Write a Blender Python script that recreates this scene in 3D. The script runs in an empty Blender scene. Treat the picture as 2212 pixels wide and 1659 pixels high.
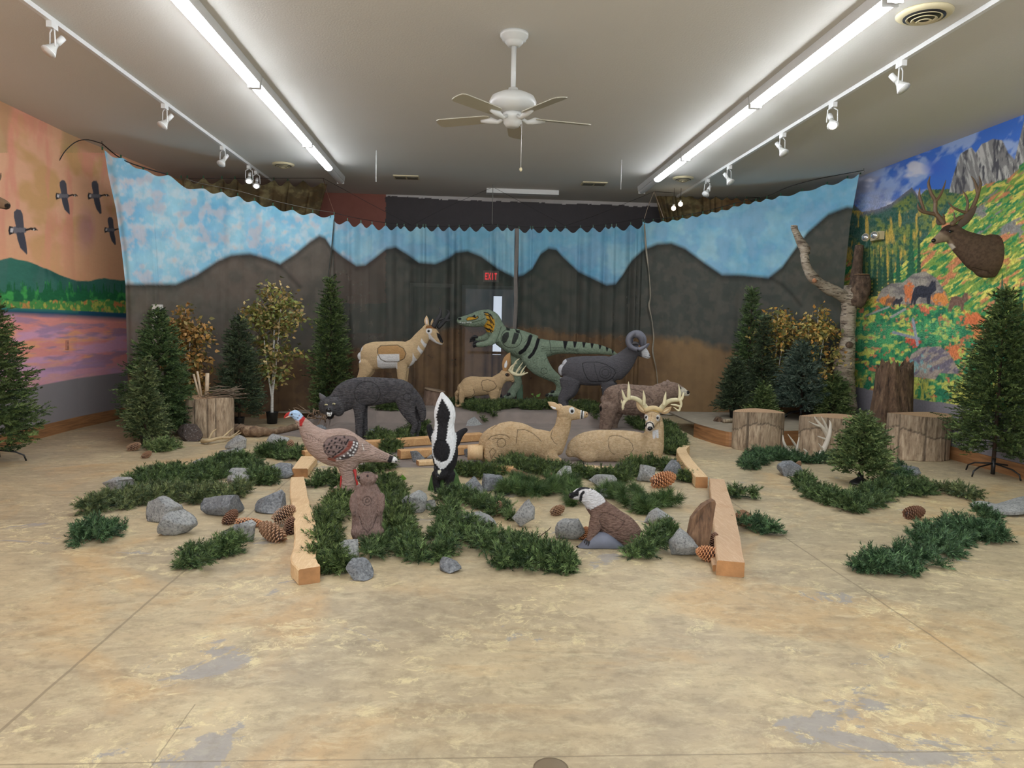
import bpy, math, random
import numpy as np
from mathutils import Matrix, Vector
C = bpy.context.scene.collection
SC = bpy.context.scene

# ------------------------------------------------------------------ camera
CAMZ = 1.55
F = 1600.0
CX, CY = 1106.0, 829.5
ROLL = 0.0215
CEIL = 4.0
XL, XR, YB = -5.4, 6.1, 14.5
def axes():
    dx, dy = 1010 - CX, CY - 702.0
    # undo the roll to find yaw and pitch that put the room axis on its vanishing point
    c, s = math.cos(ROLL), math.sin(ROLL)
    # solve yaw/pitch by Newton on projection of +Y
    yaw, pit = 0.06, 0.08
    def ax(yaw, pit):
        f = np.array([math.sin(yaw)*math.cos(pit), math.cos(yaw)*math.cos(pit), -math.sin(pit)])
        r0 = np.array([math.cos(yaw), -math.sin(yaw), 0.0])
        u0 = np.cross(r0, f)
        r = r0*c + u0*s
        u = u0*c - r0*s
        return f, r, u
    def err(yaw, pit):
        f, r, u = ax(yaw, pit)
        q = np.array([0, 1.0, 0])
        return np.array([F*q.dot(r)/q.dot(f) - dx, F*q.dot(u)/q.dot(f) - dy])
    p = np.array([yaw, pit])
    for it in range(20):
        e = err(*p); J = np.zeros((2, 2))
        for k in range(2):
            q = p.copy(); q[k] += 1e-5
            J[:, k] = (err(*q) - e)/1e-5
        p = p - np.linalg.solve(J, e)
    return ax(*p)
FW, RT, UP = axes()
CAM = np.array([0, 0, CAMZ])
cd = bpy.data.cameras.new('camera'); cam = bpy.data.objects.new('camera', cd); C.objects.link(cam)
cd.sensor_width = 36; cd.lens = 36*F/2212.0; cd.clip_start = 0.05; cd.clip_end = 100
cam.matrix_world = Matrix(((RT[0], UP[0], -FW[0], 0), (RT[1], UP[1], -FW[1], 0), (RT[2], UP[2], -FW[2], CAMZ), (0, 0, 0, 1)))
SC.camera = cam
SC.view_settings.view_transform = 'Standard'; SC.view_settings.look = 'None'
SC.view_settings.gamma = 1; SC.view_settings.use_curve_mapping = False
SC.view_settings.exposure = 0.0
SC.cycles.use_denoising = True
SC.cycles.use_adaptive_sampling = True; SC.cycles.adaptive_threshold = 0.025; SC.cycles.max_bounces = 6; SC.cycles.transparent_max_bounces = 12
SC.cycles.diffuse_bounces = 4; SC.cycles.glossy_bounces = 3
SC.cycles.sample_clamp_indirect = 6
# even world light added to enter where the rear wall is left out
w = bpy.data.worlds.new('world'); SC.world = w; w.use_nodes = True
w.node_tree.nodes['Background'].inputs[0].default_value = (0.93, 0.97, 1.0, 1)
w.node_tree.nodes['Background'].inputs[1].default_value = 2.6
TUBE_STRENGTH = 46.0

def ray(px, py):
    d = FW*F + RT*(px - CX) + UP*(CY - py)
    return d/np.linalg.norm(d)
def W(px, py, Y):
    d = ray(px, py); return CAM + d*(Y/d[1])
def onz(px, py, z=0.0):
    d = ray(px, py); return CAM + d*((z - CAMZ)/d[2])
def onx(px, py, X):
    d = ray(px, py); return CAM + d*(X/d[0])
def proj(P):
    P = np.asarray(P, float) - CAM
    f = P @ FW
    f = np.where(np.abs(f) < 1e-3, 1e-3, f)
    return CX + F*(P @ RT)/f, CY - F*(P @ UP)/f

# ------------------------------------------------------------------ helpers
def lin(c):
    c = np.asarray(c, float)/255.0
    return np.where(c <= 0.04045, c/12.92, ((c + 0.055)/1.055)**2.4)
def L4(c): return tuple(lin(c)) + (1.0,)
def hash2(i, j, s=0):
    n = (i.astype(np.int64)*374761393 + j.astype(np.int64)*668265263 + s*974634777) & 0xffffffff
    n = ((n ^ (n >> 13))*1274126177) & 0xffffffff
    return ((n ^ (n >> 16)) & 0xffff)/65535.0
def vnoise(x, y, s=0):
    x = np.asarray(x, float); y = np.asarray(y, float)
    i = np.floor(x); j = np.floor(y); fx = x - i; fy = y - j
    fx = fx*fx*(3 - 2*fx); fy = fy*fy*(3 - 2*fy)
    a = hash2(i, j, s); b = hash2(i+1, j, s); c = hash2(i, j+1, s); d = hash2(i+1, j+1, s)
    return (a*(1-fx) + b*fx)*(1-fy) + (c*(1-fx) + d*fx)*fy
def fbm(x, y, s=0, o=4):
    t = 0; a = 0.5; n = 0
    for k in range(o):
        t = t + a*vnoise(x, y, s + k*17); n += a; a *= 0.5; x, y = x*1.62 - y*1.22 + 3.1, x*1.22 + y*1.62 - 1.7
    return t/n
def segd(px, py, pts):
    best = np.full(px.shape, 1e9)
    for (x0, y0), (x1, y1) in zip(pts[:-1], pts[1:]):
        dx, dy = x1-x0, y1-y0; l = dx*dx + dy*dy + 1e-9
        t = np.clip(((px-x0)*dx + (py-y0)*dy)/l, 0, 1)
        best = np.minimum(best, np.hypot(px-x0-t*dx, py-y0-t*dy))
    return best
def polysd(px, py, pts):
    pts = list(pts); d = segd(px, py, pts + [pts[0]])
    ins = np.zeros(px.shape, bool); n = len(pts)
    for k in range(n):
        x0, y0 = pts[k]; x1, y1 = pts[(k+1) % n]
        c = ((y0 > py) != (y1 > py))
        xi = (x1-x0)*(py-y0)/((y1-y0) if abs(y1-y0) > 1e-9 else 1e-9) + x0
        ins ^= c & (px < xi)
    return np.where(ins, d, -d)
def mixc(col, c, a):
    return col*(1-a[:, None]) + lin(c)[None, :]*a[:, None]
def blend(a, b, t): return a*(1-t[:, None]) + b*t[:, None]
def paint(col, px, py, ops, fe=0.8):
    for op in ops:
        k = op[0]
        if k == 'p': col = mixc(col, op[2], np.clip(polysd(px, py, op[1])/(op[3] if len(op) > 3 else fe) + .5, 0, 1))
        elif k == 's': col = mixc(col, op[3], np.clip((op[2]/2 - segd(px, py, op[1]))/fe + .5, 0, 1))
        elif k == 'e':
            q = np.hypot((px-op[1])/op[3], (py-op[2])/op[4]); m = min(op[3], op[4])
            col = mixc(col, op[5], np.clip((1-q)*m/fe + .5, 0, 1))
    return col

def mesh(name, V, Fc, m=None, parent=None, cols=None, smooth=True, cols2=None, midx=None):
    """V in world coordinates; Fc = array of tris/quads or list of faces; children are stored relative to their parent's base."""
    V = np.asarray(V, float).reshape(-1, 3)
    if parent is not None: V = V - BASE[parent.name]
    me = bpy.data.meshes.new(name)
    if isinstance(Fc, np.ndarray):
        nf, k = Fc.shape
        me.vertices.add(len(V)); me.vertices.foreach_set('co', V.ravel())
        me.loops.add(nf*k); me.loops.foreach_set('vertex_index', Fc.ravel().astype(np.int32))
        me.polygons.add(nf); me.polygons.foreach_set('loop_start', np.arange(0, nf*k, k, dtype=np.int32))
        me.update(calc_edges=True)
    else:
        me.from_pydata([tuple(v) for v in V], [], [tuple(int(i) for i in f) for f in Fc]); me.update()
    if smooth: me.polygons.foreach_set('use_smooth', [True]*len(me.polygons))
    for nm, cc in (('Col', cols), ('Col2', cols2)):
        if cc is not None:
            a = me.color_attributes.new(nm, 'FLOAT_COLOR', 'POINT')
            a.data.foreach_set('color', np.concatenate([cc, np.ones((len(cc), 1))], 1).ravel())
    if m is not None:
        for q in (m if isinstance(m, (list, tuple)) else [m]): me.materials.append(q)
    if midx is not None: me.polygons.foreach_set('material_index', np.asarray(midx, dtype=np.int32))
    o = bpy.data.objects.new(name, me); C.objects.link(o)
    if parent is not None:
        o.parent = parent
        BASE[o.name] = BASE[parent.name]
    else: BASE[o.name] = np.zeros(3)
    return o
BASE = {}
def thing(name, label, cat, base, group=None):
    o = bpy.data.objects.new(name, None); C.objects.link(o)
    o.location = tuple(base); BASE[o.name] = np.array(base, float)
    o.empty_display_size = .1
    o['label'] = label; o['category'] = cat
    if group: o['group'] = group
    return o
def tag(o, label, cat, group=None):
    o['label'] = label; o['category'] = cat
    if group: o['group'] = group
    return o
def recentre(o):
    """put the origin of a one-mesh thing at its base"""
    me = o.data; n = len(me.vertices); v = np.zeros(n*3); me.vertices.foreach_get('co', v); v = v.reshape(-1, 3)
    b = np.array([(v[:, 0].min()+v[:, 0].max())/2, (v[:, 1].min()+v[:, 1].max())/2, v[:, 2].min()])
    me.vertices.foreach_set('co', (v-b).ravel()); me.update(); o.location = tuple(b); BASE[o.name] = b
    return o

class MB:
    def __init__(s): s.v = []; s.f = []; s.n = 0
    def add(s, V, Fc):
        V = np.asarray(V, float); s.v.append(V)
        s.f += [tuple(int(i)+s.n for i in f) for f in Fc]; s.n += len(V); return s
    def box(s, c, d, R=None):
        x, y, z = np.array(d)/2
        V = np.array([(-x,-y,-z),(x,-y,-z),(x,y,-z),(-x,y,-z),(-x,-y,z),(x,-y,z),(x,y,z),(-x,y,z)])
        if R is not None: V = V @ np.asarray(R).T
        return s.add(V + np.array(c), [(0,3,2,1),(4,5,6,7),(0,1,5,4),(1,2,6,5),(2,3,7,6),(3,0,4,7)])
    def tube(s, pts, rad, n=8, cap=True):
        V, Fc = tube(pts, rad, n, cap); return s.add(V, Fc)
    def ell(s, c, r, n=12, R=None):
        V, Fc = ellipsoid(n, n//2+2); V = V*np.array(r)
        if R is not None: V = V @ np.asarray(R).T
        return s.add(V + np.array(c), Fc)
    def lathe(s, c, prof, n=24, R=None):
        V = []; k = len(prof)
        for (r, z) in prof:
            for i in range(n):
                a = 2*math.pi*i/n; V.append((r*math.cos(a), r*math.sin(a), z))
        V = np.array(V)
        if R is not None: V = V @ np.asarray(R).T
        Fc = [(j*n+i, j*n+(i+1) % n, (j+1)*n+(i+1) % n, (j+1)*n+i) for j in range(k-1) for i in range(n)]
        Fc += [tuple(range(n))[::-1], tuple(range((k-1)*n, k*n))]
        return s.add(V + np.array(c), Fc)
    def out(s, name, m, parent=None, smooth=True, **k):
        return mesh(name, np.concatenate(s.v), s.f, m, parent, smooth=smooth, **k)
def ellipsoid(n=16, k=10):
    V = [(0, 0, -1)]
    for j in range(1, k):
        t = math.pi*j/k
        for i in range(n):
            a = 2*math.pi*i/n; V.append((math.sin(t)*math.cos(a), math.sin(t)*math.sin(a), -math.cos(t)))
    V.append((0, 0, 1)); Fc = []
    for i in range(n): Fc.append((0, 1+(i+1) % n, 1+i))
    for j in range(k-2):
        for i in range(n): Fc.append((1+j*n+i, 1+j*n+(i+1) % n, 1+(j+1)*n+(i+1) % n, 1+(j+1)*n+i))
    b = 1+(k-2)*n
    for i in range(n): Fc.append((b+i, b+(i+1) % n, b+n))
    return np.array(V), Fc
def catmull(P, sub):
    P = np.asarray(P, float)
    if len(P) < 3: 
        t = np.linspace(0, 1, sub+1)[:, None]; return P[0]*(1-t)+P[-1]*t
    Q = np.concatenate([[2*P[0]-P[1]], P, [2*P[-1]-P[-2]]]); out = []
    for i in range(1, len(Q)-2):
        for t in np.linspace(0, 1, sub, endpoint=False):
            a, b, c, d = Q[i-1:i+3]
            out.append(.5*((2*b)+(-a+c)*t+(2*a-5*b+4*c-d)*t*t+(-a+3*b-3*c+d)*t**3))
    out.append(P[-1]); return np.array(out)
def tube(pts, rad, n=8, cap=True, sub=0, rad2=None, up=None, capround=False):
    P = np.asarray(pts, float); r = np.broadcast_to(np.asarray(rad, float), (len(P),)).copy()
    r2 = r.copy() if rad2 is None else np.broadcast_to(np.asarray(rad2, float), (len(P),)).copy()
    if sub:
        M = catmull(np.column_stack([P, r, r2]), sub); P, r, r2 = M[:, :3], np.maximum(M[:, 3], 1e-4), np.maximum(M[:, 4], 1e-4)
    if capround:
        ks = (0.35, 0.75, 0.95); 
        t0 = P[0]-P[1]; t0 = t0/np.linalg.norm(t0); t1 = P[-1]-P[-2]; t1 = t1/np.linalg.norm(t1)
        a = [(P[0]+t0*min(r[0], r2[0])*k*1.0, r[0]*math.sqrt(1-k*k), r2[0]*math.sqrt(1-k*k)) for k in ks][::-1]
        b = [(P[-1]+t1*min(r[-1], r2[-1])*k, r[-1]*math.sqrt(1-k*k), r2[-1]*math.sqrt(1-k*k)) for k in ks]
        P = np.array([q[0] for q in a] + list(P) + [q[0] for q in b])
        r = np.array([q[1] for q in a] + list(r) + [q[1] for q in b]); r2 = np.array([q[2] for q in a] + list(r2) + [q[2] for q in b])
    m = len(P); T = np.gradient(P, axis=0); T /= np.linalg.norm(T, axis=1)[:, None] + 1e-12
    if up is None:
        u = np.array([0, 1.0, 0.0]) if abs(T[0][1]) < .9 else np.array([1.0, 0, 0])
    else: u = np.array(up, float)
    V = np.zeros((m*n, 3)); A = np.arange(n)*2*math.pi/n
    for i in range(m):
        b = u - T[i]*u.dot(T[i]); b /= np.linalg.norm(b) + 1e-9
        nn = np.cross(b, T[i])
        if up is None: u = b
        V[i*n:(i+1)*n] = P[i] + np.outer(np.cos(A)*r[i], nn) + np.outer(np.sin(A)*r2[i], b)
    Fc = [(j*n+i, j*n+(i+1) % n, (j+1)*n+(i+1) % n, (j+1)*n+i) for j in range(m-1) for i in range(n)]
    if cap: Fc += [tuple(range(n))[::-1], tuple(range((m-1)*n, m*n))]
    return V, Fc

# ------------------------------------------------------------------ materials
MATS = {}
class NT:
    def __init__(s, name):
        s.m = bpy.data.materials.new(name); s.m.use_nodes = True; s.t = s.m.node_tree; s.b = s.t.nodes['Principled BSDF']
        s.out = s.t.nodes['Material Output']
    def n(s, ty, **k):
        q = s.t.nodes.new(ty)
        for a, v in k.items():
            if a.startswith('i_'):
                key = a[2:]; key = int(key) if key.isdigit() else key.replace('_', ' ')
                q.inputs[key].default_value = v
            else: setattr(q, a, v)
        return q
    def l(s, a, b): s.t.links.new(a, b)
    def coords(s, scale=(1, 1, 1), obj=True, rot=(0, 0, 0)):
        tc = s.n('ShaderNodeTexCoord'); mp = s.n('ShaderNodeMapping'); mp.inputs['Scale'].default_value = scale; mp.inputs['Rotation'].default_value = rot
        s.l(tc.outputs['Object' if obj else 'Generated'], mp.inputs[0]); return mp.outputs[0]
    def noise(s, vec, scale, detail=4, rough=.55, dist=0):
        q = s.n('ShaderNodeTexNoise'); q.inputs['Scale'].default_value = scale; q.inputs['Detail'].default_value = detail
        q.inputs['Roughness'].default_value = rough; q.inputs['Distortion'].default_value = dist
        s.l(vec, q.inputs['Vector']); return q.outputs['Fac']
    def ramp(s, fac, stops, interp='LINEAR'):
        q = s.n('ShaderNodeValToRGB'); q.color_ramp.interpolation = interp
        while len(q.color_ramp.elements) < len(stops): q.color_ramp.elements.new(.5)
        for e, (p, c) in zip(q.color_ramp.elements, stops): e.position = p; e.color = L4(c) if not isinstance(c, float) else (c, c, c, 1)
        s.l(fac, q.inputs[0]); return q.outputs[0]
    def mix(s, fac, a, b, mode='MIX'):
        q = s.n('ShaderNodeMix', data_type='RGBA', blend_type=mode)
        for inp, v in ((q.inputs[0], fac), (q.inputs[6], a), (q.inputs[7], b)):
            if isinstance(v, (int, float)): inp.default_value = v
            elif isinstance(v, tuple): inp.default_value = v if len(v) == 4 else L4(v)
            else: s.l(v, inp)
        return q.outputs[2]
    def bump(s, h, strength=.3, dist=.01):
        q = s.n('ShaderNodeBump'); q.inputs['Strength'].default_value = strength; q.inputs['Distance'].default_value = dist
        s.l(h, q.inputs['Height']); s.l(q.outputs[0], s.b.inputs['Normal']); return q
    def col(s, c):
        if isinstance(c, tuple): s.b.inputs['Base Color'].default_value = L4(c)
        else: s.l(c, s.b.inputs['Base Color'])
    def rough(s, r): s.b.inputs['Roughness'].default_value = r
def plain(name, c, rough=.6, metal=0, bump=0, bscale=60, var=.12, vs=8):
    if name in MATS: return MATS[name]
    t = NT(name); v = t.coords()
    c2 = tuple(max(0, min(255, x*(1-var*1.6))) for x in c)
    t.col(t.mix(t.noise(v, vs), tuple(min(255, x*(1+var*.6)) for x in c), c2)); t.rough(rough); t.b.inputs['Metallic'].default_value = metal
    if bump: t.bump(t.noise(v, bscale, 3), bump, .005)
    MATS[name] = t.m; return t.m
def vcol(name, rough=.75, nscale=25, namt=.18, stretch=(1, 1, 1), bump=.25, bscale=90, bdist=.006, spec=.3, rot=(0, 0, 0)):
    """colours come from the object's own painted pattern, plus procedural grain"""
    if name in MATS: return MATS[name]
    t = NT(name); a = t.n('ShaderNodeVertexColor', layer_name='Col'); v = t.coords(stretch, rot=rot)
    nz = t.noise(v, nscale, 4)
    d = t.ramp(nz, [(.3, 1-namt), (.7, 1+0.0)])
    t.col(t.mix(1.0, a.outputs[0], d, 'MULTIPLY')); t.rough(rough); t.b.inputs['Specular IOR Level'].default_value = spec
    if bump: t.bump(t.noise(v, bscale, 3), bump, bdist)
    MATS[name] = t.m; return t.m
# ------------------------------------------------------------------ room shell
def grid(nu, nv):
    i, j = np.meshgrid(np.arange(nu-1), np.arange(nv-1), indexing='ij')
    a = (i*nv + j).ravel(); return np.stack([a, a+nv, a+nv+1, a+1], 1)
def struct(name, V, Fc, m, **k):
    o = mesh(name, V, Fc, m, smooth=k.pop('smooth', False), **k); o['kind'] = 'structure'; return o

def floor_mat():
    t = NT('stained_concrete'); v = t.coords((1, 1, 1)); vs = t.coords((.7, 1.3, 1))
    n1 = t.noise(vs, 1.1, 10, .72, .5); n2 = t.noise(v, .55, 4, .6, .6); n3 = t.noise(t.coords((.8, 1.25, 1)), .95, 11, .74, 1.0)
    base = t.ramp(n1, [(.28, (150, 136, 112)), (.42, (176, 158, 128)), (.55, (190, 171, 136)), (.70, (206, 190, 156))])
    base = t.mix(t.ramp(n2, [(.40, 0.0), (.60, .65)]), base, (158, 145, 120))
    base = t.mix(t.ramp(t.noise(v, .8, 5, .6, 1.0), [(.52, 0.0), (.66, .55)]), base, (196, 158, 106))
    fine = t.noise(vs, 7, 12, .8, .5)
    base = t.mix(t.ramp(fine, [(.50, 0.0), (.62, .4)]), base, (220, 206, 168))
    gr_ = t.noise(t.coords((.8, 1.5, 1)), 4.5, 12, .82, .4)
    base = t.mix(1.0, base, t.ramp(gr_, [(.36, .74), (.5, .97), (.62, 1.0)]), 'MULTIPLY')
    # worn grey patches rimmed with flaking yellow sealer
    flk = t.noise(v, 8, 12, .8, .8); reg = t.ramp(n3, [(.50, 0.0), (.575, 1.0)])
    fm = t.n('ShaderNodeMath', operation='MULTIPLY'); t.l(t.ramp(flk, [(.52, 0.0), (.56, .7)]), fm.inputs[0]); t.l(reg, fm.inputs[1])
    base = t.mix(fm.outputs[0], base, (222, 207, 160))
    base = t.mix(t.ramp(n3, [(.600, 0.0), (.607, .85), (1.0, .85)]), base, (150, 145, 140))
    n5 = t.noise(v, 14, 6, .7)
    base = t.mix(t.ramp(n5, [(.3, .4), (.5, 0.0)]), base, (120, 108, 84))
    # trowelled joints and hairline cracks
    sx = t.n('ShaderNodeSeparateXYZ'); tc = t.n('ShaderNodeTexCoord'); t.l(tc.outputs['Object'], sx.inputs[0])
    def mth(op, a, b=None, c=None):
        q = t.n('ShaderNodeMath', operation=op)
        for k, x in enumerate((a, b, c)):
            if x is None: continue
            if isinstance(x, (int, float)): q.inputs[k].default_value = x
            else: t.l(x, q.inputs[k])
        return q.outputs[0]
    wob = mth('MULTIPLY', mth('SUBTRACT', n1, .5), .03)
    def line(axis, at, w):
        d = mth('ABSOLUTE', mth('SUBTRACT', mth('ADD', sx.outputs[axis], wob), at)); return mth('LESS_THAN', d, w)
    j = None
    for ax_, at, w_ in ((0, -1.72, .007), (0, 2.42, .006), (1, 6.71, .005), (1, 2.55, .004), (0, -1.07, .0025)):
        q = line(ax_, at, w_)
        if at == -1.07: q = mth('MULTIPLY', q, mth('LESS_THAN', sx.outputs[1], 2.95))
        j = q if j is None else mth('MAXIMUM', j, q)
    base = t.mix(mth('MULTIPLY', j, .55), base, (112, 100, 80))
    t.col(base)
    r = t.n('ShaderNodeMapRange'); t.l(n1, r.inputs[0]); r.inputs[3].default_value = .38; r.inputs[4].default_value = .6
    t.l(r.outputs[0], t.b.inputs['Roughness']); t.b.inputs['Specular IOR Level'].default_value = .35
    t.bump(n5, .08, .01); return t.m
Y0 = -1.5
struct('floor', [(XL-.3, Y0, 0), (XR+.3, Y0, 0), (XR+.3, YB+.3, 0), (XL-.3, YB+.3, 0), (XL-.3, Y0, -.1), (XR+.3, Y0, -.1), (XR+.3, YB+.3, -.1), (XL-.3, YB+.3, -.1)],
       [(0, 1, 2, 3), (7, 6, 5, 4), (0, 4, 5, 1), (1, 5, 6, 2), (2, 6, 7, 3), (3, 7, 4, 0)], floor_mat())
t = NT('ceiling_paint'); v = t.coords()
t.col(t.mix(t.noise(v, .7, 3), (216, 213, 206), (208, 205, 198))); t.rough(.9); t.bump(t.noise(v, 55, 4, .6), .35, .006)
struct('ceiling', [(XL-.3, Y0, CEIL), (XR+.3, Y0, CEIL), (XR+.3, YB+.3, CEIL), (XL-.3, YB+.3, CEIL), (XL-.3, Y0, CEIL+.1), (XR+.3, Y0, CEIL+.1), (XR+.3, YB+.3, CEIL+.1), (XL-.3, YB+.3, CEIL+.1)],
       [(3, 2, 1, 0), (4, 5, 6, 7), (0, 1, 5, 4), (1, 2, 6, 5), (2, 3, 7, 6), (3, 0, 4, 7)], t.m)

def mural_mat(name, nscale, stretch, amt):
    t = NT(name); a = t.n('ShaderNodeVertexColor', layer_name='Col'); b = t.n('ShaderNodeVertexColor', layer_name='Col2')
    v = t.coords(stretch); nz = t.noise(v, nscale, 5, .65, .6)
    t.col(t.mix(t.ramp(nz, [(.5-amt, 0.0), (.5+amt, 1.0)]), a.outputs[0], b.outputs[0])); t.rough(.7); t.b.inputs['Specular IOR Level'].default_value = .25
    return t.m
def il(px, pts):  # height of a traced line
    return np.interp(px, [p[0] for p in pts], [p[1] for p in pts])

# left wall with the sunset lake mural; past y=10.15 the wall steps in a little
def left_mural(px, py, Yw, Z):
    n = fbm(Yw*1.3, Z*2.2, 3); n2 = fbm(Yw*7, Z*9, 5); n3 = fbm(Yw*4, Z*1.5, 9)
    c = np.zeros((len(px), 3)) + lin((230, 176, 140))
    c = mixc(c, (206, 160, 104), np.clip((n-.52)*6, 0, .8)); c = mixc(c, (226, 150, 128), np.clip((n3-.5)*4, 0, .7))
    c = mixc(c, (186, 130, 150), np.clip(1-np.hypot((px-185)/26, (py-500)/60), 0, .65)*.8)
    c = mixc(c, (170, 150, 100), np.clip((vnoise(Yw*2+5, Z*2, 8)-.62)*4, 0, .5)*(py < 330))
    c = mixc(c, (235, 175, 130), np.clip((py-480)/90, 0, 1)*.6)
    c2 = c*1.06
    hill = il(px, [(-400, 600), (-150, 570), (0, 562), (25, 557), (60, 565), (100, 580), (140, 598), (165, 606), (190, 608), (225, 600), (260, 606), (400, 600)])
    m = np.clip((py - hill - (n2-.5)*3)/1.6+.5, 0, 1)
    hc = np.zeros_like(c) + lin((58, 112, 96)); hc = mixc(hc, (42, 90, 80), np.clip((n-.45)*5, 0, 1)); hc = mixc(hc, (70, 110, 100), np.clip((n3-.55)*5, 0, .7))
    c = blend(c, hc, m); c2 = blend(c2, hc*1.25, m)
    tl = 620 + 18*fbm(Yw*26, Z*0+3, 4, 3) - 26*(vnoise(Yw*30, Z*0, 6) > .55)*vnoise(Yw*60, Z*0, 2) + (px < 200)*0
    m = np.clip((py-np.maximum(tl, hill+8))/1.6+.5, 0, 1); g = np.zeros_like(c) + lin((34, 98, 62)); g = mixc(g, (64, 146, 74), np.clip((n2-.5)*7, 0, 1))
    c = blend(c, g, m); c2 = blend(c2, g*1.5, m)
    sh = 644 + 14*fbm(Yw*9, Z*0+1, 14, 3); m = np.clip((py-sh)/1.6+.5, 0, 1)
    y = np.zeros_like(c) + lin((90, 160, 84)); y = mixc(y, (200, 200, 96), np.clip((fbm(Yw*16, Z*16, 21)-.52)*8, 0, 1)); y = mixc(y, (226, 150, 90), np.clip((fbm(Yw*12, Z*12, 33)-.6)*8, 0, 1))
    c = blend(c, y, m); c2 = blend(c2, y*.7, m)
    sline = il(px, [(-400, 662), (0, 664), (100, 668), (260, 676), (400, 680)])
    m = np.clip((py-sline)/1.6+.5, 0, 1)
    wv = fbm(Yw*1.2, Z*11, 41, 5); wv2 = fbm(Yw*2.2+3, Z*18, 51, 4)
    wc = np.zeros_like(c) + lin((232, 152, 144)); wc = mixc(wc, (222, 164, 190), np.clip((wv-.45)*6, 0, 1)); wc = mixc(wc, (240, 168, 130), np.clip((wv2-.5)*5, 0, 1)); wc = mixc(wc, (160, 134, 166), np.clip((fbm(Yw*1.7, Z*14, 61)-.55)*6, 0, .7))
    wc = mixc(wc, (190, 156, 190), np.clip((py-770)/60, 0, .5)); wc = mixc(wc, (36, 84, 110), np.clip(1-(py-sline-8)/12, 0, 1)); wc = mixc(wc, (60, 130, 110), np.clip(1-(py-sline)/8, 0, .7)*(px < 170))
    c = blend(c, wc, m); c2 = blend(c2, wc*1.12, m)
    low = np.clip((py - il(px, [(-400, 915), (50, 839), (168, 817), (260, 805), (400, 790)]))/1.6+.5, 0, 1)
    gw = np.zeros_like(c)+lin((140, 134, 136)); c = blend(c, gw, low); c2 = blend(c2, gw*.96, low)
    # geese flying in the sunset sky
    G = [(0, 0, 1.0, 58, 520-15, 'a'), (130, 433, .82, 0, 0, 'b')]
    def goose(ox, oy, s, wl):
        def q(*p): return [(ox+x*s, oy+y*s) for x, y in p]
        return [('p', q((-14, -8), (4, -10), (16, -4), (14, 4), (2, 9), (-12, 6)), (120, 116, 122)),
                ('p', q((-7, -6), (-12, -30), (-12, -40), (-6, -46), (2, -45), (7, -36), (10, -6)), (84, 82, 90)),
                ('p', q((-7, 4), (10, 4), (15, 28), (17, 50), (wl+8, 52), (2, 38), (-4, 20)), (74, 74, 84)),
                ('p', q((-14, -8), (-22, -10), (-24, 0), (-22, 10), (-12, 6)), (40, 38, 42)), ('p', q((-13, -5), (-19, -6), (-20, 3), (-14, 4)), (214, 206, 204)),
                ('s', q((14, -1), (24, -4), (30, -3)), 4.4*s, (32, 30, 34)), ('e', ox+32*s, oy-3*s, 5*s, 3.2*s, (32, 30, 34)), ('e', ox+31*s, oy-2*s, 1.6*s, 1.8*s, (220, 214, 210)), ('s', q((35, -2), (39, -1)), 1.6*s, (32, 30, 34))]
    for g in ((42, 498, 1.0, 8), (138, 424, .76, 8), (207, 424, .74, 4), (240, 497, .62, 5)):
        c = paint(c, px, py, goose(*g)); c2 = paint(c2, px, py, goose(*g))
    return c, c2
def wall_mesh(name, X, ya, yb, step, fn, m, thick, slant=0):
    ny = int((yb-ya)/step)+1; nz = int(CEIL/step)+1
    Yw, Z = np.meshgrid(np.linspace(ya, yb, ny), np.linspace(0, CEIL, nz), indexing='ij'); Yw = Yw.ravel(); Z = Z.ravel()
    V = np.stack([X+slant*(Yw-ya), Yw, Z], 1); px, py = proj(V); c, c2 = fn(px, py, Yw, Z)
    Fc = grid(ny, nz)
    if X > 0: Fc = Fc[:, ::-1]
    # back face closes the wall to its real thickness
    n = len(V); B = np.array([(X+thick, ya, 0), (X+thick, yb, 0), (X+thick, yb, CEIL), (X+thick, ya, CEIL), (X, ya, 0), (X+slant*(yb-ya), yb, 0), (X+slant*(yb-ya), yb, CEIL), (X, ya, CEIL)])
    V = np.concatenate([V, B]); c = np.concatenate([c, np.tile(c[:1], (8, 1))]); c2 = np.concatenate([c2, np.tile(c2[:1], (8, 1))])
    ex = np.array([(0, 1, 2, 3), (4, 5, 1, 0), (5, 6, 2, 1), (6, 7, 3, 2), (7, 4, 0, 3)])+n
    return struct(name, V, np.concatenate([Fc, ex]), m, cols=c, cols2=c2)
ML = mural_mat('sunset_lake_mural_paint', 9, (1, 1, 3), .25)
YK = 10.62
wall_mesh('wall_left', XL, 8.3, YK, .01, left_mural, ML, -.25)
wall_mesh('wall_left_front', XL, Y0, 8.3, .05, left_mural, ML, -.25)
wall_mesh('wall_left_rear', XL, YK, YB, .012, left_mural, ML, -.3, .09)

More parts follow.
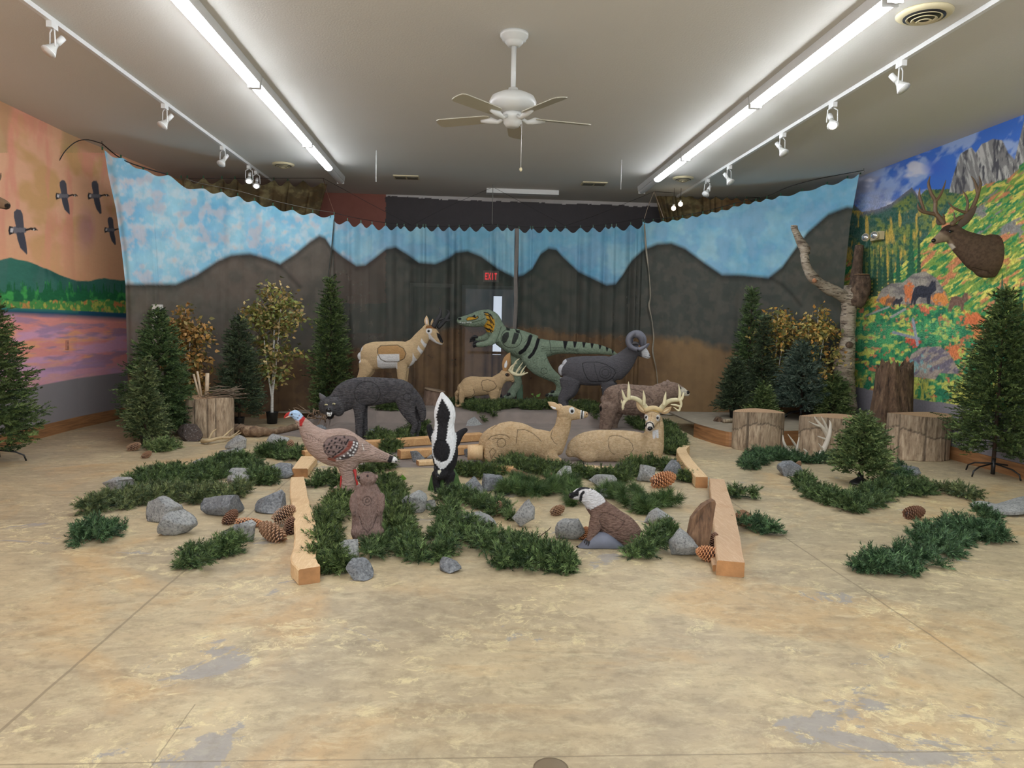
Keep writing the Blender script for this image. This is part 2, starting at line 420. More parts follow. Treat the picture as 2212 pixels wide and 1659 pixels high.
def right_mural(px, py, Yw, Z):
    a = .62; U = px*math.cos(a) - py*math.sin(a); Vv = px*math.sin(a) + py*math.cos(a)
    n = fbm(px/26, py/26, 1); n2 = fbm(U/22, Vv/6, 2); n3 = fbm(U/15, Vv/5, 7); nf = fbm(px/6, py/6, 11); cl = fbm(px/60, py/28, 15)
    # sky
    c = np.zeros((len(px), 3)) + lin((52, 108, 200)); dg = fbm((px+py)/30, (px-py)/60, 71)
    c = mixc(c, (150, 172, 214), np.clip((dg-.48)*6, 0, .9)); c = mixc(c, (150, 150, 170), np.clip((1960-px)/110, 0, 1)*np.clip((cl-.25)*4, 0, 1)); c = mixc(c, (206, 204, 214), np.clip((cl-.58)*8, 0, .9)*np.clip((2020-px)/30, 0, 1)); c = mixc(c, (56, 98, 196), np.clip(1-np.hypot((px-2020)/34, (py-360)/26), 0, 1)*1.0)
    # far range and forest slope
    rg = il(px, [(1780, 440), (1845, 442), (1862, 458), (1895, 452), (1925, 440), (1950, 420), (1970, 405), (1985, 425), (2000, 410), (2050, 408), (2130, 420), (2300, 400)])
    m = py > rg; f = np.zeros_like(c) + lin((60, 96, 84)); f = mixc(f, (112, 128, 62), np.clip((n-.42)*6, 0, 1)); f = mixc(f, (34, 84, 70), np.clip((nf-.5)*6, 0, .9)); f = mixc(f, (110, 106, 122), np.clip(1-(py-rg)/14, 0, 1)*(px < 1990)); f = mixc(f, (190, 160, 60), np.clip((fbm(px/9, py/30, 25)-.56)*8, 0, .9)*(py > 455))
    c[m] = f[m]
    # crags
    ck = [(2050, 415), (2062, 370), (2075, 332), (2098, 318), (2108, 330), (2120, 312), (2145, 300), (2165, 303), (2178, 330), (2192, 345), (2205, 290), (2215, 250), (2300, 180), (2300, 420), (2185, 400), (2120, 400), (2080, 420)]
    k = np.clip(polysd(px, py, ck)/.9+.5, 0, 1); rk = np.zeros_like(c) + lin((128, 126, 124)); rn = fbm((px-py*.25)/5, py/34, 31); rk = mixc(rk, (182, 180, 174), np.clip((rn-.5)*9, 0, 1)); rk = mixc(rk, (78, 78, 84), np.clip((fbm(px/6+9, py/26, 37)-.56)*10, 0, 1))
    c = blend(c, rk, k)
    # autumn hillside
    hl = il(px, [(1780, 520), (1900, 620), (1960, 560), (2010, 500), (2050, 450), (2080, 418), (2130, 398), (2180, 385), (2212, 350), (2300, 330)])
    m = py > hl + (nf-.5)*8; h = np.zeros_like(c) + lin((112, 150, 62)); h = mixc(h, (206, 196, 84), np.clip((n2-.45)*8, 0, 1)); h = mixc(h, (44, 128, 74), np.clip((n3-.5)*9, 0, 1)); h = mixc(h, (204, 118, 80), np.clip((fbm(U/30, Vv/9, 43)-.62)*10, 0, .85)); h = mixc(h, (124, 122, 122), np.clip((fbm(U/44, Vv/13, 55)-.62)*14, 0, .95)*(px > 2080)*(py < 560))
    c[m] = h[m]
    # pines
    for (x, top, bot, w) in ((1968, 480, 610, 13), (1866, 520, 640, 8), (1878, 515, 640, 7), (1890, 520, 640, 8), (1900, 525, 630, 7), (1912, 530, 630, 8), (1925, 540, 620, 8), (1940, 520, 630, 9), (1985, 470, 600, 6), (1855, 540, 640, 6), (2165, 585, 680, 10), (2185, 640, 760, 12), (2205, 600, 700, 10), (2150, 640, 700, 8)):
        tt = (py-top)/(bot-top); wd = w*np.clip(tt, 0, 1)*(.6+.4*np.abs(np.sin(py/ (2.6 if w < 10 else 4.0))))
        c = mixc(c, (28, 92, 66) if w > 8 else (30, 76, 56), np.clip((wd-np.abs(px-x))/1.2+.5, 0, 1)*(tt > 0)*(tt < 1)*.95)
    # boulder, bushes, meadow
    q = [(1892, 650), (1905, 625), (1925, 612), (1950, 610), (1972, 592), (1998, 586), (2022, 600), (2045, 635), (2048, 660), (1990, 664), (1920, 664)]
    rb = np.zeros_like(c) + lin((148, 140, 128)); rb = mixc(rb, (112, 106, 104), np.clip((fbm(px/18, py/8, 63)-.45)*6, 0, 1)); c = blend(c, rb, np.clip(polysd(px, py, q)/1.2+.5, 0, 1))
    m = (py > 655) & (py > il(px, [(1780, 668), (1850, 668), (1900, 660), (2000, 655), (2060, 668), (2100, 690), (2300, 690)])+(nf-.5)*6)
    g = np.zeros_like(c) + lin((52, 138, 84)); vn = vnoise(px/8, py/11, 81); g = mixc(g, (28, 106, 76), np.clip((vn-.4)*6, 0, 1)); g = mixc(g, (190, 194, 80), np.clip((fbm(px/13, py/9, 83)-.55)*9, 0, .9)); g = mixc(g, (190, 104, 70), np.clip((fbm(px/10, py/8, 87)-.64)*12, 0, .9)); g = mixc(g, (186, 186, 74), np.clip((py-800)/30, 0, 1)*np.clip((fbm(px/6, py/22, 89)-.46)*5, 0, .9))
    c[m] = g[m]
    for (x, y, rx, ry, cc) in ((1910, 650, 22, 12, (208, 124, 44)), (1964, 632, 12, 22, (206, 110, 50)), (2030, 645, 24, 14, (214, 128, 48)), (1998, 668, 14, 8, (208, 104, 70)), (2100, 690, 26, 18, (212, 104, 54)), (2120, 720, 20, 14, (216, 120, 60)), (2040, 780, 16, 20, (200, 90, 60)), (2060, 760, 20, 20, (206, 110, 60)), (1975, 740, 18, 10, (190, 70, 50))):
        c = mixc(c, cc, np.clip((1-np.hypot((px-x)/rx, (py-y)/ry))*3 + (nf-.5)*5, 0, .95))
    q = [(1955, 800), (1968, 766), (1990, 750), (2030, 748), (2050, 762), (2072, 800), (2070, 808), (2030, 806), (2020, 820), (1960, 812)]
    rb = np.zeros_like(c) + lin((150, 136, 124)); rb = mixc(rb, (104, 98, 112), np.clip((fbm(U/20, Vv/7, 93)-.45)*7, 0, 1)); c = blend(c, rb, np.clip(polysd(px, py, q)/1.2+.5, 0, 1))
    c = mixc(c, (104, 170, 170), np.clip((1-np.hypot((px-1985)/34, (py-790)/18))*2+(nf-.62)*8, 0, .6)); arc = np.sin(np.hypot((px % 16)-8, (py % 14)*1.3)*1.6); c = mixc(c, (92, 180, 116), np.clip(arc*2, 0, .6)*np.clip((1-np.hypot((px-1890)/58, (py-725)/36))*4, 0, 1)); c = mixc(c, (92, 180, 116), np.clip(arc*2, 0, .6)*np.clip((1-np.hypot((px-2030)/60, (py-715)/30))*4, 0, 1))
    bear = lambda ox, oy, s, cc, fl=1: [('p', [(ox+fl*x*s, oy+y*s) for x, y in ((-26, 26), (-22, 2), (-16, -12), (-2, -16), (12, -12), (17, -20), (20, -26), (24, -23), (28, -26), (28, -14), (30, -6), (26, -2), (18, 4), (16, 24), (10, 26), (8, 12), (-8, 10), (-14, 18), (-16, 28), (-20, 26), (-20, 18), (-24, 28))], cc)]
    ops = bear(1993, 632, 1.0, (44, 46, 58)) + bear(2068, 652, .8, (112, 84, 70)) + bear(1938, 652, .42, (50, 50, 60)) + bear(1922, 650, .4, (120, 90, 70)) + [('s', [(1870, 682), (1920, 663)], 4, (140, 146, 140)), ('s', [(1925, 685), (1955, 668)], 5, (146, 150, 146)), ('s', [(1930, 718), (1985, 732)], 6, (130, 138, 150)), ('s', [(1972, 690), (1982, 745)], 6, (140, 146, 158))]
    c = paint(c, px, py, ops)
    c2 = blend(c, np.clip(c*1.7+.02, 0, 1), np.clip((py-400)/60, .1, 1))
    low = py > il(px, [(1700, 810), (1850, 836), (1960, 858), (2070, 876), (2212, 900), (2500, 945)])
    c[low] = lin((138, 134, 142)); c2[low] = lin((132, 128, 136))
    g_ = c.mean(1, keepdims=True); c = (c*.93 + g_*.07)*1.08; g_ = c2.mean(1, keepdims=True); c2 = c2*.9+g_*.1
    return c, c2
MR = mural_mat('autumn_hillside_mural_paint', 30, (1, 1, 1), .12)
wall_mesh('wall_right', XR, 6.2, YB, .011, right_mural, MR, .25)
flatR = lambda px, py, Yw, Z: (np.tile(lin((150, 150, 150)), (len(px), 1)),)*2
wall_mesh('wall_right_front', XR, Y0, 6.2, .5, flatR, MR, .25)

def back_wall(px, py):
    c = np.zeros((len(px), 3)) + lin((78, 74, 76)); pk = px < 833 + (fbm(py/9, px*0, 3)-.5)*8
    c[pk] = lin((150, 96, 84)); hl = il(px, [(300, 640), (560, 660), (640, 655), (700, 650), (770, 657), (833, 655)]); m = pk & (py > hl); c[m] = lin((40, 72, 66))
    m = pk & (py > 720); c[m] = lin((92, 60, 56)); st = py < 446 + (px-1100)*.033 - 10 + (fbm(px/14, py*0, 5)-.5)*5 - np.clip((px-1000)/150, -1, 0)*-3; c[(~pk) & st] = lin((205, 200, 198))
    return c
nx, nz = 800, 260; Xg, Zg = np.meshgrid(np.linspace(XL, XR, nx), np.linspace(0, CEIL, nz), indexing='ij'); V = np.stack([Xg.ravel(), np.full(nx*nz, YB), Zg.ravel()], 1)
Fc = grid(nx, nz); px, py = proj(V); cb = back_wall(px, py); n = len(V)
V = np.concatenate([V, [(XL, YB+.2, 0), (XR, YB+.2, 0), (XR, YB+.2, CEIL), (XL, YB+.2, CEIL), (XL, YB, 0), (XR, YB, 0), (XR, YB, CEIL), (XL, YB, CEIL)]]); cb = np.concatenate([cb, np.tile(cb[:1], (8, 1))])
struct('wall_back', V, np.concatenate([Fc, np.array([(3, 2, 1, 0), (4, 0, 1, 5), (5, 1, 2, 6), (6, 2, 3, 7), (7, 3, 0, 4)])+n]), vcol('back_wall_paint', .8, 6, .1, bump=0), cols=cb)

wood_or = NT('stained_pine'); v = wood_or.coords((1, 1, 6)); v2 = wood_or.coords((.6, .6, 9))
wood_or.col(wood_or.ramp(wood_or.noise(v2, 3, 5, .6, 1), [(.3, (118, 82, 54)), (.55, (160, 114, 74)), (.75, (184, 138, 94))])); wood_or.rough(.5); wood_or = wood_or.m
o = MB().box((XL+.011, (Y0+YK)/2, .08), (.02, YK-Y0, .16)).out('baseboard_left', wood_or, smooth=False); o['kind'] = 'structure'
o = MB().box((XL+.045*(YB-YK)+.011, (YB+YK)/2, .08), (.02, YB-YK, .16), np.array([[1, .09, 0], [0, 1, 0], [0, 0, 1]])).out('trim_2', wood_or, smooth=False); o['kind'] = 'structure'
o = MB().box((XR-.011, (Y0+YB)/2, .08), (.02, YB-Y0, .16)).out('baseboard_right', wood_or, smooth=False); o['kind'] = 'structure'

# doors seen dimly through the drapes
def doorway(name, x0, x1, ztop, mf, ml, pane=None):
    p = bpy.data.objects.new(name, None); C.objects.link(p); p.location = ((x0+x1)/2, YB, 0); BASE[p.name] = np.array(p.location); p['kind'] = 'structure'
    b = MB(); w_ = .07
    b.box((x0-w_/2, YB-.03, ztop/2), (w_, .06, ztop)).box((x1+w_/2, YB-.03, ztop/2), (w_, .06, ztop)).box(((x0+x1)/2, YB-.03, ztop+w_/2), (x1-x0+2*w_, .06, w_)); b.out('door_frame', mf, p, smooth=False)
    MB().box(((x0+x1)/2, YB-.02, ztop/2), (x1-x0, .035, ztop)).out('door_leaf', ml, p, smooth=False)
    if pane is not None:
        MB().box(((pane[0]+pane[1])/2, YB-.05, (pane[2]+pane[3])/2), (pane[1]-pane[0], .02, pane[3]-pane[2])).out('window_pane', pane[4], p, smooth=False)
    MB().box((x0+.5, YB-.06, 1.02), (.9, .05, .05)).out('push_bar', mf, p, smooth=False)
    return p
def emis(name, c, s):
    if name in MATS: return MATS[name]
    t = NT(name); t.col((20, 20, 20)); t.b.inputs['Emission Color'].default_value = L4(c); t.b.inputs['Emission Strength'].default_value = s; MATS[name] = t.m; return t.m
d0, d1 = W(1005, 700, YB)[0], W(1108, 700, YB)[0]
pn = (W(1065, 700, YB)[0], W(1083, 700, YB)[0], W(1074, 766, YB)[2], W(1074, 640, YB)[2], emis('daylight_in_door_pane', (225, 238, 255), 2.6))
door_glow = emis('glowing_door_leaf', (120, 128, 142), .35)  # faint glow put into the leaf, standing for daylight behind it
doorway('door_1', d0, d1, W(1050, 625, YB)[2], plain('door_frame_paint', (120, 125, 135)), door_glow, pn)
q0, q1 = W(893, 700, YB)[0], W(972, 700, YB)[0]
doorway('door_2', q0, q1, W(930, 620, YB)[2], plain('door_frame_grey', (140, 138, 135)), plain('grey_door', (70, 70, 72)))
# slit of daylight beside the door
o = MB().box((W(1112, 700, YB)[0], YB-.03, (W(1112, 708, YB)[2]+W(1112, 645, YB)[2])/2), (.028, .04, W(1112, 645, YB)[2]-W(1112, 708, YB)[2])).out('window_1', emis('daylight_slit', (225, 238, 255), 3.0), smooth=False); o['kind'] = 'structure'
# ------------------------------------------------------------------ lamps and ceiling fittings
white = plain('white_enamel', (222, 222, 220), .35, var=.03)
cream = plain('cream_plastic', (208, 196, 160), .5, var=.04)
dark = plain('black_metal', (26, 25, 26), .4, var=.05)
tube_m = emis('lit_fluorescent_tube', (242, 248, 255), TUBE_STRENGTH)
def strip(x, ya, yb, lit, label):
    o = thing('ceiling_light', label, 'ceiling light', (x, (ya+yb)/2, CEIL), 'fluorescent strip lights on the ceiling')
    b = MB(); 
    prof = [(-.075, 0), (-.065, -.08), (.065, -.08), (.075, 0)]
    V = [(x+p[0], y, CEIL+p[1]-.001) for y in (ya+.005, yb-.005) for p in prof]
    b.add(V, [(0, 1, 2, 3), (7, 6, 5, 4), (0, 4, 5, 1), (1, 5, 6, 2), (2, 6, 7, 3), (3, 7, 4, 0)]); b.out('housing', white, o, smooth=False)
    def lens(y0, y1, m):
        A = np.linspace(0, math.pi, 9); V = [(x+.056*math.cos(q), y, CEIL-.081-.045*math.sin(q)) for y in (y0, y1) for q in A]
        Fc = [(i, i+1, i+10, i+9) for i in range(8)] + [(0, 9, 17, 8), tuple(range(9))[::-1], tuple(range(9, 18))]
        mesh('diffuser', V, Fc, m, o, smooth=False)
    lens(lit[0]+.027, lit[1]-.027, tube_m)
    if lit[1] < yb-.3: lens(lit[1]+.02, yb-.03, white)
    for y in (ya+.02, yb-.02): MB().box((x, y, CEIL-.098), (.118, .012, .05)).out('end_socket', white, o, smooth=False)
    return o
for x, nm in ((-2.18, 'left'), (2.97, 'right')):
    segs = [(0.25, 2.75), (2.77, 5.27), (5.29, 7.8), (7.82, 10.3), (10.32, 12.9)]
    word = ['out of view behind the camera', 'leaving the top edge of the photo', 'nearest one fully in view', 'second from the far end', 'farthest one with unlit far tubes']
    for k, (a, b_) in enumerate(segs):
        strip(x, a, b_, (a, b_ if k < 4 else 11.8), 'lit fluorescent strip light, %s row, %s' % (nm, word[k]))
a = W(1070, 419, 13.7); o = thing('ceiling_light', 'unlit white fluorescent fixture crosswise on the ceiling near the back wall', 'ceiling light', (.9, 13.6, CEIL))
MB().box((.95, 13.6, CEIL-.04), (1.3, .22, .08)).out('housing', white, o, smooth=False)

def R3(axis, a): return np.array(Matrix.Rotation(a, 3, axis))
def on_ceiling(px, py, z=CEIL): return onz(px, py, z)
def spot(px, py, railx, lit, yaw, label, drop=.05):
    # yoke lamp hanging under the track; py is the middle of the lamp
    c = onz(px, py, CEIL-.17); Y = c[1]; X = railx
    o = thing('spot_lamp', label, 'spotlight', (X, Y, CEIL-.04), 'white spot lamps on the ceiling tracks')
    MB().box((X, Y, CEIL-.065), (.045, .10, .05)).out('adapter', white, o, smooth=False)
    Rz = R3('Z', yaw); side = Rz @ np.array([1, 0, 0]); fw = Rz @ np.array([0, 1, 0]); top = np.array([X, Y, CEIL-.09]); piv = top - np.array([0, 0, .15])
    b = MB()
    for s in (-1, 1):
        b.tube([top+side*.01*s, top+side*.05*s-np.array([0, 0, .02]), top+side*.055*s-np.array([0, 0, .12]), piv+side*.055*s], .006, 6)
    b.out('yoke', white, o)
    ax_ = fw*.62 - np.array([0, 0, .78]); ax_ /= np.linalg.norm(ax_)
    MB().tube([piv-ax_*.13, piv-ax_*.05], [.026, .026], 12).out('lamp_holder', white, o)
    MB().tube([piv-ax_*.05, piv-ax_*.01, piv+ax_*.03, piv+ax_*.05], [.02, .03, .052, .055], 16).out('reflector_bulb', plain('frosted_glass', (205, 205, 200), .15, var=.03), o)
    MB().tube([piv+ax_*.045, piv+ax_*.058], [.06, .06], 18).out('rim', white, o)
    MB().tube([piv+ax_*.05, piv+ax_*.064], [.046, .038], 16).out('lamp_face', emis('lit_lamp_face', (255, 240, 220), 14.0) if lit else plain('lamp_glass', (215, 215, 212), .15, var=.02), o)
    return o
def rail(pa, pb, label):
    A = onz(*pa, CEIL-.02); B = onz(*pb, CEIL-.02); x = (A[0]+B[0])/2
    tag(recentre(MB().box((x, (A[1]+B[1])/2, CEIL-.021), (.038, B[1]-A[1], .04)).out('track_rail', white, smooth=False)), label, 'track')
    return x
xl = rail((-300, -260), (588, 393), 'long white lighting track on the ceiling along the sunset mural side')
xr = rail((2300, -110), (1475, 425), 'long white lighting track on the ceiling along the autumn mural side')
for (px, py, lit, yaw, lb) in ((130, 85, 0, 2.4, 'nearest spot lamp on the left track'), (368, 252, 0, 2.4, 'second spot lamp from the front on the left track'), (490, 338, 0, 2.6, 'middle spot lamp on the left track'), (541, 377, 1, 3.3, 'lit spot lamp, second from the far end of the left track'), (560, 388, 1, 3.3, 'lit spot lamp at the far end of the left track')):
    spot(px, py, xl, lit, yaw, 'white open yoke ' + lb)
for (px, py, lit, yaw, lb) in ((1930, 165, 0, -2.4, 'nearest spot lamp on the right track'), (1797, 250, 1, 3.0, 'glowing spot lamp, second from the front on the right track'), (1686, 312, 0, -2.6, 'middle spot lamp on the right track'), (1571, 378, 0, -2.5, 'spot lamp second from the far end of the right track'), (1519, 405, 0, 2.2, 'ring framed spot lamp at the far end of the right track')):
    spot(px, py, xr, lit, yaw, 'white open yoke ' + lb)
for px, py, lb in ((1455, 450, 'lower left'), (1470, 441, 'upper right')):
    c = W(px, py, 12.9); o = thing('hanging_bulb', 'small glowing round bulb before the brown drape, %s of the pair' % lb, 'bulb', c+np.array([0, 0, .05]))
    MB().ell(c, (.04, .04, .04)).out('glass_globe', emis('warm_bulb', (255, 236, 205), 8.0), o)
    MB().tube([c+np.array([0, 0, .03]), c+np.array([0, 0, .07])], .018).out('socket', white, o)
    MB().tube([c+np.array([0, 0, .07]), (c[0], c[1], CEIL-.002)], .003).out('cord', dark, o)

# round and slotted air vents
def rvent(px, py, r, label):
    c = onz(px, py, CEIL); o = thing('round_vent', label, 'air vent', c)
    MB().lathe(c-np.array([0, 0, .03]), [(r*.75, 0), (r*.9, .004), (r, .018), (r, .029)], 40).out('outer_ring', cream, o)
    MB().lathe(c-np.array([0, 0, .035]), [(r*.74, 0), (r*.74, .004)], 32).out('dark_throat', dark, o)
    for k, q in enumerate((.62, .44, .26)):
        b = MB(); n = 40; V = []
        for rr, zz in ((r*(q-.08), -.03-.012*k), (r*q, -.045-.012*k), (r*(q+.02), -.04-.012*k)):
            V += [(c[0]+rr*math.cos(2*math.pi*i/n), c[1]+rr*math.sin(2*math.pi*i/n), CEIL+zz) for i in range(n)]
        b.add(V, [(j*n+i, j*n+(i+1) % n, (j+1)*n+(i+1) % n, (j+1)*n+i) for j in range(2) for i in range(n)]); b.out('cone_blade', cream, o)
rvent(1997, 28, .2, 'large round cream ceiling vent beside the nearest right strip light')
rvent(612, 354, .17, 'round cream ceiling vent between left strip light and left track')
rvent(1476, 384, .17, 'small looking round cream vent near the far end of the right strip light')
for px, py, lb in ((878, 382, 'left of the fan cord'), (1283, 396, 'right of the fan cord')):
    c = onz(px, py, CEIL); o = thing('slot_vent', 'flat cream two-slot ceiling vent, ' + lb, 'air vent', c)
    MB().box(c-np.array([0, 0, .009]), (.42, .3, .016)).out('frame', cream, o, smooth=False)
    for s in (-.1, .1): MB().box(c+np.array([s, 0, -.02]), (.17, .2, .008)).out('slot', plain('vent_slot', (120, 114, 98)), o, smooth=False)
for px, pa, pb, lb in ((813, 325, 393, 'left of the ceiling fan'), (1343, 345, 409, 'right of the ceiling fan')):
    A = onz(px, pa, CEIL); B = W(px, pb, A[1]); o = tag(recentre(MB().tube([A-np.array([0, 0, .002]), (A[0], A[1], B[2])], .007 if px < 1000 else .004).out('hanging_rod', white)), 'thin white rod hanging from the ceiling, ' + lb, 'rod')

# ceiling fan
fc = onz(1111, 72, CEIL); FY = fc[1]; hub = W(1107, 222, FY); s = FY/F
fx = fc[0]; HZ = hub[2]
o = thing('ceiling_fan', 'white five-blade ceiling fan on a long down rod', 'ceiling fan', (fx, FY, CEIL))
fw_ = plain('fan_white', (206, 206, 202), .3, var=.02)
MB().lathe((fx, FY, CEIL-.11), [(.03, 0), (.05, .002), (.075, .03), (.08, .045), (.10, .05), (.105, .075), (.118, .08), (.12, .109)][::1], 36).out('canopy', fw_, o)
MB().tube([(fx, FY, CEIL-.1), (fx, FY, HZ+.08)], .021, 14).out('down_rod', fw_, o)
MB().lathe((fx, FY, HZ-.085), [(.10, 0), (.16, .015), (.19, .05), (.2, .09), (.18, .13), (.12, .16), (.05, .17), (.04, .205), (.025, .21)], 48).out('motor_housing', fw_, o)
MB().lathe((fx, FY, HZ-.20), [(.03, -.005), (.055, 0), (.075, .03), (.08, .07), (.085, .075), (.085, .115), (.06, .118)], 36).out('switch_housing', fw_, o)
blade_m = plain('fan_blade', (168, 162, 142), .4, var=.03)
for k, ang in enumerate(range(5)):
    a = math.radians(12+72*k); d = np.array([math.cos(a), math.sin(a), 0]); sd = np.array([-d[1], d[0], 0])
    zc = HZ-.12; tilt = .2
    P = [(.2, .05), (.23, .062), (.45, .068), (.66, .07), (.69, .055), (.70, .02)]
    prof = P + [(x, -y) for x, y in P[::-1]]; V = []
    for dz in (-.004, .004):
        for (x, y) in prof:
            V.append(np.array([fx, FY, zc+dz]) + d*x + sd*y*math.cos(tilt) + np.array([0, 0, y*math.sin(tilt)]))
    n = len(prof); Fc = [tuple(range(n))[::-1], tuple(range(n, 2*n))] + [(i, (i+1) % n, (i+1) % n+n, i+n) for i in range(n)]
    bl = mesh('blade', V, Fc, blade_m, o, smooth=False)
    b = MB().tube([np.array([fx, FY, zc+.0])+d*.07, np.array([fx, FY, zc-.03])+d*.13, np.array([fx, FY, zc-.012])+d*.2, np.array([fx, FY, zc-.01])+d*.29], [.016, .018, .03, .012], 10)
    mesh('blade_iron', b.v[0]*1.0, b.f, fw_, bl)
pc = W(1125, 366, FY-.05); b = MB().tube([(pc[0], pc[1], HZ-.17), (pc[0], pc[1], pc[2]+.02)], .0022, 5).out('pull_chain', white, o)
MB().ell((pc[0], pc[1], pc[2]), (.013, .013, .018)).out('chain_pull', cream, o)

# ------------------------------------------------------------------ drapes
RIDGE = [(200, 612), (262, 612), (380, 612), (425, 592), (470, 562), (500, 549), (540, 546), (575, 556), (605, 568), (640, 545), (670, 520), (690, 507), (702, 512), (715, 532), (740, 552), (770, 572), (790, 570), (810, 555), (835, 535), (855, 532), (880, 547), (905, 565), (940, 568), (970, 555), (985, 543), (1010, 540), (1040, 552), (1075, 578), (1110, 596), (1130, 592), (1150, 578), (1168, 546), (1185, 534), (1202, 537), (1215, 552), (1250, 585), (1290, 604), (1310, 614), (1330, 611), (1345, 592), (1365, 560), (1390, 537), (1420, 525), (1450, 523), (1480, 535), (1520, 565), (1560, 592), (1600, 592), (1660, 598), (1690, 575), (1715, 540), (1745, 500), (1790, 460), (1830, 445), (1870, 450)]
GROUND = [(200, 800), (262, 790), (560, 775), (700, 748), (800, 740), (900, 725), (1000, 692), (1040, 698), (1150, 700), (1250, 712), (1330, 714), (1400, 722), (1500, 726), (1570, 745), (1640, 765), (1870, 790)]
DEPTH = [(200, 10.45), (262, 10.6), (470, 11.8), (715, 12.6), (1065, 13.1), (1400, 13.3), (1640, 12.4), (1862, 11.2), (1900, 11.1)]
def drape_col(px, py, U, Z):
    n1 = fbm(px/34, py/30, 1); n2 = fbm(px/14, py/14, 2); n3 = fbm(px/90, py/70, 5)
    sky = np.zeros((len(px), 3)) + lin((140, 206, 236))
    sky = mixc(sky, (172, 224, 242), np.clip((n3-.4)*4, 0, 1)); lf = np.clip((820-px)/140, 0, 1)
    sky = mixc(sky, (222, 234, 240), np.clip((n2-.45)*3, 0, .65)*(.2+.8*lf)); sky = mixc(sky, (232, 218, 212), np.clip((n1*.5+n2*.5-.54)*6, 0, .75)*lf); sky = mixc(sky, (116, 180, 228), np.clip((n1-.45)*3, 0, .5)*(1-lf*.4)); sky = mixc(sky, (166, 210, 236), np.clip((n1-.55)*5, 0, .5)*(1-lf))
    rd = py - il(px, RIDGE)
    mt = np.zeros_like(sky) + lin((92, 94, 88)); mt = mixc(mt, (112, 102, 92), np.clip((900-px)/300, 0, 1)); mt = mixc(mt, (66, 78, 70), np.clip(1-np.abs(px-1080)/300, 0, 1)*.8); mt = mixc(mt, (78, 84, 78), np.clip((n1-.35)*1.5, 0, .4)); mt = mixc(mt, (122, 114, 104), np.clip((n2-.42)*1.6, 0, .3)); mt = mixc(mt, (36, 38, 38), np.clip(1-np.abs(rd-6)/12, 0, 1)*.55)
    for pts, wd in (([(600, 570), (620, 590), (648, 620)], 8), ([(1660, 598), (1690, 615), (1715, 640), (1730, 660)], 7), ([(855, 535), (870, 560), (905, 572)], 8)):
        mt = mixc(mt, (38, 38, 38), np.clip(1-segd(px, py, pts)/wd, 0, 1)*.5)
    gr = np.zeros_like(sky) + lin((132, 106, 80)); gr = mixc(gr, (106, 86, 70), np.clip((950-px)/250, 0, .9)); gr = mixc(gr, (158, 126, 88), np.clip((n2-.4)*2, 0, .35)); gr = mixc(gr, (106, 82, 62), np.clip((n1-.4)*2, 0, .4)); gr = mixc(gr, (166, 136, 98), np.clip((px-1380)/100, 0, 1)*np.clip((1600-px)/60, 0, 1)*.6)
    c = blend(sky, mt, np.clip((rd+4)/9, 0, 1)); gd = py - il(px, GROUND); c = blend(c, gr, np.clip((gd + (n2-.5)*16)/18, 0, 1))
    if Z is not None: c = mixc(c, (214, 208, 196), np.clip((.085-Z)/.02, 0, 1)*(px > 1395)*(px < 1600)*.9)
    return c
def drape_mat(name, thru):
    t = NT(name); a = t.n('ShaderNodeVertexColor', layer_name='Col'); v = t.coords((1, 1, 1))
    d = t.ramp(t.noise(v, 5, 5, .6), [(.3, .86), (.7, 1.0)]); col = t.mix(1.0, a.outputs[0], d, 'MULTIPLY')
    t.col(col); t.rough(.85); t.b.inputs['Specular IOR Level'].default_value = .15
    tl = t.n('ShaderNodeBsdfTranslucent'); t.l(col, tl.inputs[0]); tr = t.n('ShaderNodeBsdfTransparent')
    m1 = t.n('ShaderNodeMixShader'); m1.inputs[0].default_value = .12; t.l(t.b.outputs[0], m1.inputs[1]); t.l(tl.outputs[0], m1.inputs[2])
    m2 = t.n('ShaderNodeMixShader'); m2.inputs[0].default_value = thru; t.l(m1.outputs[0], m2.inputs[1]); t.l(tr.outputs[0], m2.inputs[2]); t.l(m2.outputs[0], t.out.inputs[0])
    t.bump(t.noise(v, 18, 4), .1, .01)
    return t.m
DM = drape_mat('painted_muslin', .12)
DM2 = drape_mat('sheer_painted_muslin', .27)
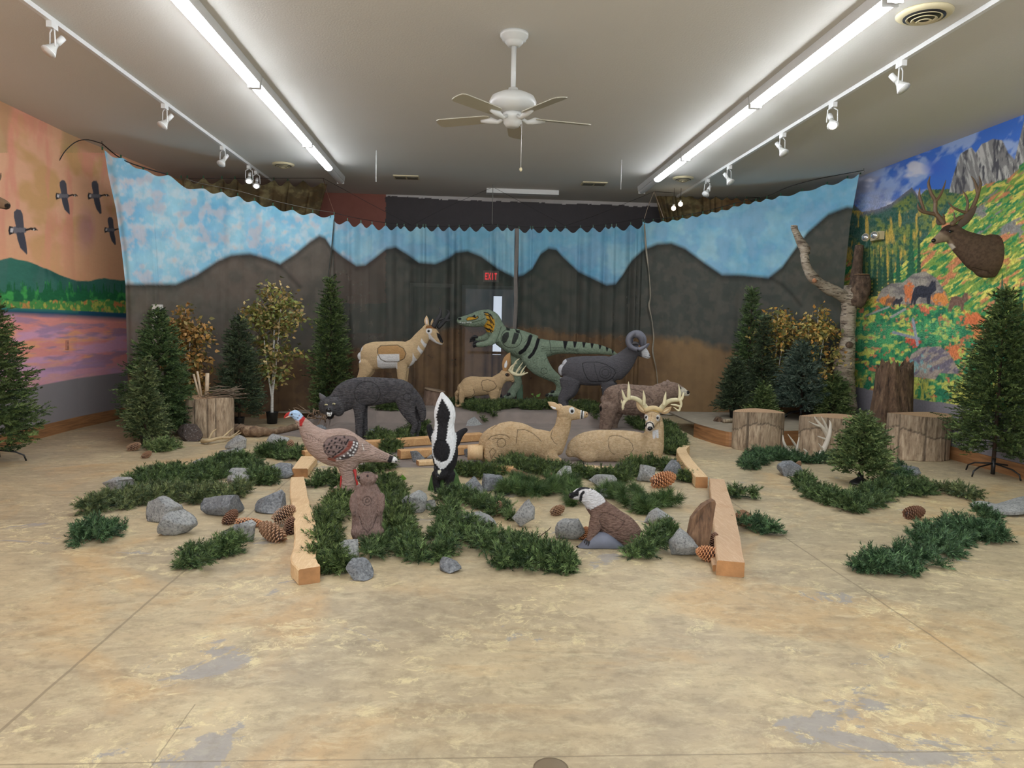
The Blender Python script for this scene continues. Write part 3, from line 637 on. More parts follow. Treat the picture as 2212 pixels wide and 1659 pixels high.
def drape(name, label, left, right, top, botz, clips, pleat, m, seed, colf=drape_col, dep=DEPTH, sag=6, nu=None, ydelta=0):
    """left/right: traced side edges (px,py); top: traced top edge; clips: px of the clips along the wire"""
    rng = np.random.RandomState(seed); x0, x1 = top[0][0], top[-1][0]; nu = nu or int((x1-x0)*1.6); nv = 170
    u = np.linspace(0, 1, nu); v = np.linspace(0, 1, nv)
    clips = np.array(sorted(clips), float); tx = x0 + (x1-x0)*u
    # scallops between clips
    ci = np.clip(np.searchsorted(clips, tx)-1, 0, len(clips)-2); ph = np.clip((tx-clips[ci])/(clips[ci+1]-clips[ci]+1e-6), 0, 1)
    drop = sag*(.5-.5*np.cos(2*math.pi*ph))**.8*np.clip((clips[ci+1]-clips[ci])/22, .4, 1.3)
    ty = il(tx, top) + drop
    phase = np.cumsum(np.ones(nu)*(x1-x0)/nu/ (9 + 34*vnoise(tx/26, tx*0, seed)))*2*math.pi
    V = np.zeros((nu, nv, 3))
    for i in range(nu):
        Yd = np.interp(tx[i], [d[0] for d in dep], [d[1] for d in dep]) + ydelta
        # where this strip of cloth meets the ground
        T = W(tx[i], ty[i], Yd); zz = T[2] + (botz(tx[i]) - T[2])*v
        fr = np.linspace(0, 1, nv)
        px_t, _ = proj(np.stack([np.full(nv, T[0]), np.full(nv, Yd), zz], 1))
        _, pyv = proj(np.stack([np.full(nv, T[0]), np.full(nv, Yd), zz], 1))
        el = np.interp(pyv, [p[1] for p in left], [p[0] for p in left]) - left[0][0] if left else 0
        er = np.interp(pyv, [p[1] for p in right], [p[0] for p in right]) - right[0][0] if right else 0
        sh = (el*(1-u[i])**3 + er*u[i]**3)*Yd/F
        amp = pleat(tx[i])
        w1 = np.sin(phase[i] + .5*np.sin(fr*3+seed)); w2 = np.sin(phase[i]*.43 + 1.3 + fr*1.5)
        V[i, :, 0] = T[0] + sh + amp*.35*np.cos(phase[i])*fr**.4
        V[i, :, 1] = Yd + amp*(w1*(.35+.65*np.minimum(fr*4, 1)) + .7*w2*np.minimum(fr*3, 1)) - .02*drop[i]/6
        V[i, :, 2] = zz + .012*math.sin(tx[i]/9.0)*fr
    V = V.reshape(-1, 3); px, py = proj(V); c = colf(px, py, None, V[:, 2])
    base = V.mean(0); base[2] = V[:, 2].min(); base[1] += .0
    o = thing(name, label, 'curtain', base, 'painted landscape drapes' if colf is drape_col else 'short brown drapes')
    me = mesh('cloth', V, grid(nu, nv), m, o, cols=c)
    cm = plain('green_clip', (46, 92, 66), .4)
    for k, cxp in enumerate(clips):
        if cxp < x0 or cxp > x1 or len(clips) > 60: continue
        Yd = np.interp(cxp, [d[0] for d in dep], [d[1] for d in dep])+ydelta; T = W(cxp, il(cxp, top)-1, Yd)
        MB().box(T+np.array([0, -.01, .012]), (.014, .02, .045)).out('clip', cm, o, smooth=False)
    return o
def bz(px): return float(np.interp(px, [200, 720, 860, 1250, 1380, 1900], [.02, .03, .262, .262, .03, .02]))
TL = [(222, 324), (270, 345), (310, 368), (360, 378), (400, 400), (430, 406), (480, 415), (520, 425), (560, 437), (600, 447), (640, 455), (690, 462), (722, 464)]
drape('backdrop_curtain', 'leftmost painted drape, cloudy blue sky over a brown mountain, beside the sunset mural', [(222, 300), (232, 380), (245, 450), (255, 540), (261, 612), (263, 900)], None, TL, bz,
      [222, 262, 310, 362, 438, 478, 514, 550, 590, 632, 676, 722], lambda x: .0015 if x > 330 else .008, DM, 1, sag=6)
TC = [(714, 470), (750, 477), (790, 483), (830, 487), (870, 489), (1000, 491), (1060, 489), (1112, 493)]
drape('backdrop_curtain', 'gathered painted drape left of centre, pleated blue sky over dark hills', None, None, TC, bz, [714, 751, 780, 804, 833, 858, 873, 901, 914, 920, 946, 970, 992, 1015, 1042, 1075, 1096, 1113], lambda x: (.022+.02*vnoise(x/30., 0, 3)) if x > 800 else .014, DM2, 2, sag=9)
TD = [(1121, 494), (1180, 493), (1250, 492), (1300, 491), (1340, 488), (1392, 482)]
drape('backdrop_curtain', 'gathered painted drape right of the centre gap, narrow dark peak', None, None, TD, bz, [1121, 1146, 1151, 1178, 1200, 1221, 1254, 1281, 1308, 1321, 1331, 1362, 1392], lambda x: .016+.022*vnoise(x/28., 0, 5), DM2, 3, sag=9)
TE = [(1388, 479), (1440, 477), (1500, 466), (1560, 453), (1600, 441), (1650, 431), (1700, 420), (1735, 413), (1770, 402), (1800, 396), (1830, 386), (1858, 376)]
drape('backdrop_curtain', 'rightmost painted drape, flat blue sky over two rounded dark hills, beside the autumn mural', None, [(1858, 360), (1850, 420), (1842, 480), (1836, 600), (1832, 900)], TE, bz, [1388, 1411, 1432, 1453, 1474, 1495, 1518, 1538, 1559, 1585, 1607, 1632, 1656, 1686, 1732, 1786, 1830, 1858], lambda x: .002, DM, 4, sag=4)
# pale lining strip in the gap between the two gathered drapes
A = W(1113, 492, 13.15); B = W(1122, 492, 13.15); nz = 60; V = []
for i in range(4):
    for j in range(nz):
        z = A[2] + (.3-A[2])*j/(nz-1); V.append((A[0]+(B[0]-A[0])*i/3+.01*math.sin(j*.3), 13.2+.02*(i % 2), z))
tag(recentre(mesh('lining_strip', V, grid(4, nz), plain('pale_lining', (150, 142, 136), .9))), 'narrow pale lining strip in the gap between the gathered drapes', 'cloth')
def brown_col(px, py, U, Z):
    n = fbm(px/22, py/16, 3); n2 = fbm(px/9, py/7, 8); c = np.zeros((len(px), 3)) + lin((100, 84, 56)); c = mixc(c, (150, 136, 96), np.clip((n-.42)*4, 0, .8)); c = mixc(c, (92, 82, 60), np.clip((n2-.48)*4, 0, .6)); return mixc(c, (140, 96, 60), np.clip((px-1500)/60, 0, 1)*.5)
dl = [(380, 12.3), (710, 13.6)]; dr = [(1380, 13.8), (1700, 13.4)]
drape('back_drape', 'short mottled olive brown drape hung high behind the left sky drape', None, [(708, 395), (692, 460)], [(392, 385), (440, 385), (560, 388), (700, 393), (708, 396)], lambda p: 3.0, [392, 405, 440, 480, 508, 545, 592, 622, 655, 700, 708], lambda x: .03, DM, 7, brown_col, dl, sag=10, nu=260)
drape('back_drape', 'short mottled brown drape hung high behind the right sky drape', [(1414, 415), (1432, 480)], None, [(1414, 416), (1450, 418), (1500, 423), (1600, 428), (1665, 434)], lambda p: 3.0, [1414, 1445, 1470, 1490, 1520, 1546, 1570, 1590, 1612, 1640, 1665], lambda x: .03, DM, 8, brown_col, dr, sag=6, nu=240)
# wires, hooks and the bent rod that carry the drapes
wire = plain('black_wire', (24, 22, 22), .5); gwire = plain('grey_wire', (120, 118, 112), .4)
def dY(px): return float(np.interp(px, [d[0] for d in DEPTH], [d[1] for d in DEPTH]))
def cable(pts, r, m, label, dep=None, nm='support_wire'):
    P = [W(p[0], p[1], p[2] if len(p) > 2 else dY(p[0])) for p in pts]; V, Fc = tube(P, r, 6, sub=4)
    return tag(recentre(mesh(nm, V, Fc, m)), label, 'wire')
hookL = onz(220, 310, CEIL-.03); hookR = onz(1866, 368, CEIL-.03)
def ap(p, P): px, py = proj(P); return (float(px), float(py), float(P[1]))
cable([ap(0, hookL), (262, 343), (310, 362), (362, 377)], .008, wire, 'black wire from the left ceiling hook down along the top of the leftmost drape')
cable([(400, 386), (438, 397), (514, 412), (590, 433), (676, 452), (722, 459)], .003, gwire, 'thin grey wire carrying the middle of the leftmost drape')
cable([(722, 460), (780, 473), (860, 484), (950, 489), (1062, 484)], .004, wire, 'sagging black wire carrying the gathered drape left of centre')
cable([(1066, 484), (1150, 491), (1250, 490), (1320, 483), (1392, 470)], .004, wire, 'sagging black wire carrying the gathered drape right of centre')
cable([(1392, 472), (1440, 471), (1520, 457), (1600, 436), (1656, 424), (1700, 405), (1760, 388), ap(0, hookR)], .006, wire, 'black wire rising to the right ceiling hook over the rightmost drape')
hc = onz(1065, 398, CEIL); hy = hc[1]
cable([(1065, 398, hy), (1064, 440, hy), (1063, 484, 13.1)], .006, gwire, 'vertical grey hanger wire at the centre from ceiling to drape wire')
cable([(1065, 404, hy), (960, 450, hy), (889, 487, 12.9)], .003, wire, 'thin black wire slanting from the centre hook down to the left')
cable([(1065, 404, hy), (1140, 444, 13.1), (1221, 488, 13.1)], .003, wire, 'thin black wire slanting from the centre hook down to the right')
lh = onz(698, 385, CEIL-.02); rh = onz(1413, 414, CEIL-.02)
cable([(400, 386, 12.4), (560, 385, 13.0), ap(0, lh)], .004, wire, 'black wire carrying the short left brown drape')
cable([ap(0, lh), (790, 435, 12.8), (889, 487, 12.9)], .003, wire, 'thin black wire from the left drape hook slanting down toward the centre')
cable([ap(0, lh), (708, 420, 12.7), (722, 460, 12.62)], .004, plain('copper_wire', (128, 84, 66), .4), 'copper coloured wire hanging beside the short left brown drape')
cable([ap(0, rh), (1540, 421, 13.6), (1640, 427, 13.5)], .004, wire, 'black wire carrying the short right brown drape')
cable([ap(0, rh), (1300, 460, 13.4), (1221, 488, 13.1)], .003, wire, 'thin black wire from the right drape hook slanting down toward the centre')
cable([ap(0, rh), (1400, 446, 13.4), (1392, 472, 13.29)], .006, plain('pale_cord', (176, 158, 140), .6), 'pale cord, left leg of the triangle above the rightmost drape')
cable([ap(0, rh), (1424, 444, 13.35), (1433, 470, 13.18)], .006, plain('pale_cord', (176, 158, 140), .6), 'pale cord, right leg of the triangle above the rightmost drape')
cable([(128, 347, 10.3), (142, 325, 10.35), (165, 306, 10.4), (190, 302, 10.42), ap(0, hookL)], .007, wire, 'bent black rod curving down from the left ceiling hook before the geese', nm='bent_rod')
for nm, h in (('left', hookL), ('right', hookR), ('centre', np.array([hc[0], hy, CEIL-.03]))):
    tag(recentre(MB().tube([(h[0], h[1], CEIL-.001), (h[0], h[1], CEIL-.03), (h[0]+.012, h[1], CEIL-.045), (h[0], h[1], CEIL-.06)], .006).out('ceiling_hook', gwire)), 'small metal hook in the ceiling holding the drape wires, %s one' % nm, 'hook')
for nm_, lb, pts, r, m in (('drape_seam', 'dark joining seam between the leftmost and the gathered drape', [(722, 472), (716, 540), (706, 620), (700, 700), (697, 740), (690, 800)], .007, plain('dark_seam', (52, 56, 52), .8)),
    ('twisted_drape_edge', 'twisted pale edge of cloth hanging between the two right-hand drapes', [(1392, 484), (1396, 540), (1402, 590), (1405, 640), (1402, 660), (1408, 690), (1412, 730), (1410, 760), (1418, 800), (1422, 850)], .012, plain('pale_twisted_hem', (150, 142, 126), .8, var=.4, vs=5))):
    V, Fc = tube([W(x, y, dY(x)-.10-(.03 if x > 1000 else 0)) for x, y in pts], [r*(1+.5*math.sin(i*2.1)) for i in range(len(pts))], 8, sub=6)
    tag(recentre(mesh(nm_, V, Fc, m)), lb, 'cloth')
# ------------------------------------------------------------------ animals: foam archery targets
CR = {'A': (650, 640, .16275), 'B': (960, 640, .18083), 'C': (1180, 690, .15371), 'D': (600, 860, .14467), 'E': (880, 820, .18083), 'F': (1180, 820, .15371), 'G': (620, 1000, .18083), 'H': (1120, 1000, .18083), 'M': (1960, 360, .15672), '1': (0, 0, 1.0)}
class Beast:
    """chains of traced cross-sections: (x, y, half height, half depth[, sideways shift towards the back]) in a crop of the photo"""
    def __init__(s, crop, Y): s.ox, s.oy, s.k = CR[crop]; s.Y = Y; s.v = []; s.f = []; s.n = 0; s.V = None
    def P(s, x, y, d=0):
        px, py = s.ox+x*s.k, s.oy+y*s.k; return W(px, py, s.Y + d*s.k*s.Y/F)
    def R(s, r): return r*s.k*s.Y/F
    def chain(s, pts, sub=5, n=20, add=True, cr=True):
        P = [s.P(p[0], p[1], p[4] if len(p) > 4 else 0) for p in pts]
        r1 = [s.R(p[2]) for p in pts]; r2 = [s.R(p[3] if len(p) > 3 else p[2]) for p in pts]
        V, Fc = tube(P, r1, n, True, sub, r2, up=(0, 1, 0) if not s.fwd(P) else (1, 0, 0), capround=cr)
        if add: s.v.append(V); s.f += [tuple(i+s.n for i in f) for f in Fc]; s.n += len(V)
        return V, Fc
    def fwd(s, P):
        d = P[-1]-P[0]; return abs(d[1]) > 1.2*math.hypot(d[0], d[2])
    def ell(s, x, y, rx, rz, ry, d=0, rot=0):
        V, Fc = ellipsoid(20, 12); V = V*np.array([s.R(rx), s.R(ry), s.R(rz)]); c, q = math.cos(rot), math.sin(rot)
        V = np.stack([V[:, 0]*c - V[:, 2]*q, V[:, 1], V[:, 0]*q + V[:, 2]*c], 1)
        s.v.append(V + s.P(x, y, d)); s.f += [tuple(i+s.n for i in f) for f in Fc]; s.n += len(V)
    def T(s, pts): return [(s.ox+x*s.k, s.oy+y*s.k) for x, y in pts]
    def ops(s, L):
        o = []
        for q in L:
            if q[0] == 'p': o.append(('p', s.T(q[1])) + tuple(q[2:]))
            elif q[0] == 's': o.append(('s', s.T(q[1]), q[2]*s.k, q[3]))
            else: o.append(('e', s.ox+q[1]*s.k, s.oy+q[2]*s.k, q[3]*s.k, q[4]*s.k, q[5]))
        return o
    def body(s, name, parent, base, ops, m, vox=.0065, smooth=9, fe=.9, grooves=(), tone=None):
        me = bpy.data.meshes.new('tmp'); me.from_pydata([tuple(v) for v in np.concatenate(s.v)], [], s.f)
        o = bpy.data.objects.new('tmp', me); C.objects.link(o)
        r = o.modifiers.new('r', 'REMESH'); r.mode = 'VOXEL'; r.voxel_size = vox
        q = o.modifiers.new('s', 'SMOOTH'); q.factor = .5; q.iterations = smooth
        dg = bpy.context.evaluated_depsgraph_get(); e = bpy.data.meshes.new_from_object(o.evaluated_get(dg))
        bpy.data.objects.remove(o); bpy.data.meshes.remove(me)
        n = len(e.vertices); V = np.zeros(n*3); e.vertices.foreach_get('co', V); V = V.reshape(-1, 3)
        N = np.zeros(n*3); e.vertices.foreach_get('normal', N); N = N.reshape(-1, 3)
        nf = len(e.polygons); lt = np.zeros(nf, np.int32); e.polygons.foreach_get('loop_total', lt); li = np.zeros(len(e.loops), np.int32); e.loops.foreach_get('vertex_index', li)
        Fc = li.reshape(-1, 4) if (lt == 4).all() else [list(p.vertices) for p in e.polygons]
        bpy.data.meshes.remove(e); s.V = V
        px, py = proj(V); sh = np.zeros(n)
        for g, w_ in grooves:
            d = segd(px, py, s.T(g)); sh += np.clip(1-d/(w_*s.k), 0, 1)
        V = V - N*(np.clip(sh, 0, 1)*.007)[:, None]
        col = np.zeros((n, 3)) + lin(base)
        if tone: col = mixc(col, tone, np.clip((fbm(px/3.5, py/3.5, 5)-.45)*5, 0, .8))
        col = paint(col, px, py, s.ops(ops), fe)
        gcol = tuple(c*.5 for c in base)
        col = paint(col, px, py, [('s', s.T(g), w_*s.k*.8, gcol) for g, w_ in grooves], .7)
        return mesh(name, V, Fc, m, parent, cols=col)
    def surf(s, x, y, rad=2.0):
        px, py = proj(s.V); q = np.hypot(px-(s.ox+x*s.k), py-(s.oy+y*s.k)); i = np.where(q < rad)[0]
        if len(i) == 0: i = np.argsort(q)[:5]
        return s.V[i[np.argmin(s.V[i, 1])]]
    def eye(s, x, y, r, m, parent, name='eye', sc=(1, .6, 1), push=.0):
        c = s.surf(x, y); R = s.R(r); return MB().ell(c+np.array([0, push, 0]), (R*sc[0], R*sc[1], R*sc[2]), 14).out(name, m, parent)
    def part(s, name, pts, m, parent, n=14, sub=5, cr=True, label=None):
        V, Fc = s.chain(pts, sub, n, False, cr); o = mesh(name, V, Fc, m, parent)
        if label: o['label'] = label
        return o
    def leaf(s, name, pts, m, parent, inner=None, mi=None, dd=-6):
        """an ear: shallow leaf-shaped cup"""
        o = s.part(name, pts, m, parent, 12, 6)
        if inner: s.part('inner_ear', [(x, y, r*.5, 4, (p[4] if len(p) > 4 else 0)+dd-(p[3] if len(p) > 3 else r)) for (x, y, r, *_), p in zip(inner, pts if len(pts) == len(inner) else [pts[1]]*len(inner))], mi, o, 10, 5)
        return o
    def gz(s, x, y, d=0): return s.P(x, y, d)

def fur(name, stretch=(1, 1, 2.5), rot=(0, 0, 0), bump=.5, b=70, amt=.16): return vcol(name, .8, 22, amt, stretch, bump, b, .022, .2, rot)
blk = plain('black_gloss', (18, 17, 18), .25, var=.02); blkm = plain('black_foam', (30, 29, 31), .6, var=.1)
ivory = plain('antler_ivory', (218, 208, 170), .45, bump=.15, bscale=50, var=.12, vs=12)
whitef = plain('white_foam', (226, 226, 226), .6, var=.05)
foam_m = fur('tan_foam_fur', (1, 1, 2.4), (0, .5, 0), .9, 55, .2); foam_g = fur('grey_foam_fur', (1, 1, 2.6), (0, -.5, 0), 1.0, 40, .26); foam_s = fur('smooth_foam', (1, 1, 1), (0, 0, 0), .15, 90, .1)
def tgt(name, label, cat, b, x, y):
    return thing(name, label, cat, b.P(x, y))

# --- pronghorn
b = Beast('A', 11.38)
o = tgt('pronghorn_target', 'tan and white pronghorn antelope figure with black horns standing behind the wolf', 'animal figure', b, 1050, 1480)
b.chain([(800, 800, 60, 50), (860, 790, 150, 85), (960, 790, 182, 110), (1100, 780, 180, 120), (1250, 775, 180, 120), (1400, 772, 168, 110), (1480, 750, 120, 85)])
b.chain([(1440, 740, 150, 85), (1530, 660, 120, 70), (1600, 560, 100, 60), (1665, 480, 85, 55)])
b.chain([(1660, 450, 80, 58), (1720, 475, 86, 58), (1790, 545, 70, 45), (1845, 600, 45, 35), (1868, 618, 30, 26)])
for d in (-45, 50):
    b.chain([(880 + d*.3, 880, 96, 52, d), (875 + d*.4, 980, 88, 45, d), (820 + d*.4, 1070, 55, 35, d), (775 + d*.4, 1160, 34, 28, d), (780 + d*.4, 1400, 28, 25, d), (800 + d*.4, 1475, 34, 26, d)])
    b.chain([(1350 + d*.3, 880, 82, 50, d), (1352 + d*.3, 1050, 60, 40, d), (1348 + d*.3, 1280, 34, 28, d), (1355 + d*.3, 1475, 33, 28, d)])
Wh = (232, 230, 228)
b.body('body', o, (206, 178, 138), [
    ('s', [(790, 680), (760, 740), (765, 860)], 60, Wh), ('p', [(1010, 860), (1020, 940), (1090, 965), (1280, 965), (1280, 870), (1310, 865), (1305, 765), (1025, 770), (1010, 800)], Wh),
    ('p', [(1020, 690), (1060, 655), (1280, 645), (1360, 690), (1395, 760), (1370, 830), (1312, 862), (1308, 765), (1025, 768)], (184, 144, 96)),
    ('p', [(1600, 560), (1588, 600), (1640, 680), (1695, 695), (1702, 655), (1640, 615)], Wh), ('p', [(1558, 650), (1543, 700), (1598, 775), (1640, 740), (1592, 700)], Wh), ('p', [(1485, 745), (1478, 850), (1420, 955), (1495, 935), (1545, 850), (1500, 790)], Wh),
    ('p', [(1690, 500), (1700, 560), (1728, 612), (1850, 655), (1885, 638), (1800, 600), (1740, 535), (1715, 500)], Wh), ('e', 1700, 460, 40, 40, Wh),
    ('p', [(1800, 480), (1845, 500), (1895, 590), (1885, 625), (1850, 612), (1812, 540)], (36, 34, 34)), ('p', [(1650, 430), (1660, 395), (1700, 370), (1780, 395), (1820, 445), (1740, 425)], (140, 98, 60))],
    foam_m, grooves=[([(1015, 760), (1020, 690), (1060, 655), (1280, 645), (1360, 690), (1395, 760), (1370, 830), (1290, 872), (1130, 875), (1060, 840), (1025, 775)], 12)])
tanp = plain('tan_foam', (204, 174, 134), .75, bump=.2, var=.1)
b.leaf('ear', [(1685, 405, 22, 10, -20), (1668, 340, 30, 12, -22), (1668, 300, 24, 10, -22), (1668, 262, 6, 5, -20)], tanp, o, [(1672, 370, 20), (1668, 330, 26), (1668, 290, 8)], plain('pale_pink', (222, 206, 196)))
b.leaf('ear', [(1735, 385, 16, 10, 40), (1742, 345, 18, 10, 44), (1750, 305, 6, 5, 44)], tanp, o)
b.part('horn', [(1765, 400, 34, 24, -14), (1800, 330, 32, 22, -18), (1838, 270, 26, 18, -20), (1855, 210, 17, 13, -20), (1850, 170, 12, 9, -18), (1828, 148, 5, 4, -16)], blkm, o)
b.part('horn_prong', [(1810, 318, 24, 16, -18), (1860, 305, 18, 12, -26), (1905, 290, 6, 5, -34)], blkm, o)
b.part('horn', [(1830, 410, 28, 22, 26), (1890, 345, 28, 20, 32), (1945, 275, 24, 17, 36), (1966, 225, 15, 11, 36), (1950, 192, 9, 7, 36), (1920, 180, 4, 3, 34)], blkm, o)
b.part('horn_prong', [(1905, 325, 20, 14, 32), (1950, 322, 15, 10, 26), (1995, 315, 5, 4, 22)], blkm, o)
b.eye(1703, 454, 17, blk, o); b.eye(1872, 598, 10, blk, o, 'nostril')

# --- dinosaur
b = Beast('B', 12.45)
o = tgt('dinosaur_target', 'green raptor dinosaur figure with black stripes and yellow neck before the drapes', 'animal figure', b, 1100, 1235)
b.chain([(1180, 620, 120, 80), (1100, 640, 165, 120), (960, 590, 165, 125), (830, 540, 158, 120), (700, 485, 125, 95), (620, 430, 105, 80)])
b.chain([(660, 460, 112, 85), (600, 370, 110, 80), (560, 290, 108, 78), (500, 250, 98, 78)])
b.chain([(530, 260, 104, 78), (430, 268, 100, 72), (330, 288, 82, 60), (240, 296, 64, 48), (185, 292, 46, 38)])
b.chain([(1100, 640, 150, 105), (1200, 625, 112, 85), (1350, 610, 82, 62), (1550, 614, 76, 48), (1700, 622, 70, 38), (1850, 636, 58, 30), (1980, 666, 38, 20), (2065, 702, 14, 10)])
b.chain([(1050, 700, 150, 75, -55), (1140, 830, 125, 65, -60), (1240, 920, 84, 50, -60), (1335, 985, 58, 40, -60), (1378, 1060, 48, 36, -60), (1372, 1130, 46, 36, -60), (1352, 1180, 40, 38, -60)])
b.chain([(1365, 1165, 45, 48, -60), (1290, 1178, 38, 50, -62), (1235, 1188, 26, 45, -64)])
b.chain([(880, 700, 120, 60, 60), (885, 850, 85, 50, 66), (862, 960, 60, 40, 66), (880, 1040, 48, 36, 66), (835, 1110, 52, 38, 66), (800, 1160, 52, 44, 66)])
b.chain([(815, 1180, 44, 48, 64), (750, 1205, 34, 45, 62), (695, 1220, 22, 38, 60)])
b.chain([(600, 500, 65, 40, -75), (540, 548, 44, 30, -95), (460, 572, 34, 28, -110), (400, 575, 32, 28, -118)]); b.chain([(540, 470, 55, 34, 45), (460, 500, 36, 26, 60), (390, 512, 30, 26, 66)])
BK = (34, 34, 36); Yl = (206, 156, 52)
tail = []
for x, h, wd in ((1445, 105, 30), (1560, 80, 26), (1668, 72, 24), (1765, 66, 22), (1860, 58, 20), (1945, 52, 18), (2012, 46, 16)):
    y = np.interp(x, [1445, 1700, 1850, 1980, 2065], [530, 545, 572, 622, 675]); tail.append(('p', [(x-wd, y-6), (x+wd, y+2), (x+wd*.1, y+h), (x-wd*.5, y+h*.9)], BK))
b.body('body', o, (136, 152, 130), [
    ('p', [(478, 188), (560, 225), (600, 285), (604, 350), (580, 432), (520, 430), (455, 392), (480, 340), (515, 290), (490, 230)], Yl)] +
    [('s', q, 13, BK) for q in ([(475, 195), (520, 200), (555, 235)], [(480, 220), (530, 230), (545, 255)], [(550, 215), (580, 270)], [(505, 275), (540, 285), (560, 320)], [(545, 265), (590, 340)], [(510, 335), (550, 350), (572, 378)], [(465, 370), (500, 385), (525, 405)], [(500, 380), (540, 400), (560, 432)], [(535, 390), (578, 420)])] +
    [('p', [(255, 275), (285, 245), (335, 240), (362, 215), (375, 250), (400, 228), (410, 255), (375, 282), (335, 288), (275, 295)], BK), ('p', [(262, 272), (290, 250), (340, 250), (372, 262), (400, 240), (398, 258), (370, 272), (330, 280), (275, 288)], Yl),
     ('s', [(165, 318), (230, 330), (300, 320), (370, 305), (440, 285), (480, 262)], 9, (84, 98, 80)), ('e', 182, 270, 22, 15, BK),
     ('p', [(688, 480), (705, 450), (745, 425), (770, 430), (772, 480), (740, 545), (705, 565), (688, 530)], (58, 62, 58)), ('p', [(835, 432), (892, 446), (880, 500), (840, 572), (800, 572), (812, 510)], (58, 62, 58)),
     ('s', [(1030, 478), (1000, 570), (955, 640), (905, 675)], 44, BK), ('s', [(1122, 515), (1095, 610), (1060, 680), (1015, 728)], 38, BK), ('p', [(735, 365), (782, 380), (780, 412), (740, 405)], BK), ('p', [(848, 392), (902, 408), (898, 445), (855, 432)], BK)] + tail,
    vcol('dinosaur_hide', .8, 20, .24, (1.6, 1, 1), 1.0, 30, .035, .2), vox=.008,
    grooves=[([(680, 362), (655, 440), (612, 565)], 9), ([(1257, 522), (1275, 675)], 9), ([(800+125*math.cos(a), 500+120*math.sin(a)) for a in np.linspace(0, 6.28, 24)], 9), ([(1010, 470), (985, 520), (950, 560)], 7), ([(1190+38*math.cos(a), 895+38*math.sin(a)) for a in np.linspace(0, 6.28, 14)], 6)] + [([(1160, 600+14*i), (1260, 610+10*i), (1400, 615+9*i), (1600, 640+5*i)], 6) for i in range(0, 6, 2)])
for i, x in enumerate(range(172, 320, 16)):
    c = b.surf(x, 316+ (6 if 190 < x < 260 else 0)); MB().tube([c+np.array([0, .006, .006]), c+np.array([0, -.004, -.018])], [.008, .002], 6).out('tooth', whitef, o)
for (x, y, d) in ((325, 500, 62), (345, 480, 40), (322, 525, 80)): b.part('claw', [(x+45, y+8, 14, 12, d+4), (x+15, y, 16, 14, d), (x-10, y+12, 12, 10, d), (x-18, y+26, 4, 4, d)], blkm, o)
for (x, y, d) in ((365, 545, -125), (360, 575, -118), (368, 590, -100)): b.part('claw', [(x+45, y+4, 14, 12, d+4), (x+10, y, 16, 14, d), (x-12, y+12, 11, 10, d), (x-16, y+28, 4, 4, d)], blkm, o)
for (x, y, d) in ((1290, 1140, -95), (1225, 1180, -92), (1268, 1192, -110), (765, 1172, 20), (665, 1190, 40), (690, 1216, 20)): b.part('claw', [(x+14, y-4, 16, 12, d), (x-4, y, 17, 13, d-8), (x-18, y+12, 6, 5, d-12)], blkm, o)
b.part('fern_support', [(930, 1060, 8, 6, 60), (900, 1120, 40, 10, 62), (900, 1170, 42, 12, 60), (900, 1230, 40, 14, 60)], plain('green_support', (70, 96, 74), .7, bump=.5, bscale=40), o)
b.part('stand_foot', [(820, 1235, 12, 20, 50), (960, 1262, 10, 16, -10), (985, 1240, 8, 8, -12)], dark, o)

# --- jackalope
b = Beast('B', 11.7)
o = tgt('jackalope_target', 'tan rabbit figure with upright ears and small cream antlers, under the dinosaur', 'animal figure', b, 400, 1320)
b.chain([(215, 1110, 75, 60), (300, 1078, 118, 85), (430, 1075, 116, 85), (560, 1062, 104, 75), (640, 1035, 84, 60)]); b.chain([(620, 1030, 85, 58), (690, 970, 68, 50), (715, 940, 60, 46)])
b.chain([(700, 935, 62, 48), (760, 960, 64, 44), (800, 990, 42, 30), (815, 1008, 26, 22)]); b.ell(290, 1135, 85, 85, 60, -50); b.chain([(225, 1150, 55, 40, -50), (205, 1230, 34, 28, -55), (215, 1300, 32, 26, -55)]); b.chain([(150, 1160, 30, 24, 30), (152, 1240, 22, 22, 34), (152, 1300, 26, 24, 30)])
b.chain([(150, 1312, 16, 22, -50), (250, 1312, 18, 24, -60)]); b.chain([(590, 1130, 70, 35, -30), (585, 1210, 45, 28, -34), (590, 1250, 30, 26, -40)]); b.chain([(630, 1110, 55, 35, 30), (625, 1230, 34, 28, 30)]); b.ell(155, 1155, 26, 34, 26)
b.body('body', o, (204, 174, 134), [('e', 755, 938, 26, 22, (90, 66, 50)), ('s', [(780, 1020), (825, 1000)], 6, (120, 86, 60))], foam_m, grooves=[([(440, 1040), (455, 1005), (520, 995), (590, 1020), (625, 1075), (600, 1110), (520, 1145), (460, 1120), (440, 1040)], 8), ([(350, 1110), (365, 1160), (330, 1200), (250, 1215)], 7)])
tan2 = plain('rabbit_ear_foam', (176, 134, 88), .75, var=.1)
b.leaf('ear', [(722, 885, 26, 14, -20), (728, 820, 40, 16, -24), (745, 755, 42, 16, -26), (770, 700, 22, 10, -26), (782, 678, 6, 5, -26)], tan2, o, [(728, 850, 26), (735, 810, 34), (742, 770, 8)], whitef)
b.leaf('ear', [(745, 890, 22, 14, 30), (760, 820, 30, 14, 34), (768, 750, 28, 12, 34), (772, 700, 8, 5, 34)], tan2, o)
b.eye(750, 930, 16, blk, o)
b.part('antler', [(775, 880, 18, 16, -24), (810, 915, 20, 16, -30), (870, 938, 18, 14, -36), (930, 935, 13, 10, -38), (995, 912, 5, 4, -38)], ivory, o)
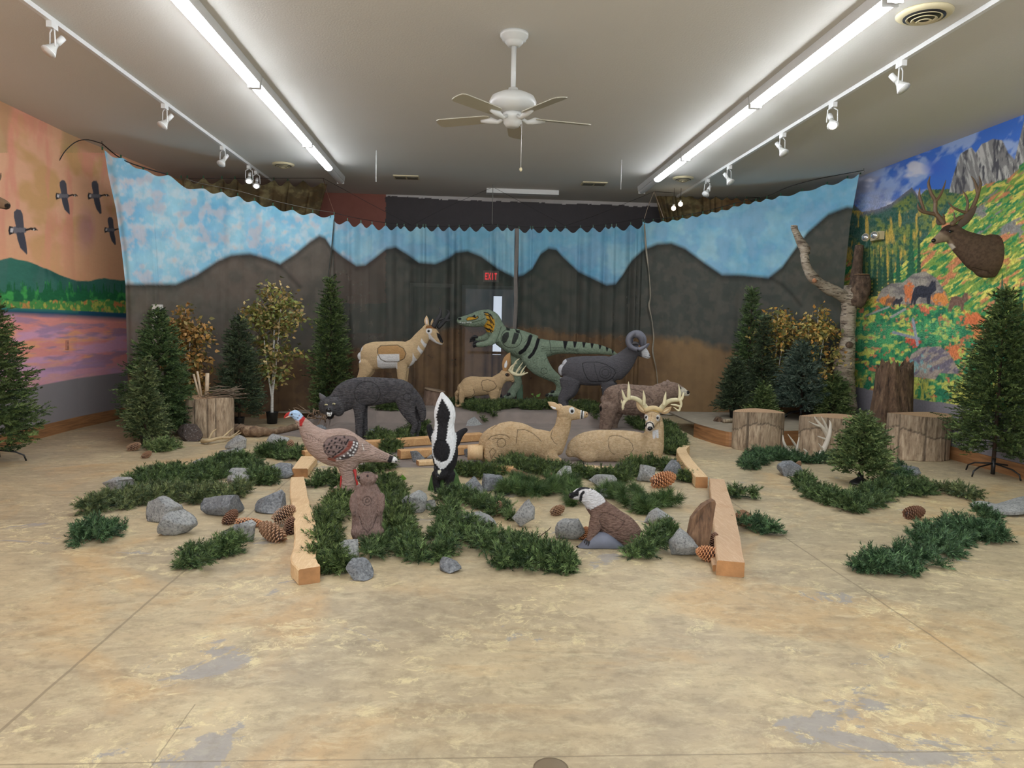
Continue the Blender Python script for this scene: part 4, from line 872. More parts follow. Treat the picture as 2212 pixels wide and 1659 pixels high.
for q in ([(800, 905, 14), (822, 840, 12), (855, 780, 9), (895, 745, 4)], [(850, 930, 12), (880, 870, 10), (935, 790, 4)], [(905, 935, 11), (935, 880, 9), (972, 830, 4)], [(780, 885, 14), (800, 840, 12), (865, 795, 4)], [(930, 930, 8), (960, 900, 4)], [(845, 925, 10), (880, 890, 6), (915, 850, 4)]):
    b.part('antler_tine', [(x, y, r, r*.85, -30-k*6) for k, (x, y, r) in enumerate(q)], ivory, o, 8)

# --- ram
b = Beast('C', 11.35)
o = tgt('ram_target', 'dark grey bighorn ram figure with curled horns and white muzzle', 'animal figure', b, 560, 1260)
b.chain([(235, 715, 90, 70), (300, 705, 165, 100), (450, 715, 200, 130), (650, 722, 212, 135), (850, 712, 205, 125), (960, 690, 170, 100)])
b.chain([(960, 690, 190, 105), (1070, 610, 160, 90), (1165, 505, 122, 72), (1220, 430, 100, 65)])
b.chain([(1225, 400, 98, 66), (1300, 425, 92, 58), (1370, 470, 72, 46), (1415, 508, 48, 36), (1432, 520, 38, 32)])
for d in (-50, 55):
    b.chain([(345 + d*.2, 860, 155, 62, d), (325 + d*.3, 990, 110, 50, d), (265 + d*.3, 1080, 78, 40, d), (235 + d*.4, 1140, 56, 34, d), (268 + d*.3, 1200, 40, 30, d), (275 + d*.3, 1250, 44, 34, d)])
    b.chain([(880 + d*.3, 900, 110, 50, d), (860 + d*.3, 1040, 62, 40, d), (845 + d*.3, 1250, 40, 34, d)])
b.body('body', o, (92, 90, 94), [('s', [(260, 585), (205, 650), (182, 720), (190, 800)], 56, (214, 214, 218)), ('p', [(1340, 455), (1385, 405), (1440, 410), (1490, 500), (1460, 575), (1400, 575), (1350, 530)], (222, 222, 224), 3), ('e', 1458, 503, 16, 10, (30, 30, 32)), ('s', [(1388, 520), (1420, 530), (1455, 538)], 6, (90, 90, 95)), ('s', [(480, 950), (780, 958)], 14, (214, 214, 218))],
    foam_g, grooves=[([(505, 620), (560, 600), (720, 598), (850, 640), (950, 700), (976, 755), (930, 830), (850, 878), (640, 882), (580, 840), (530, 740), (505, 620)], 11), ([(670, 610), (690, 720), (740, 870)], 7)] + [([(830+r*math.cos(a), 750+r*math.sin(a)) for a in np.linspace(0, 6.28, 18)], 6) for r in (50, 85)])
hm = plain('grey_horn', (112, 112, 122), .6, bump=.5, bscale=24, var=.2)
SP = [(1345, 350, 44), (1335, 270, 54), (1280, 212, 56), (1205, 212, 54), (1158, 270, 52), (1160, 345, 50), (1210, 402, 44), (1290, 420, 38), (1365, 395, 30), (1418, 350, 15)]
b.part('horn', [(x, y, r, r*.8, d) for (x, y, r), d in zip(SP, (-30, -60, -85, -100, -110, -115, -120, -122, -125, -125))], hm, o, 18)
b.part('horn', [(x+22, y-4, r*.95, r*.75, d) for (x, y, r), d in zip(SP, (30, 60, 85, 100, 110, 115, 120, 122, 125, 125))], hm, o, 18)
b.eye(1318, 372, 15, plain('amber_eye', (140, 100, 60), .2), o); b.part('ear', [(1290, 340, 14, 10, -70), (1240, 330, 24, 10, -85), (1200, 345, 6, 5, -90)], plain('grey_ear', (80, 76, 78)), o)

# --- brown bear
b = Beast('C', 10.55)
o = tgt('bear_target', 'grey brown bear figure with pale muzzle standing behind the antlered buck', 'animal figure', b, 1100, 1560)
b.chain([(830, 1130, 80, 70), (900, 1110, 170, 120), (1050, 1115, 215, 150), (1250, 1135, 222, 155), (1450, 1120, 200, 145), (1620, 1060, 150, 120)])
b.chain([(1580, 1050, 150, 115), (1700, 1010, 138, 108), (1810, 1000, 118, 90), (1890, 1010, 78, 62), (1950, 1032, 50, 42), (1985, 1045, 38, 34)])
b.chain([(880, 1230, 140, 80, -70), (860, 1380, 108, 66, -70), (840, 1480, 96, 60, -70), (830, 1552, 90, 62, -70)]); b.chain([(960, 1300, 130, 75, 60), (930, 1430, 92, 60, 60), (920, 1552, 84, 60, 60)])
b.chain([(1390, 1280, 110, 60, 55), (1400, 1420, 68, 50, 55), (1410, 1552, 66, 54, 55)]); b.chain([(1480, 1270, 120, 65, -65), (1490, 1430, 78, 54, -65), (1500, 1552, 74, 58, -65)])
b.body('body', o, (146, 124, 110), [('p', [(1895, 950), (1960, 968), (2040, 1040), (2010, 1100), (1930, 1085), (1888, 1040)], (226, 218, 200), 2.5), ('e', 766, 1255, 16, 38, (26, 24, 24))], foam_g, vox=.008, tone=(118, 98, 86),
    grooves=[([(1025, 1180), (1020, 1030), (1050, 985), (1150, 972), (1300, 1000), (1420, 1060), (1480, 1120), (1500, 1165)], 9), ([(1090, 1245), (1180, 1255), (1280, 1250)], 7)])
b.part('ear', [(1672, 950, 30, 20, -60), (1660, 915, 46, 22, -66), (1655, 885, 30, 14, -66)], plain('bear_foam', (138, 118, 106), .8, var=.15), o)
b.part('ear', [(1712, 925, 24, 20, 60), (1705, 880, 38, 22, 60), (1702, 862, 20, 14, 60)], plain('bear_foam', (138, 118, 106), .8, var=.15), o)
b.eye(1660, 918, 20, plain('ear_hollow', (48, 40, 38)), o, 'inner_ear', (1.2, .5, .8)); b.eye(2002, 1024, 24, blk, o, 'nose'); b.eye(1895, 962, 13, blk, o)

# --- wolf
b = Beast('A', 9.92)
o = tgt('wolf_target', 'charcoal grey snarling wolf figure with lowered head', 'animal figure', b, 1100, 1875)
b.chain([(480, 1400, 130, 95), (600, 1320, 180, 112), (750, 1275, 195, 122), (950, 1262, 192, 115), (1150, 1252, 168, 100), (1300, 1256, 158, 95), (1400, 1300, 150, 90)])
b.chain([(640, 1330, 165, 105), (520, 1400, 150, 105, -20), (440, 1450, 120, 100, -50)])
b.ell(395, 1455, 160, 130, 110, -80); b.ell(300, 1480, 60, 80, 50, -90); b.ell(500, 1500, 80, 95, 60, -80)
b.chain([(385, 1500, 78, 64, -120), (378, 1525, 66, 58, -190), (372, 1535, 56, 50, -240)]); b.chain([(390, 1580, 50, 50, -130), (382, 1600, 40, 34, -215)])
for d in (-45, 50):
    b.chain([(1400 + d*.2, 1350, 150, 60, d), (1430 + d*.3, 1500, 108, 52, d), (1490 + d*.5, 1620, 66, 42, d), (1535 + d*.5, 1700, 42, 34, d), (1510 + d*.6, 1800, 34, 30, d), (1490 + d*.6, 1868, 44, 34, d)])
    b.chain([(780 + d*.2, 1400, 112, 58, d), (792 + d*.4, 1520, 74, 45, d), (800 + d*.6, 1660, 56, 38, d), (806 + d*.7, 1868, 48, 38, d)])
b.chain([(1470, 1260, 60, 46), (1550, 1380, 66, 48), (1600, 1500, 60, 46), (1615, 1600, 46, 36), (1612, 1660, 20, 16)])
b.body('body', o, (98, 96, 98), [('p', [(325, 1590), (350, 1570), (440, 1560), (450, 1545), (425, 1610), (400, 1630), (345, 1628)], (28, 24, 26)), ('e', 380, 1470, 90, 60, (86, 84, 86)), ('s', [(700, 1400), (720, 1340)], 4, (60, 58, 60))],
    vcol('wolf_foam_fur', .85, 18, .32, (1, 1, 3.2), 1.0, 26, .045, .15, (0, .7, 0)), vox=.007, tone=(78, 76, 80),
    grooves=[([(880+172*math.cos(a)+0*a, 1290+162*math.sin(a)) for a in np.linspace(0, 6.28, 26)], 9), ([(1410+52*math.cos(a), 1340+55*math.sin(a)) for a in np.linspace(0, 6.28, 16)], 8), ([(300, 1370), (340, 1335), (420, 1325), (500, 1332), (560, 1320)], 8), ([(385, 1370), (382, 1450)], 6), ([(600, 1420), (620, 1500), (600, 1580)], 6)])
wf = plain('wolf_foam', (98, 96, 98), .8, bump=.4, var=.15)
b.part('ear', [(310, 1375, 46, 24, -60), (275, 1330, 34, 16, -66), (248, 1290, 10, 8, -66)], wf, o); b.part('ear', [(520, 1365, 50, 26, -60), (560, 1325, 34, 16, -66), (585, 1275, 8, 7, -66)], wf, o)
b.eye(368, 1500, 36, blk, o, 'nose', (1, .5, .75)); gold = plain('pale_gold_eye', (206, 196, 150), .2)
for x, y in ((325, 1438), (448, 1428)): e = b.eye(x, y, 18, gold, o, 'eye', (1.2, .5, .7)); c = b.surf(x, y); MB().ell(c-np.array([0, .008, .002]), (b.R(7), b.R(6), b.R(7)), 10).out('pupil', blk, e)
for x, y, q in ((350, 1568, 13), (372, 1566, 9), (390, 1566, 9), (412, 1562, 14), (362, 1592, 10), (382, 1594, 9), (400, 1590, 11)): c = b.surf(x, y); MB().tube([c+np.array([0, 0, b.R(q)]), c-np.array([0, .01, b.R(q)])], [b.R(12), b.R(6)], 8).out('tooth', whitef, o)

# --- turkey
b = Beast('D', 6.45)
o = tgt('turkey_target', 'large brown turkey figure with pale blue head and red wattle', 'animal figure', b, 980, 1520)
b.chain([(325, 320, 74, 58), (400, 405, 100, 78), (480, 520, 148, 110), (620, 655, 225, 160), (800, 725, 282, 190), (980, 742, 288, 190), (1150, 775, 225, 160), (1320, 815, 155, 130), (1480, 858, 105, 110), (1650, 898, 66, 84), (1745, 925, 46, 60)])
b.chain([(335, 310, 66, 54), (270, 250, 72, 52), (215, 240, 52, 42), (180, 245, 34, 30)])
b.chain([(1040, 950, 200, 120), (1040, 1060, 130, 90), (1055, 1160, 112, 82), (1062, 1270, 126, 90), (1030, 1370, 140, 100), (980, 1440, 190, 130), (975, 1510, 215, 150)], 5)
spots = [('s', [(x, y), (x+dx, y+dy)], 24, (40, 34, 36)) for x, y, dx, dy in ((870, 595, -8, 14), (930, 615, -8, 20), (990, 580, 10, 6), (1055, 620, -10, 18), (810, 630, -10, 14), (855, 660, -10, 20), (960, 655, -6, 22), (1000, 655, -4, 14), (775, 680, -14, 18), (1030, 660, -14, 28), (700, 700, -4, 20), (745, 740, -12, 22), (800, 725, -10, 22), (880, 715, -6, 24), (930, 735, -14, 14), (770, 795, -12, 20), (840, 795, -12, 18), (700, 795, 4, 10), (985, 740, -30, 30), (930, 790, -30, 26), (828, 868, -8, 6), (870, 830, -16, 14))]
wsp = [('s', [(x, y), (x+5, y+(4 if i % 2 else 8))], 24, (236, 234, 232)) for i, (x, y) in enumerate(((1135, 655), (1130, 695), (1112, 735), (1085, 775), (1045, 818), (985, 862), (932, 895), (885, 910), (1185, 672), (1172, 715), (1155, 762), (1130, 808), (1120, 850), (1078, 850)))]
ins = [(675+0, 720), (690, 660), (740, 600), (830, 565), (950, 556), (1080, 562), (1160, 590), (1200, 650), (1205, 720), (1180, 800), (1130, 860), (1050, 905), (950, 925), (860, 912), (760, 880), (700, 810), (675, 720)]
b.body('body', o, (172, 148, 136), [
    ('p', [(120, 180), (300, 150), (420, 250), (385, 300), (330, 345), (240, 320), (140, 290)], (176, 204, 234), 1.5), ('p', [(400, 262), (412, 305), (372, 375), (358, 430), (325, 420), (318, 330), (350, 300), (385, 262)], (176, 46, 44)),
    ('e', 318, 262, 9, 9, (120, 50, 60)), ('e', 298, 295, 8, 8, (50, 50, 70)), ('p', ins, (132, 112, 108)), ('p', [(1060, 640), (1130, 640), (1100, 740), (980, 830), (850, 900), (800, 895), (940, 820), (1030, 730)], (132, 74, 64)), ('p', [(1135, 625), (1200, 645), (1200, 735), (1130, 860), (960, 925), (890, 915), (1030, 830), (1110, 740)], (84, 76, 76)),
    ('s', [(760, 905), (850, 930)], 40, (136, 84, 68))] + spots + wsp + [('s', [(1262, 680), (1275, 730)], 8, (232, 230, 226)), ('s', [(1278, 740), (1285, 780)], 8, (232, 230, 226)),
    ('p', [(1632, 950), (1672, 850), (1735, 870), (1700, 980)], (44, 40, 42)), ('p', [(1690, 985), (1730, 868), (1850, 880), (1820, 1000)], (234, 232, 230)), ('e', 1765, 945, 14, 14, (30, 28, 30)), ('p', [(500, 880), (600, 960), (720, 1000), (840, 1040), (700, 1010), (560, 920)], (60, 50, 50))],
    vcol('turkey_feathered_foam', .7, 20, .2, (1, 1, 2.4), 1.0, 26, .03, .25, (0, -.6, 0)), vox=.007, smooth=5,
    grooves=[(ins, 9), ([(890+82*math.cos(a), 742+85*math.sin(a)) for a in np.linspace(0, 6.28, 18)], 7)] + [([(x-10, 520+(x-400)*.35), (x+20, 560+(x-400)*.35), (x+5, 600+(x-400)*.3)], 5) for x in range(430, 660, 40)] + [([(1210, 700+i*28), (1330, 690+i*32), (1400, 700+i*34)], 6) for i in range(4)] + [([(1450+k, 760+k*.55+i*34), (1640, 858+i*26)], 5) for k in (0,) for i in range(4)])
red = plain('red_paint', (178, 42, 40), .45, var=.12)
b.part('beak', [(185, 235, 34, 28), (145, 245, 24, 20), (115, 268, 15, 13), (98, 300, 5, 5)], red, o); b.part('lower_beak', [(185, 268, 18, 18), (150, 280, 12, 12), (118, 292, 5, 5)], plain('pale_beak', (226, 186, 170), .5), o)
b.part('wattle', [(350, 400, 16, 14, -30), (345, 440, 22, 18, -34), (358, 480, 26, 22, -36), (368, 495, 14, 12, -36)], red, o)
b.eye(200, 238, 13, blk, o); b.part('leg', [(1150, 1080, 26, 22, -60), (1162, 1150, 18, 18, -70), (1176, 1230, 16, 16, -74), (1190, 1300, 15, 16, -74)], red, o, label='red painted leg on the support')
b.part('leg', [(948, 1170, 14, 20, -40), (938, 1290, 14, 20, -50), (925, 1360, 20, 26, -70), (870, 1380, 14, 20, -90), (810, 1400, 8, 12, -96)], red, o, label='red painted leg and toes on the support')

# --- skunk
b = Beast('E', 6.85)
o = tgt('skunk_target', 'black and white skunk figure doing a handstand on a green grass base', 'animal figure', b, 445, 1350)
b.chain([(415, 170, 24, 26), (428, 250, 80, 45), (442, 340, 120, 62), (448, 430, 130, 68), (444, 520, 120, 66), (442, 600, 125, 84), (440, 690, 148, 118), (446, 800, 156, 138), (450, 900, 156, 140), (446, 1000, 140, 130), (436, 1060, 118, 112)])
b.chain([(560, 740, 75, 60, 40), (630, 650, 46, 40, 50), (695, 600, 30, 28, 40)]); b.chain([(330, 720, 60, 55, 60), (275, 620, 42, 40, 80), (258, 560, 32, 30, 70)])
b.ell(415, 1110, 108, 88, 90, -40); b.chain([(400, 1130, 74, 60, -90), (370, 1150, 52, 44, -150), (362, 1160, 34, 30, -185)])
b.chain([(350, 1130, 62, 50, -10), (348, 1240, 46, 42, -20), (360, 1320, 40, 40, -30), (352, 1345, 36, 48, -50)]); b.chain([(500, 1130, 78, 60, -10), (490, 1240, 54, 46, -20), (466, 1345, 42, 46, -40)])
Wt = (234, 236, 238); rg2 = np.random.RandomState(4)
def jag(pts, a, st=16):
    out = []
    for (x0, y0), (x1, y1) in zip(pts, pts[1:]+pts[:1]):
        k = max(1, int(math.hypot(x1-x0, y1-y0)/st))
        for i in range(k):
            t = i/k; q = a*(1 if len(out) % 2 else -1)*rg2.uniform(.3, 1); nx_, ny_ = (y1-y0), -(x1-x0); l = math.hypot(nx_, ny_)+1e-6
            out.append((x0+(x1-x0)*t+nx_/l*q, y0+(y1-y0)*t+ny_/l*q))
    return out
b.body('body', o, (36, 35, 38), [('p', jag([(330, 120), (500, 120), (600, 330), (610, 430), (565, 560), (592, 690), (572, 850), (532, 960), (450, 1058), (395, 1072), (330, 1000), (290, 860), (285, 680), (320, 600), (280, 450), (260, 300)], 7), Wt),
    ('p', jag([(415, 225), (470, 310), (512, 400), (505, 460), (486, 530), (478, 620), (468, 700), (465, 740), (505, 800), (512, 860), (480, 960), (400, 990), (322, 930), (303, 850), (318, 770), (345, 715), (358, 600), (362, 540), (343, 450), (362, 380), (372, 320)], 9), (34, 33, 36)),
    ('p', [(362, 1085), (400, 1078), (402, 1100), (380, 1135), (365, 1115)], (224, 222, 200))],
    vcol('skunk_foam_fur', .75, 20, .16, (2.5, 1, 1), 1.0, 34, .02, .25), vox=.007, smooth=4, fe=.8, grooves=[([(406+102*math.cos(a), 855+128*math.sin(a)) for a in np.linspace(0, 6.28, 24)], 8)])
sb = plain('skunk_foam', (40, 39, 42), .7, var=.1)
b.part('ear', [(335, 1060, 22, 14, -60), (325, 1040, 12, 8, -60)], sb, o); b.part('ear', [(480, 1060, 24, 14, -60), (492, 1038, 12, 8, -60)], sb, o)
b.eye(345, 1120, 7, blk, o); b.eye(412, 1120, 7, blk, o); b.eye(358, 1160, 16, blk, o, 'nose')
c0 = b.P(445, 1350); gm = plain('painted_grass', (66, 98, 44), .75, bump=.4, var=.3, vs=10)
b2 = Beast('E', 6.9); b2.chain([(445, 1080, 130, 60, 30), (445, 1180, 165, 110, 20), (445, 1290, 200, 150, 10), (445, 1350, 208, 160, 0)], 5)
V, Fc = tube([b2.P(445, y, 30) for y in (1060, 1150, 1250, 1330, 1352)], [b2.R(r) for r in (120, 165, 190, 206, 208)], 32, True, 0, [b2.R(r) for r in (50, 90, 120, 130, 130)], up=(0, 1, 0)); gb = mesh('grass_base', V, Fc, gm, o)
rr = np.random.RandomState(3)
gl = MB()
for k in range(34):
    x = rr.uniform(245, 650); d = -rr.uniform(60, 105); y1 = 1350; h = rr.uniform(60, 130) if not 330 < x < 520 else rr.uniform(40, 110)
    V, Fc = b2.chain([(x, y1, 13, 5, d+20), (x+rr.uniform(-8, 8), y1-h*.5, 11, 4, d+30), (x+rr.uniform(-25, 25), y1-h, 2, 1, d+45)], 2, 6, False); gl.add(V, Fc)
gl.out('grass_blade', gm, o)['kind'] = 'stuff'

# --- bedded doe
b = Beast('E', 8.35)
o = tgt('doe_target', 'tan bedded doe figure without antlers, head raised to the right', 'animal figure', b, 1350, 990)
b.chain([(890, 860, 60, 60), (960, 800, 150, 110), (1060, 745, 195, 150), (1200, 730, 235, 165), (1350, 740, 225, 165), (1500, 765, 185, 150), (1650, 785, 185, 130), (1750, 800, 125, 95)])
b.chain([(1730, 800, 150, 100), (1790, 700, 125, 82), (1850, 580, 100, 66), (1870, 470, 92, 62)]); b.chain([(1845, 400, 85, 62), (1930, 398, 92, 62), (2010, 412, 72, 50), (2085, 418, 52, 42), (2130, 418, 40, 34)])
b.chain([(1050, 830, 140, 50, -105), (970, 920, 60, 40, -120), (1060, 965, 36, 30, -125), (1220, 930, 32, 26, -120)]); b.ell(1120, 800, 120, 110, 60, -95); b.chain([(1700, 900, 90, 50, -80), (1780, 950, 46, 40, -90), (1820, 960, 30, 28, -90)]); b.chain([(880, 880, 50, 40), (930, 960, 40, 40), (950, 990, 22, 24)])
b.body('body', o, (208, 180, 142), [('e', 1964, 370, 34, 42, (230, 230, 228)), ('p', [(2072, 350), (2112, 352), (2108, 472), (2062, 470)], (230, 230, 228)), ('s', [(2092, 352), (2086, 410), (2082, 470)], 16, (30, 28, 28)), ('s', [(2140, 410), (2160, 405)], 7, (150, 110, 80))],
    foam_m, tone=(194, 164, 124), grooves=[([(1300, 760), (1318, 600), (1400, 595), (1500, 640), (1570, 700), (1600, 740)], 9), ([(1122+52*math.cos(a), 758+54*math.sin(a)) for a in np.linspace(0, 6.28, 16)], 8), ([(960, 720), (1000, 680), (1100, 655), (1180, 665), (1220, 700)], 9), ([(1010, 720), (1060, 700), (1110, 712)], 7), ([(1000, 940), (980, 860), (1020, 820), (1060, 860), (1000, 950)], 8), ([(1730, 600), (1715, 680), (1760, 760), (1790, 780)], 7), ([(1000, 590), (1100, 510), (1220, 490), (1400, 510), (1560, 580), (1700, 612)], 7)])
b.leaf('ear', [(1815, 350, 28, 14, -20), (1760, 318, 42, 16, -24), (1715, 290, 30, 12, -26), (1682, 270, 8, 6, -26)], tanp, o, [(1770, 345, 20), (1740, 335, 24), (1715, 320, 6)], whitef)
b.leaf('ear', [(1850, 345, 24, 14, 40), (1815, 315, 30, 12, 50), (1780, 300, 6, 5, 52)], tanp, o); b.eye(1968, 368, 20, blk, o)
b.eye(2148, 408, 9, plain('nostril_dark', (90, 60, 50)), o, 'nostril')

# --- bedded buck
b = Beast('F', 8.45)
o = tgt('buck_target', 'tan bedded buck figure with large cream antlers facing the viewer', 'animal figure', b, 950, 1180)
b.chain([(330, 1030, 70, 60), (400, 985, 150, 100), (520, 950, 205, 140), (680, 935, 230, 160), (850, 935, 238, 165), (1050, 940, 236, 160), (1250, 955, 232, 155), (1400, 980, 205, 145), (1480, 1000, 150, 120)])
b.chain([(1450, 1080, 170, 130, -10), (1485, 960, 172, 125, -10), (1505, 850, 155, 118, -6), (1518, 740, 142, 105, -2), (1522, 630, 130, 95, 4), (1518, 560, 115, 88, 0)])
b.ell(1492, 520, 118, 108, 95, -50); b.chain([(1490, 545, 108, 88, -60), (1468, 610, 82, 68, -130), (1452, 660, 62, 56, -185), (1448, 680, 46, 44, -205)]); b.chain([(1500, 1120, 80, 60, -60), (1450, 1170, 50, 45, -90), (1330, 1180, 40, 40, -100)]); b.ell(600, 1060, 150, 110, 80, -90)
b.body('body', o, (210, 184, 148), [('e', 1400, 535, 30, 46, (232, 230, 228)), ('e', 1572, 540, 28, 46, (232, 230, 228)), ('e', 1452, 655, 68, 72, (228, 220, 210)), ('s', [(1398, 655), (1415, 612), (1455, 598), (1495, 618), (1512, 668)], 18, (40, 36, 34)), ('p', [(1490, 720), (1575, 700), (1580, 820), (1500, 828)], (224, 224, 226)), ('p', [(1540, 760), (1550, 830), (1530, 830)], (210, 184, 148)),
    ('p', [(1375, 470), (1400, 405), (1460, 380), (1560, 385), (1640, 450), (1600, 470), (1500, 440), (1420, 450)], (200, 164, 96)), ('s', [(1485, 470), (1465, 590)], 6, (160, 120, 80))],
    foam_m, tone=(196, 168, 130), vox=.008, grooves=[([(880, 960), (870, 850), (890, 800), (960, 782), (1060, 800), (1160, 850), (1215, 920), (1222, 980), (1180, 1050), (1090, 1090)], 9), ([(885, 960), (900, 1010), (960, 1060)], 8), ([(1410, 460), (1500, 445), (1590, 475)], 7), ([(1590, 640), (1600, 560), (1650, 590)], 5)])
b.leaf('ear', [(1395, 455, 30, 16, -20), (1340, 410, 44, 16, -30), (1300, 360, 38, 14, -36), (1272, 318, 8, 6, -38)], tanp, o, [(1370, 440, 20), (1330, 400, 30), (1300, 360, 10)], plain('pale_ear', (222, 200, 160)))
b.leaf('ear', [(1625, 455, 30, 16, -10), (1680, 440, 44, 16, -18), (1720, 415, 34, 14, -24), (1755, 385, 8, 6, -26)], tanp, o, [(1650, 455, 20), (1690, 435, 30), (1720, 415, 10)], plain('pale_ear', (222, 200, 160)))
b.eye(1396, 530, 20, blk, o); b.eye(1572, 540, 20, blk, o); b.eye(1448, 690, 38, blk, o, 'nose', (1, .5, .8))
cap = b.part('antler_cap', [(1400, 425, 36, 50, -40), (1500, 402, 40, 60, -46), (1600, 430, 36, 50, -36)], plain('antler_cap_tan', (206, 182, 136), .6), o)
for q in ([(1420, 425, 40, -30), (1370, 355, 38, -40), (1290, 285, 34, -70), (1200, 255, 32, -100), (1130, 275, 30, -130), (1088, 330, 26, -150), (1072, 400, 16, -160)], [(1598, 425, 40, -30), (1650, 360, 38, -40), (1720, 305, 34, -70), (1800, 285, 32, -100), (1860, 285, 28, -130), (1905, 270, 22, -150), (1930, 190, 12, -150)]):
    b.part('antler', [(x, y, r*.95, r*.85, d) for x, y, r, d in q], ivory, o, 14)
for q in ([(1372, 350, 24), (1375, 250, 22), (1362, 155, 5)], [(1158, 270, 26), (1160, 150, 24), (1156, 32, 5)], [(1115, 300, 22), (1085, 220, 20), (1062, 140, 5)], [(1085, 350, 16), (1060, 320, 10), (1055, 285, 4)], [(1080, 390, 18), (1075, 425, 8)], [(1655, 350, 28), (1668, 260, 22), (1682, 172, 5)], [(1868, 290, 22), (1876, 190, 20), (1860, 72, 5)], [(1892, 380, 16), (1820, 360, 14), (1752, 350, 5)], [(1885, 375, 18), (1862, 435, 14), (1790, 388, 5)], [(1880, 280, 22), (1895, 340, 20), (1888, 385, 16)]):
    b.part('antler_tine', [(x, y, r, r*.85, -70-(abs(q[0][0]-1500))*.2) for x, y, r in q], ivory, o, 10)

# --- standing beaver
b = Beast('G', 5.1)
o = tgt('beaver_target', 'upright brown beaver figure on a pale round base', 'animal figure', b, 965, 1010)
b.chain([(962, 935, 168, 140), (962, 860, 188, 160), (960, 760, 188, 158), (960, 650, 182, 150), (960, 540, 188, 150), (960, 430, 184, 140), (955, 340, 158, 118), (950, 260, 122, 95)], cr=False)
b.ell(960, 190, 112, 88, 95, -30); b.chain([(930, 190, 82, 74, -50), (885, 185, 55, 50, -80), (860, 180, 40, 38, -95)]); b.ell(850, 825, 88, 92, 80, -90); b.ell(1075, 825, 88, 92, 80, -90)
b.chain([(810, 400, 52, 48, -60), (788, 500, 46, 42, -90), (800, 585, 36, 32, -115), (800, 610, 26, 24, -118)]); b.chain([(1115, 400, 54, 48, -60), (1125, 500, 46, 42, -90), (1112, 585, 36, 32, -115), (1110, 612, 26, 24, -118)])
b.body('body', o, (134, 112, 104), [('s', [(838, 150), (850, 190), (870, 212)], 10, (30, 26, 26)), ('e', 962, 152, 14, 12, (70, 40, 38)), ('s', [(930, 112), (985, 112)], 8, (50, 46, 50))],
    vcol('beaver_foam_fur', .75, 30, .22, (2.2, 1, 1), 1.0, 45, .02, .25), vox=.006, smooth=5, tone=(122, 100, 92),
    grooves=[([(957+r*math.cos(a), 456+r*math.sin(a)) for a in np.linspace(0, 6.28, 16)], 6) for r in (24, 54)] + [([(860, 640), (900, 760), (962, 840)], 8), ([(1075, 640), (1030, 760), (962, 840)], 8)] + [([(x, 575), (x, 620)], 5) for x in (790, 804, 818, 1098, 1112, 1126)])
bf = plain('beaver_foam', (126, 104, 96), .75); b.part('ear', [(1068, 170, 22, 16, -40), (1072, 150, 14, 10, -40)], bf, o); b.eye(962, 152, 10, blk, o); b.eye(856, 165, 22, blk, o, 'nose', (.8, .8, .8))
c = b.P(965, 990); V, Fc = ellipsoid(32, 14); V = V*np.array([b.R(236), b.R(205), b.R(44)]); V[:, 2] = np.sign(V[:, 2])*np.abs(V[:, 2])**.8*1.0; mesh('round_base', V + np.array([c[0], c[1], b.R(45)]), Fc, plain('pale_base_foam', (206, 178, 132), .8, bump=.3, var=.12), o)

# --- badger
b = Beast('H', 5.15)
o = tgt('badger_target', 'brown badger figure with black and white striped face on a blue grey rock base', 'animal figure', b, 1050, 1090)
b.chain([(900, 470, 125, 95), (960, 545, 135, 105), (1040, 630, 165, 120), (1130, 725, 188, 140), (1250, 805, 190, 150), (1360, 870, 150, 125), (1430, 915, 90, 90)])
b.chain([(955, 520, 128, 98), (890, 450, 120, 90), (820, 395, 108, 80), (740, 372, 84, 64), (670, 388, 56, 44), (630, 392, 38, 36)])
b.chain([(950, 650, 100, 55, -80), (905, 780, 76, 46, -95), (870, 870, 52, 40, -110), (845, 920, 44, 48, -118)]); b.chain([(1000, 640, 80, 50, 70), (930, 800, 52, 40, 60), (860, 880, 40, 40, 40)]); b.ell(1350, 940, 130, 100, 70, -80); b.chain([(1330, 1000, 50, 45, -90), (1290, 1050, 30, 40, -120)])
b.body('body', o, (134, 108, 96), [('p', jag([(560, 200), (960, 220), (1040, 465), (860, 560), (720, 500), (560, 460)], 6, 18), (222, 220, 222), 1.5), ('p', [(560, 380), (640, 345), (690, 345), (722, 352), (716, 395), (670, 405), (648, 430), (600, 425)], (34, 34, 36)), ('s', [(690, 348), (740, 305), (800, 292), (880, 305)], 34, (40, 40, 44)), ('s', [(700, 300), (780, 270), (860, 280)], 10, (110, 108, 108)), ('s', [(775, 350), (752, 380), (742, 440)], 34, (40, 40, 44)), ('e', 800, 380, 14, 20, (200, 200, 204))],
    vcol('badger_foam_fur', .8, 24, .26, (1, 1, 3.4), 1.0, 30, .035, .2, (0, -.7, 0)), vox=.006, smooth=5, tone=(116, 92, 82),
    grooves=[([(965, 640), (1000, 605), (1070, 600), (1160, 640), (1270, 700), (1230, 760), (1150, 830), (1080, 830), (1010, 780), (970, 700), (965, 640)], 7)])
b.eye(704, 372, 8, plain('glossy_eye', (10, 10, 12), .1), o); b.eye(610, 385, 22, blk, o, 'nose', (.7, .8, .8)); b.part('ear', [(850, 330, 20, 14, -50), (862, 312, 12, 8, -50)], plain('white_ear', (214, 212, 214)), o)
for x, y, d in ((790, 930, -165), (812, 950, -175), (838, 962, -175), (862, 958, -165)): b.part('claw', [(x+10, y-18, 11, 9, d+12), (x, y+8, 9, 8, d-8), (x-6, y+30, 3, 3, d-14)], blk, o, 8)
for x, y in ((1235, 1025), (1255, 1045), (1275, 1062), (1298, 1078)): b.part('claw', [(x+20, y-8, 11, 9, -140), (x, y, 9, 8, -155), (x-16, y+10, 3, 3, -160)], blk, o, 8)
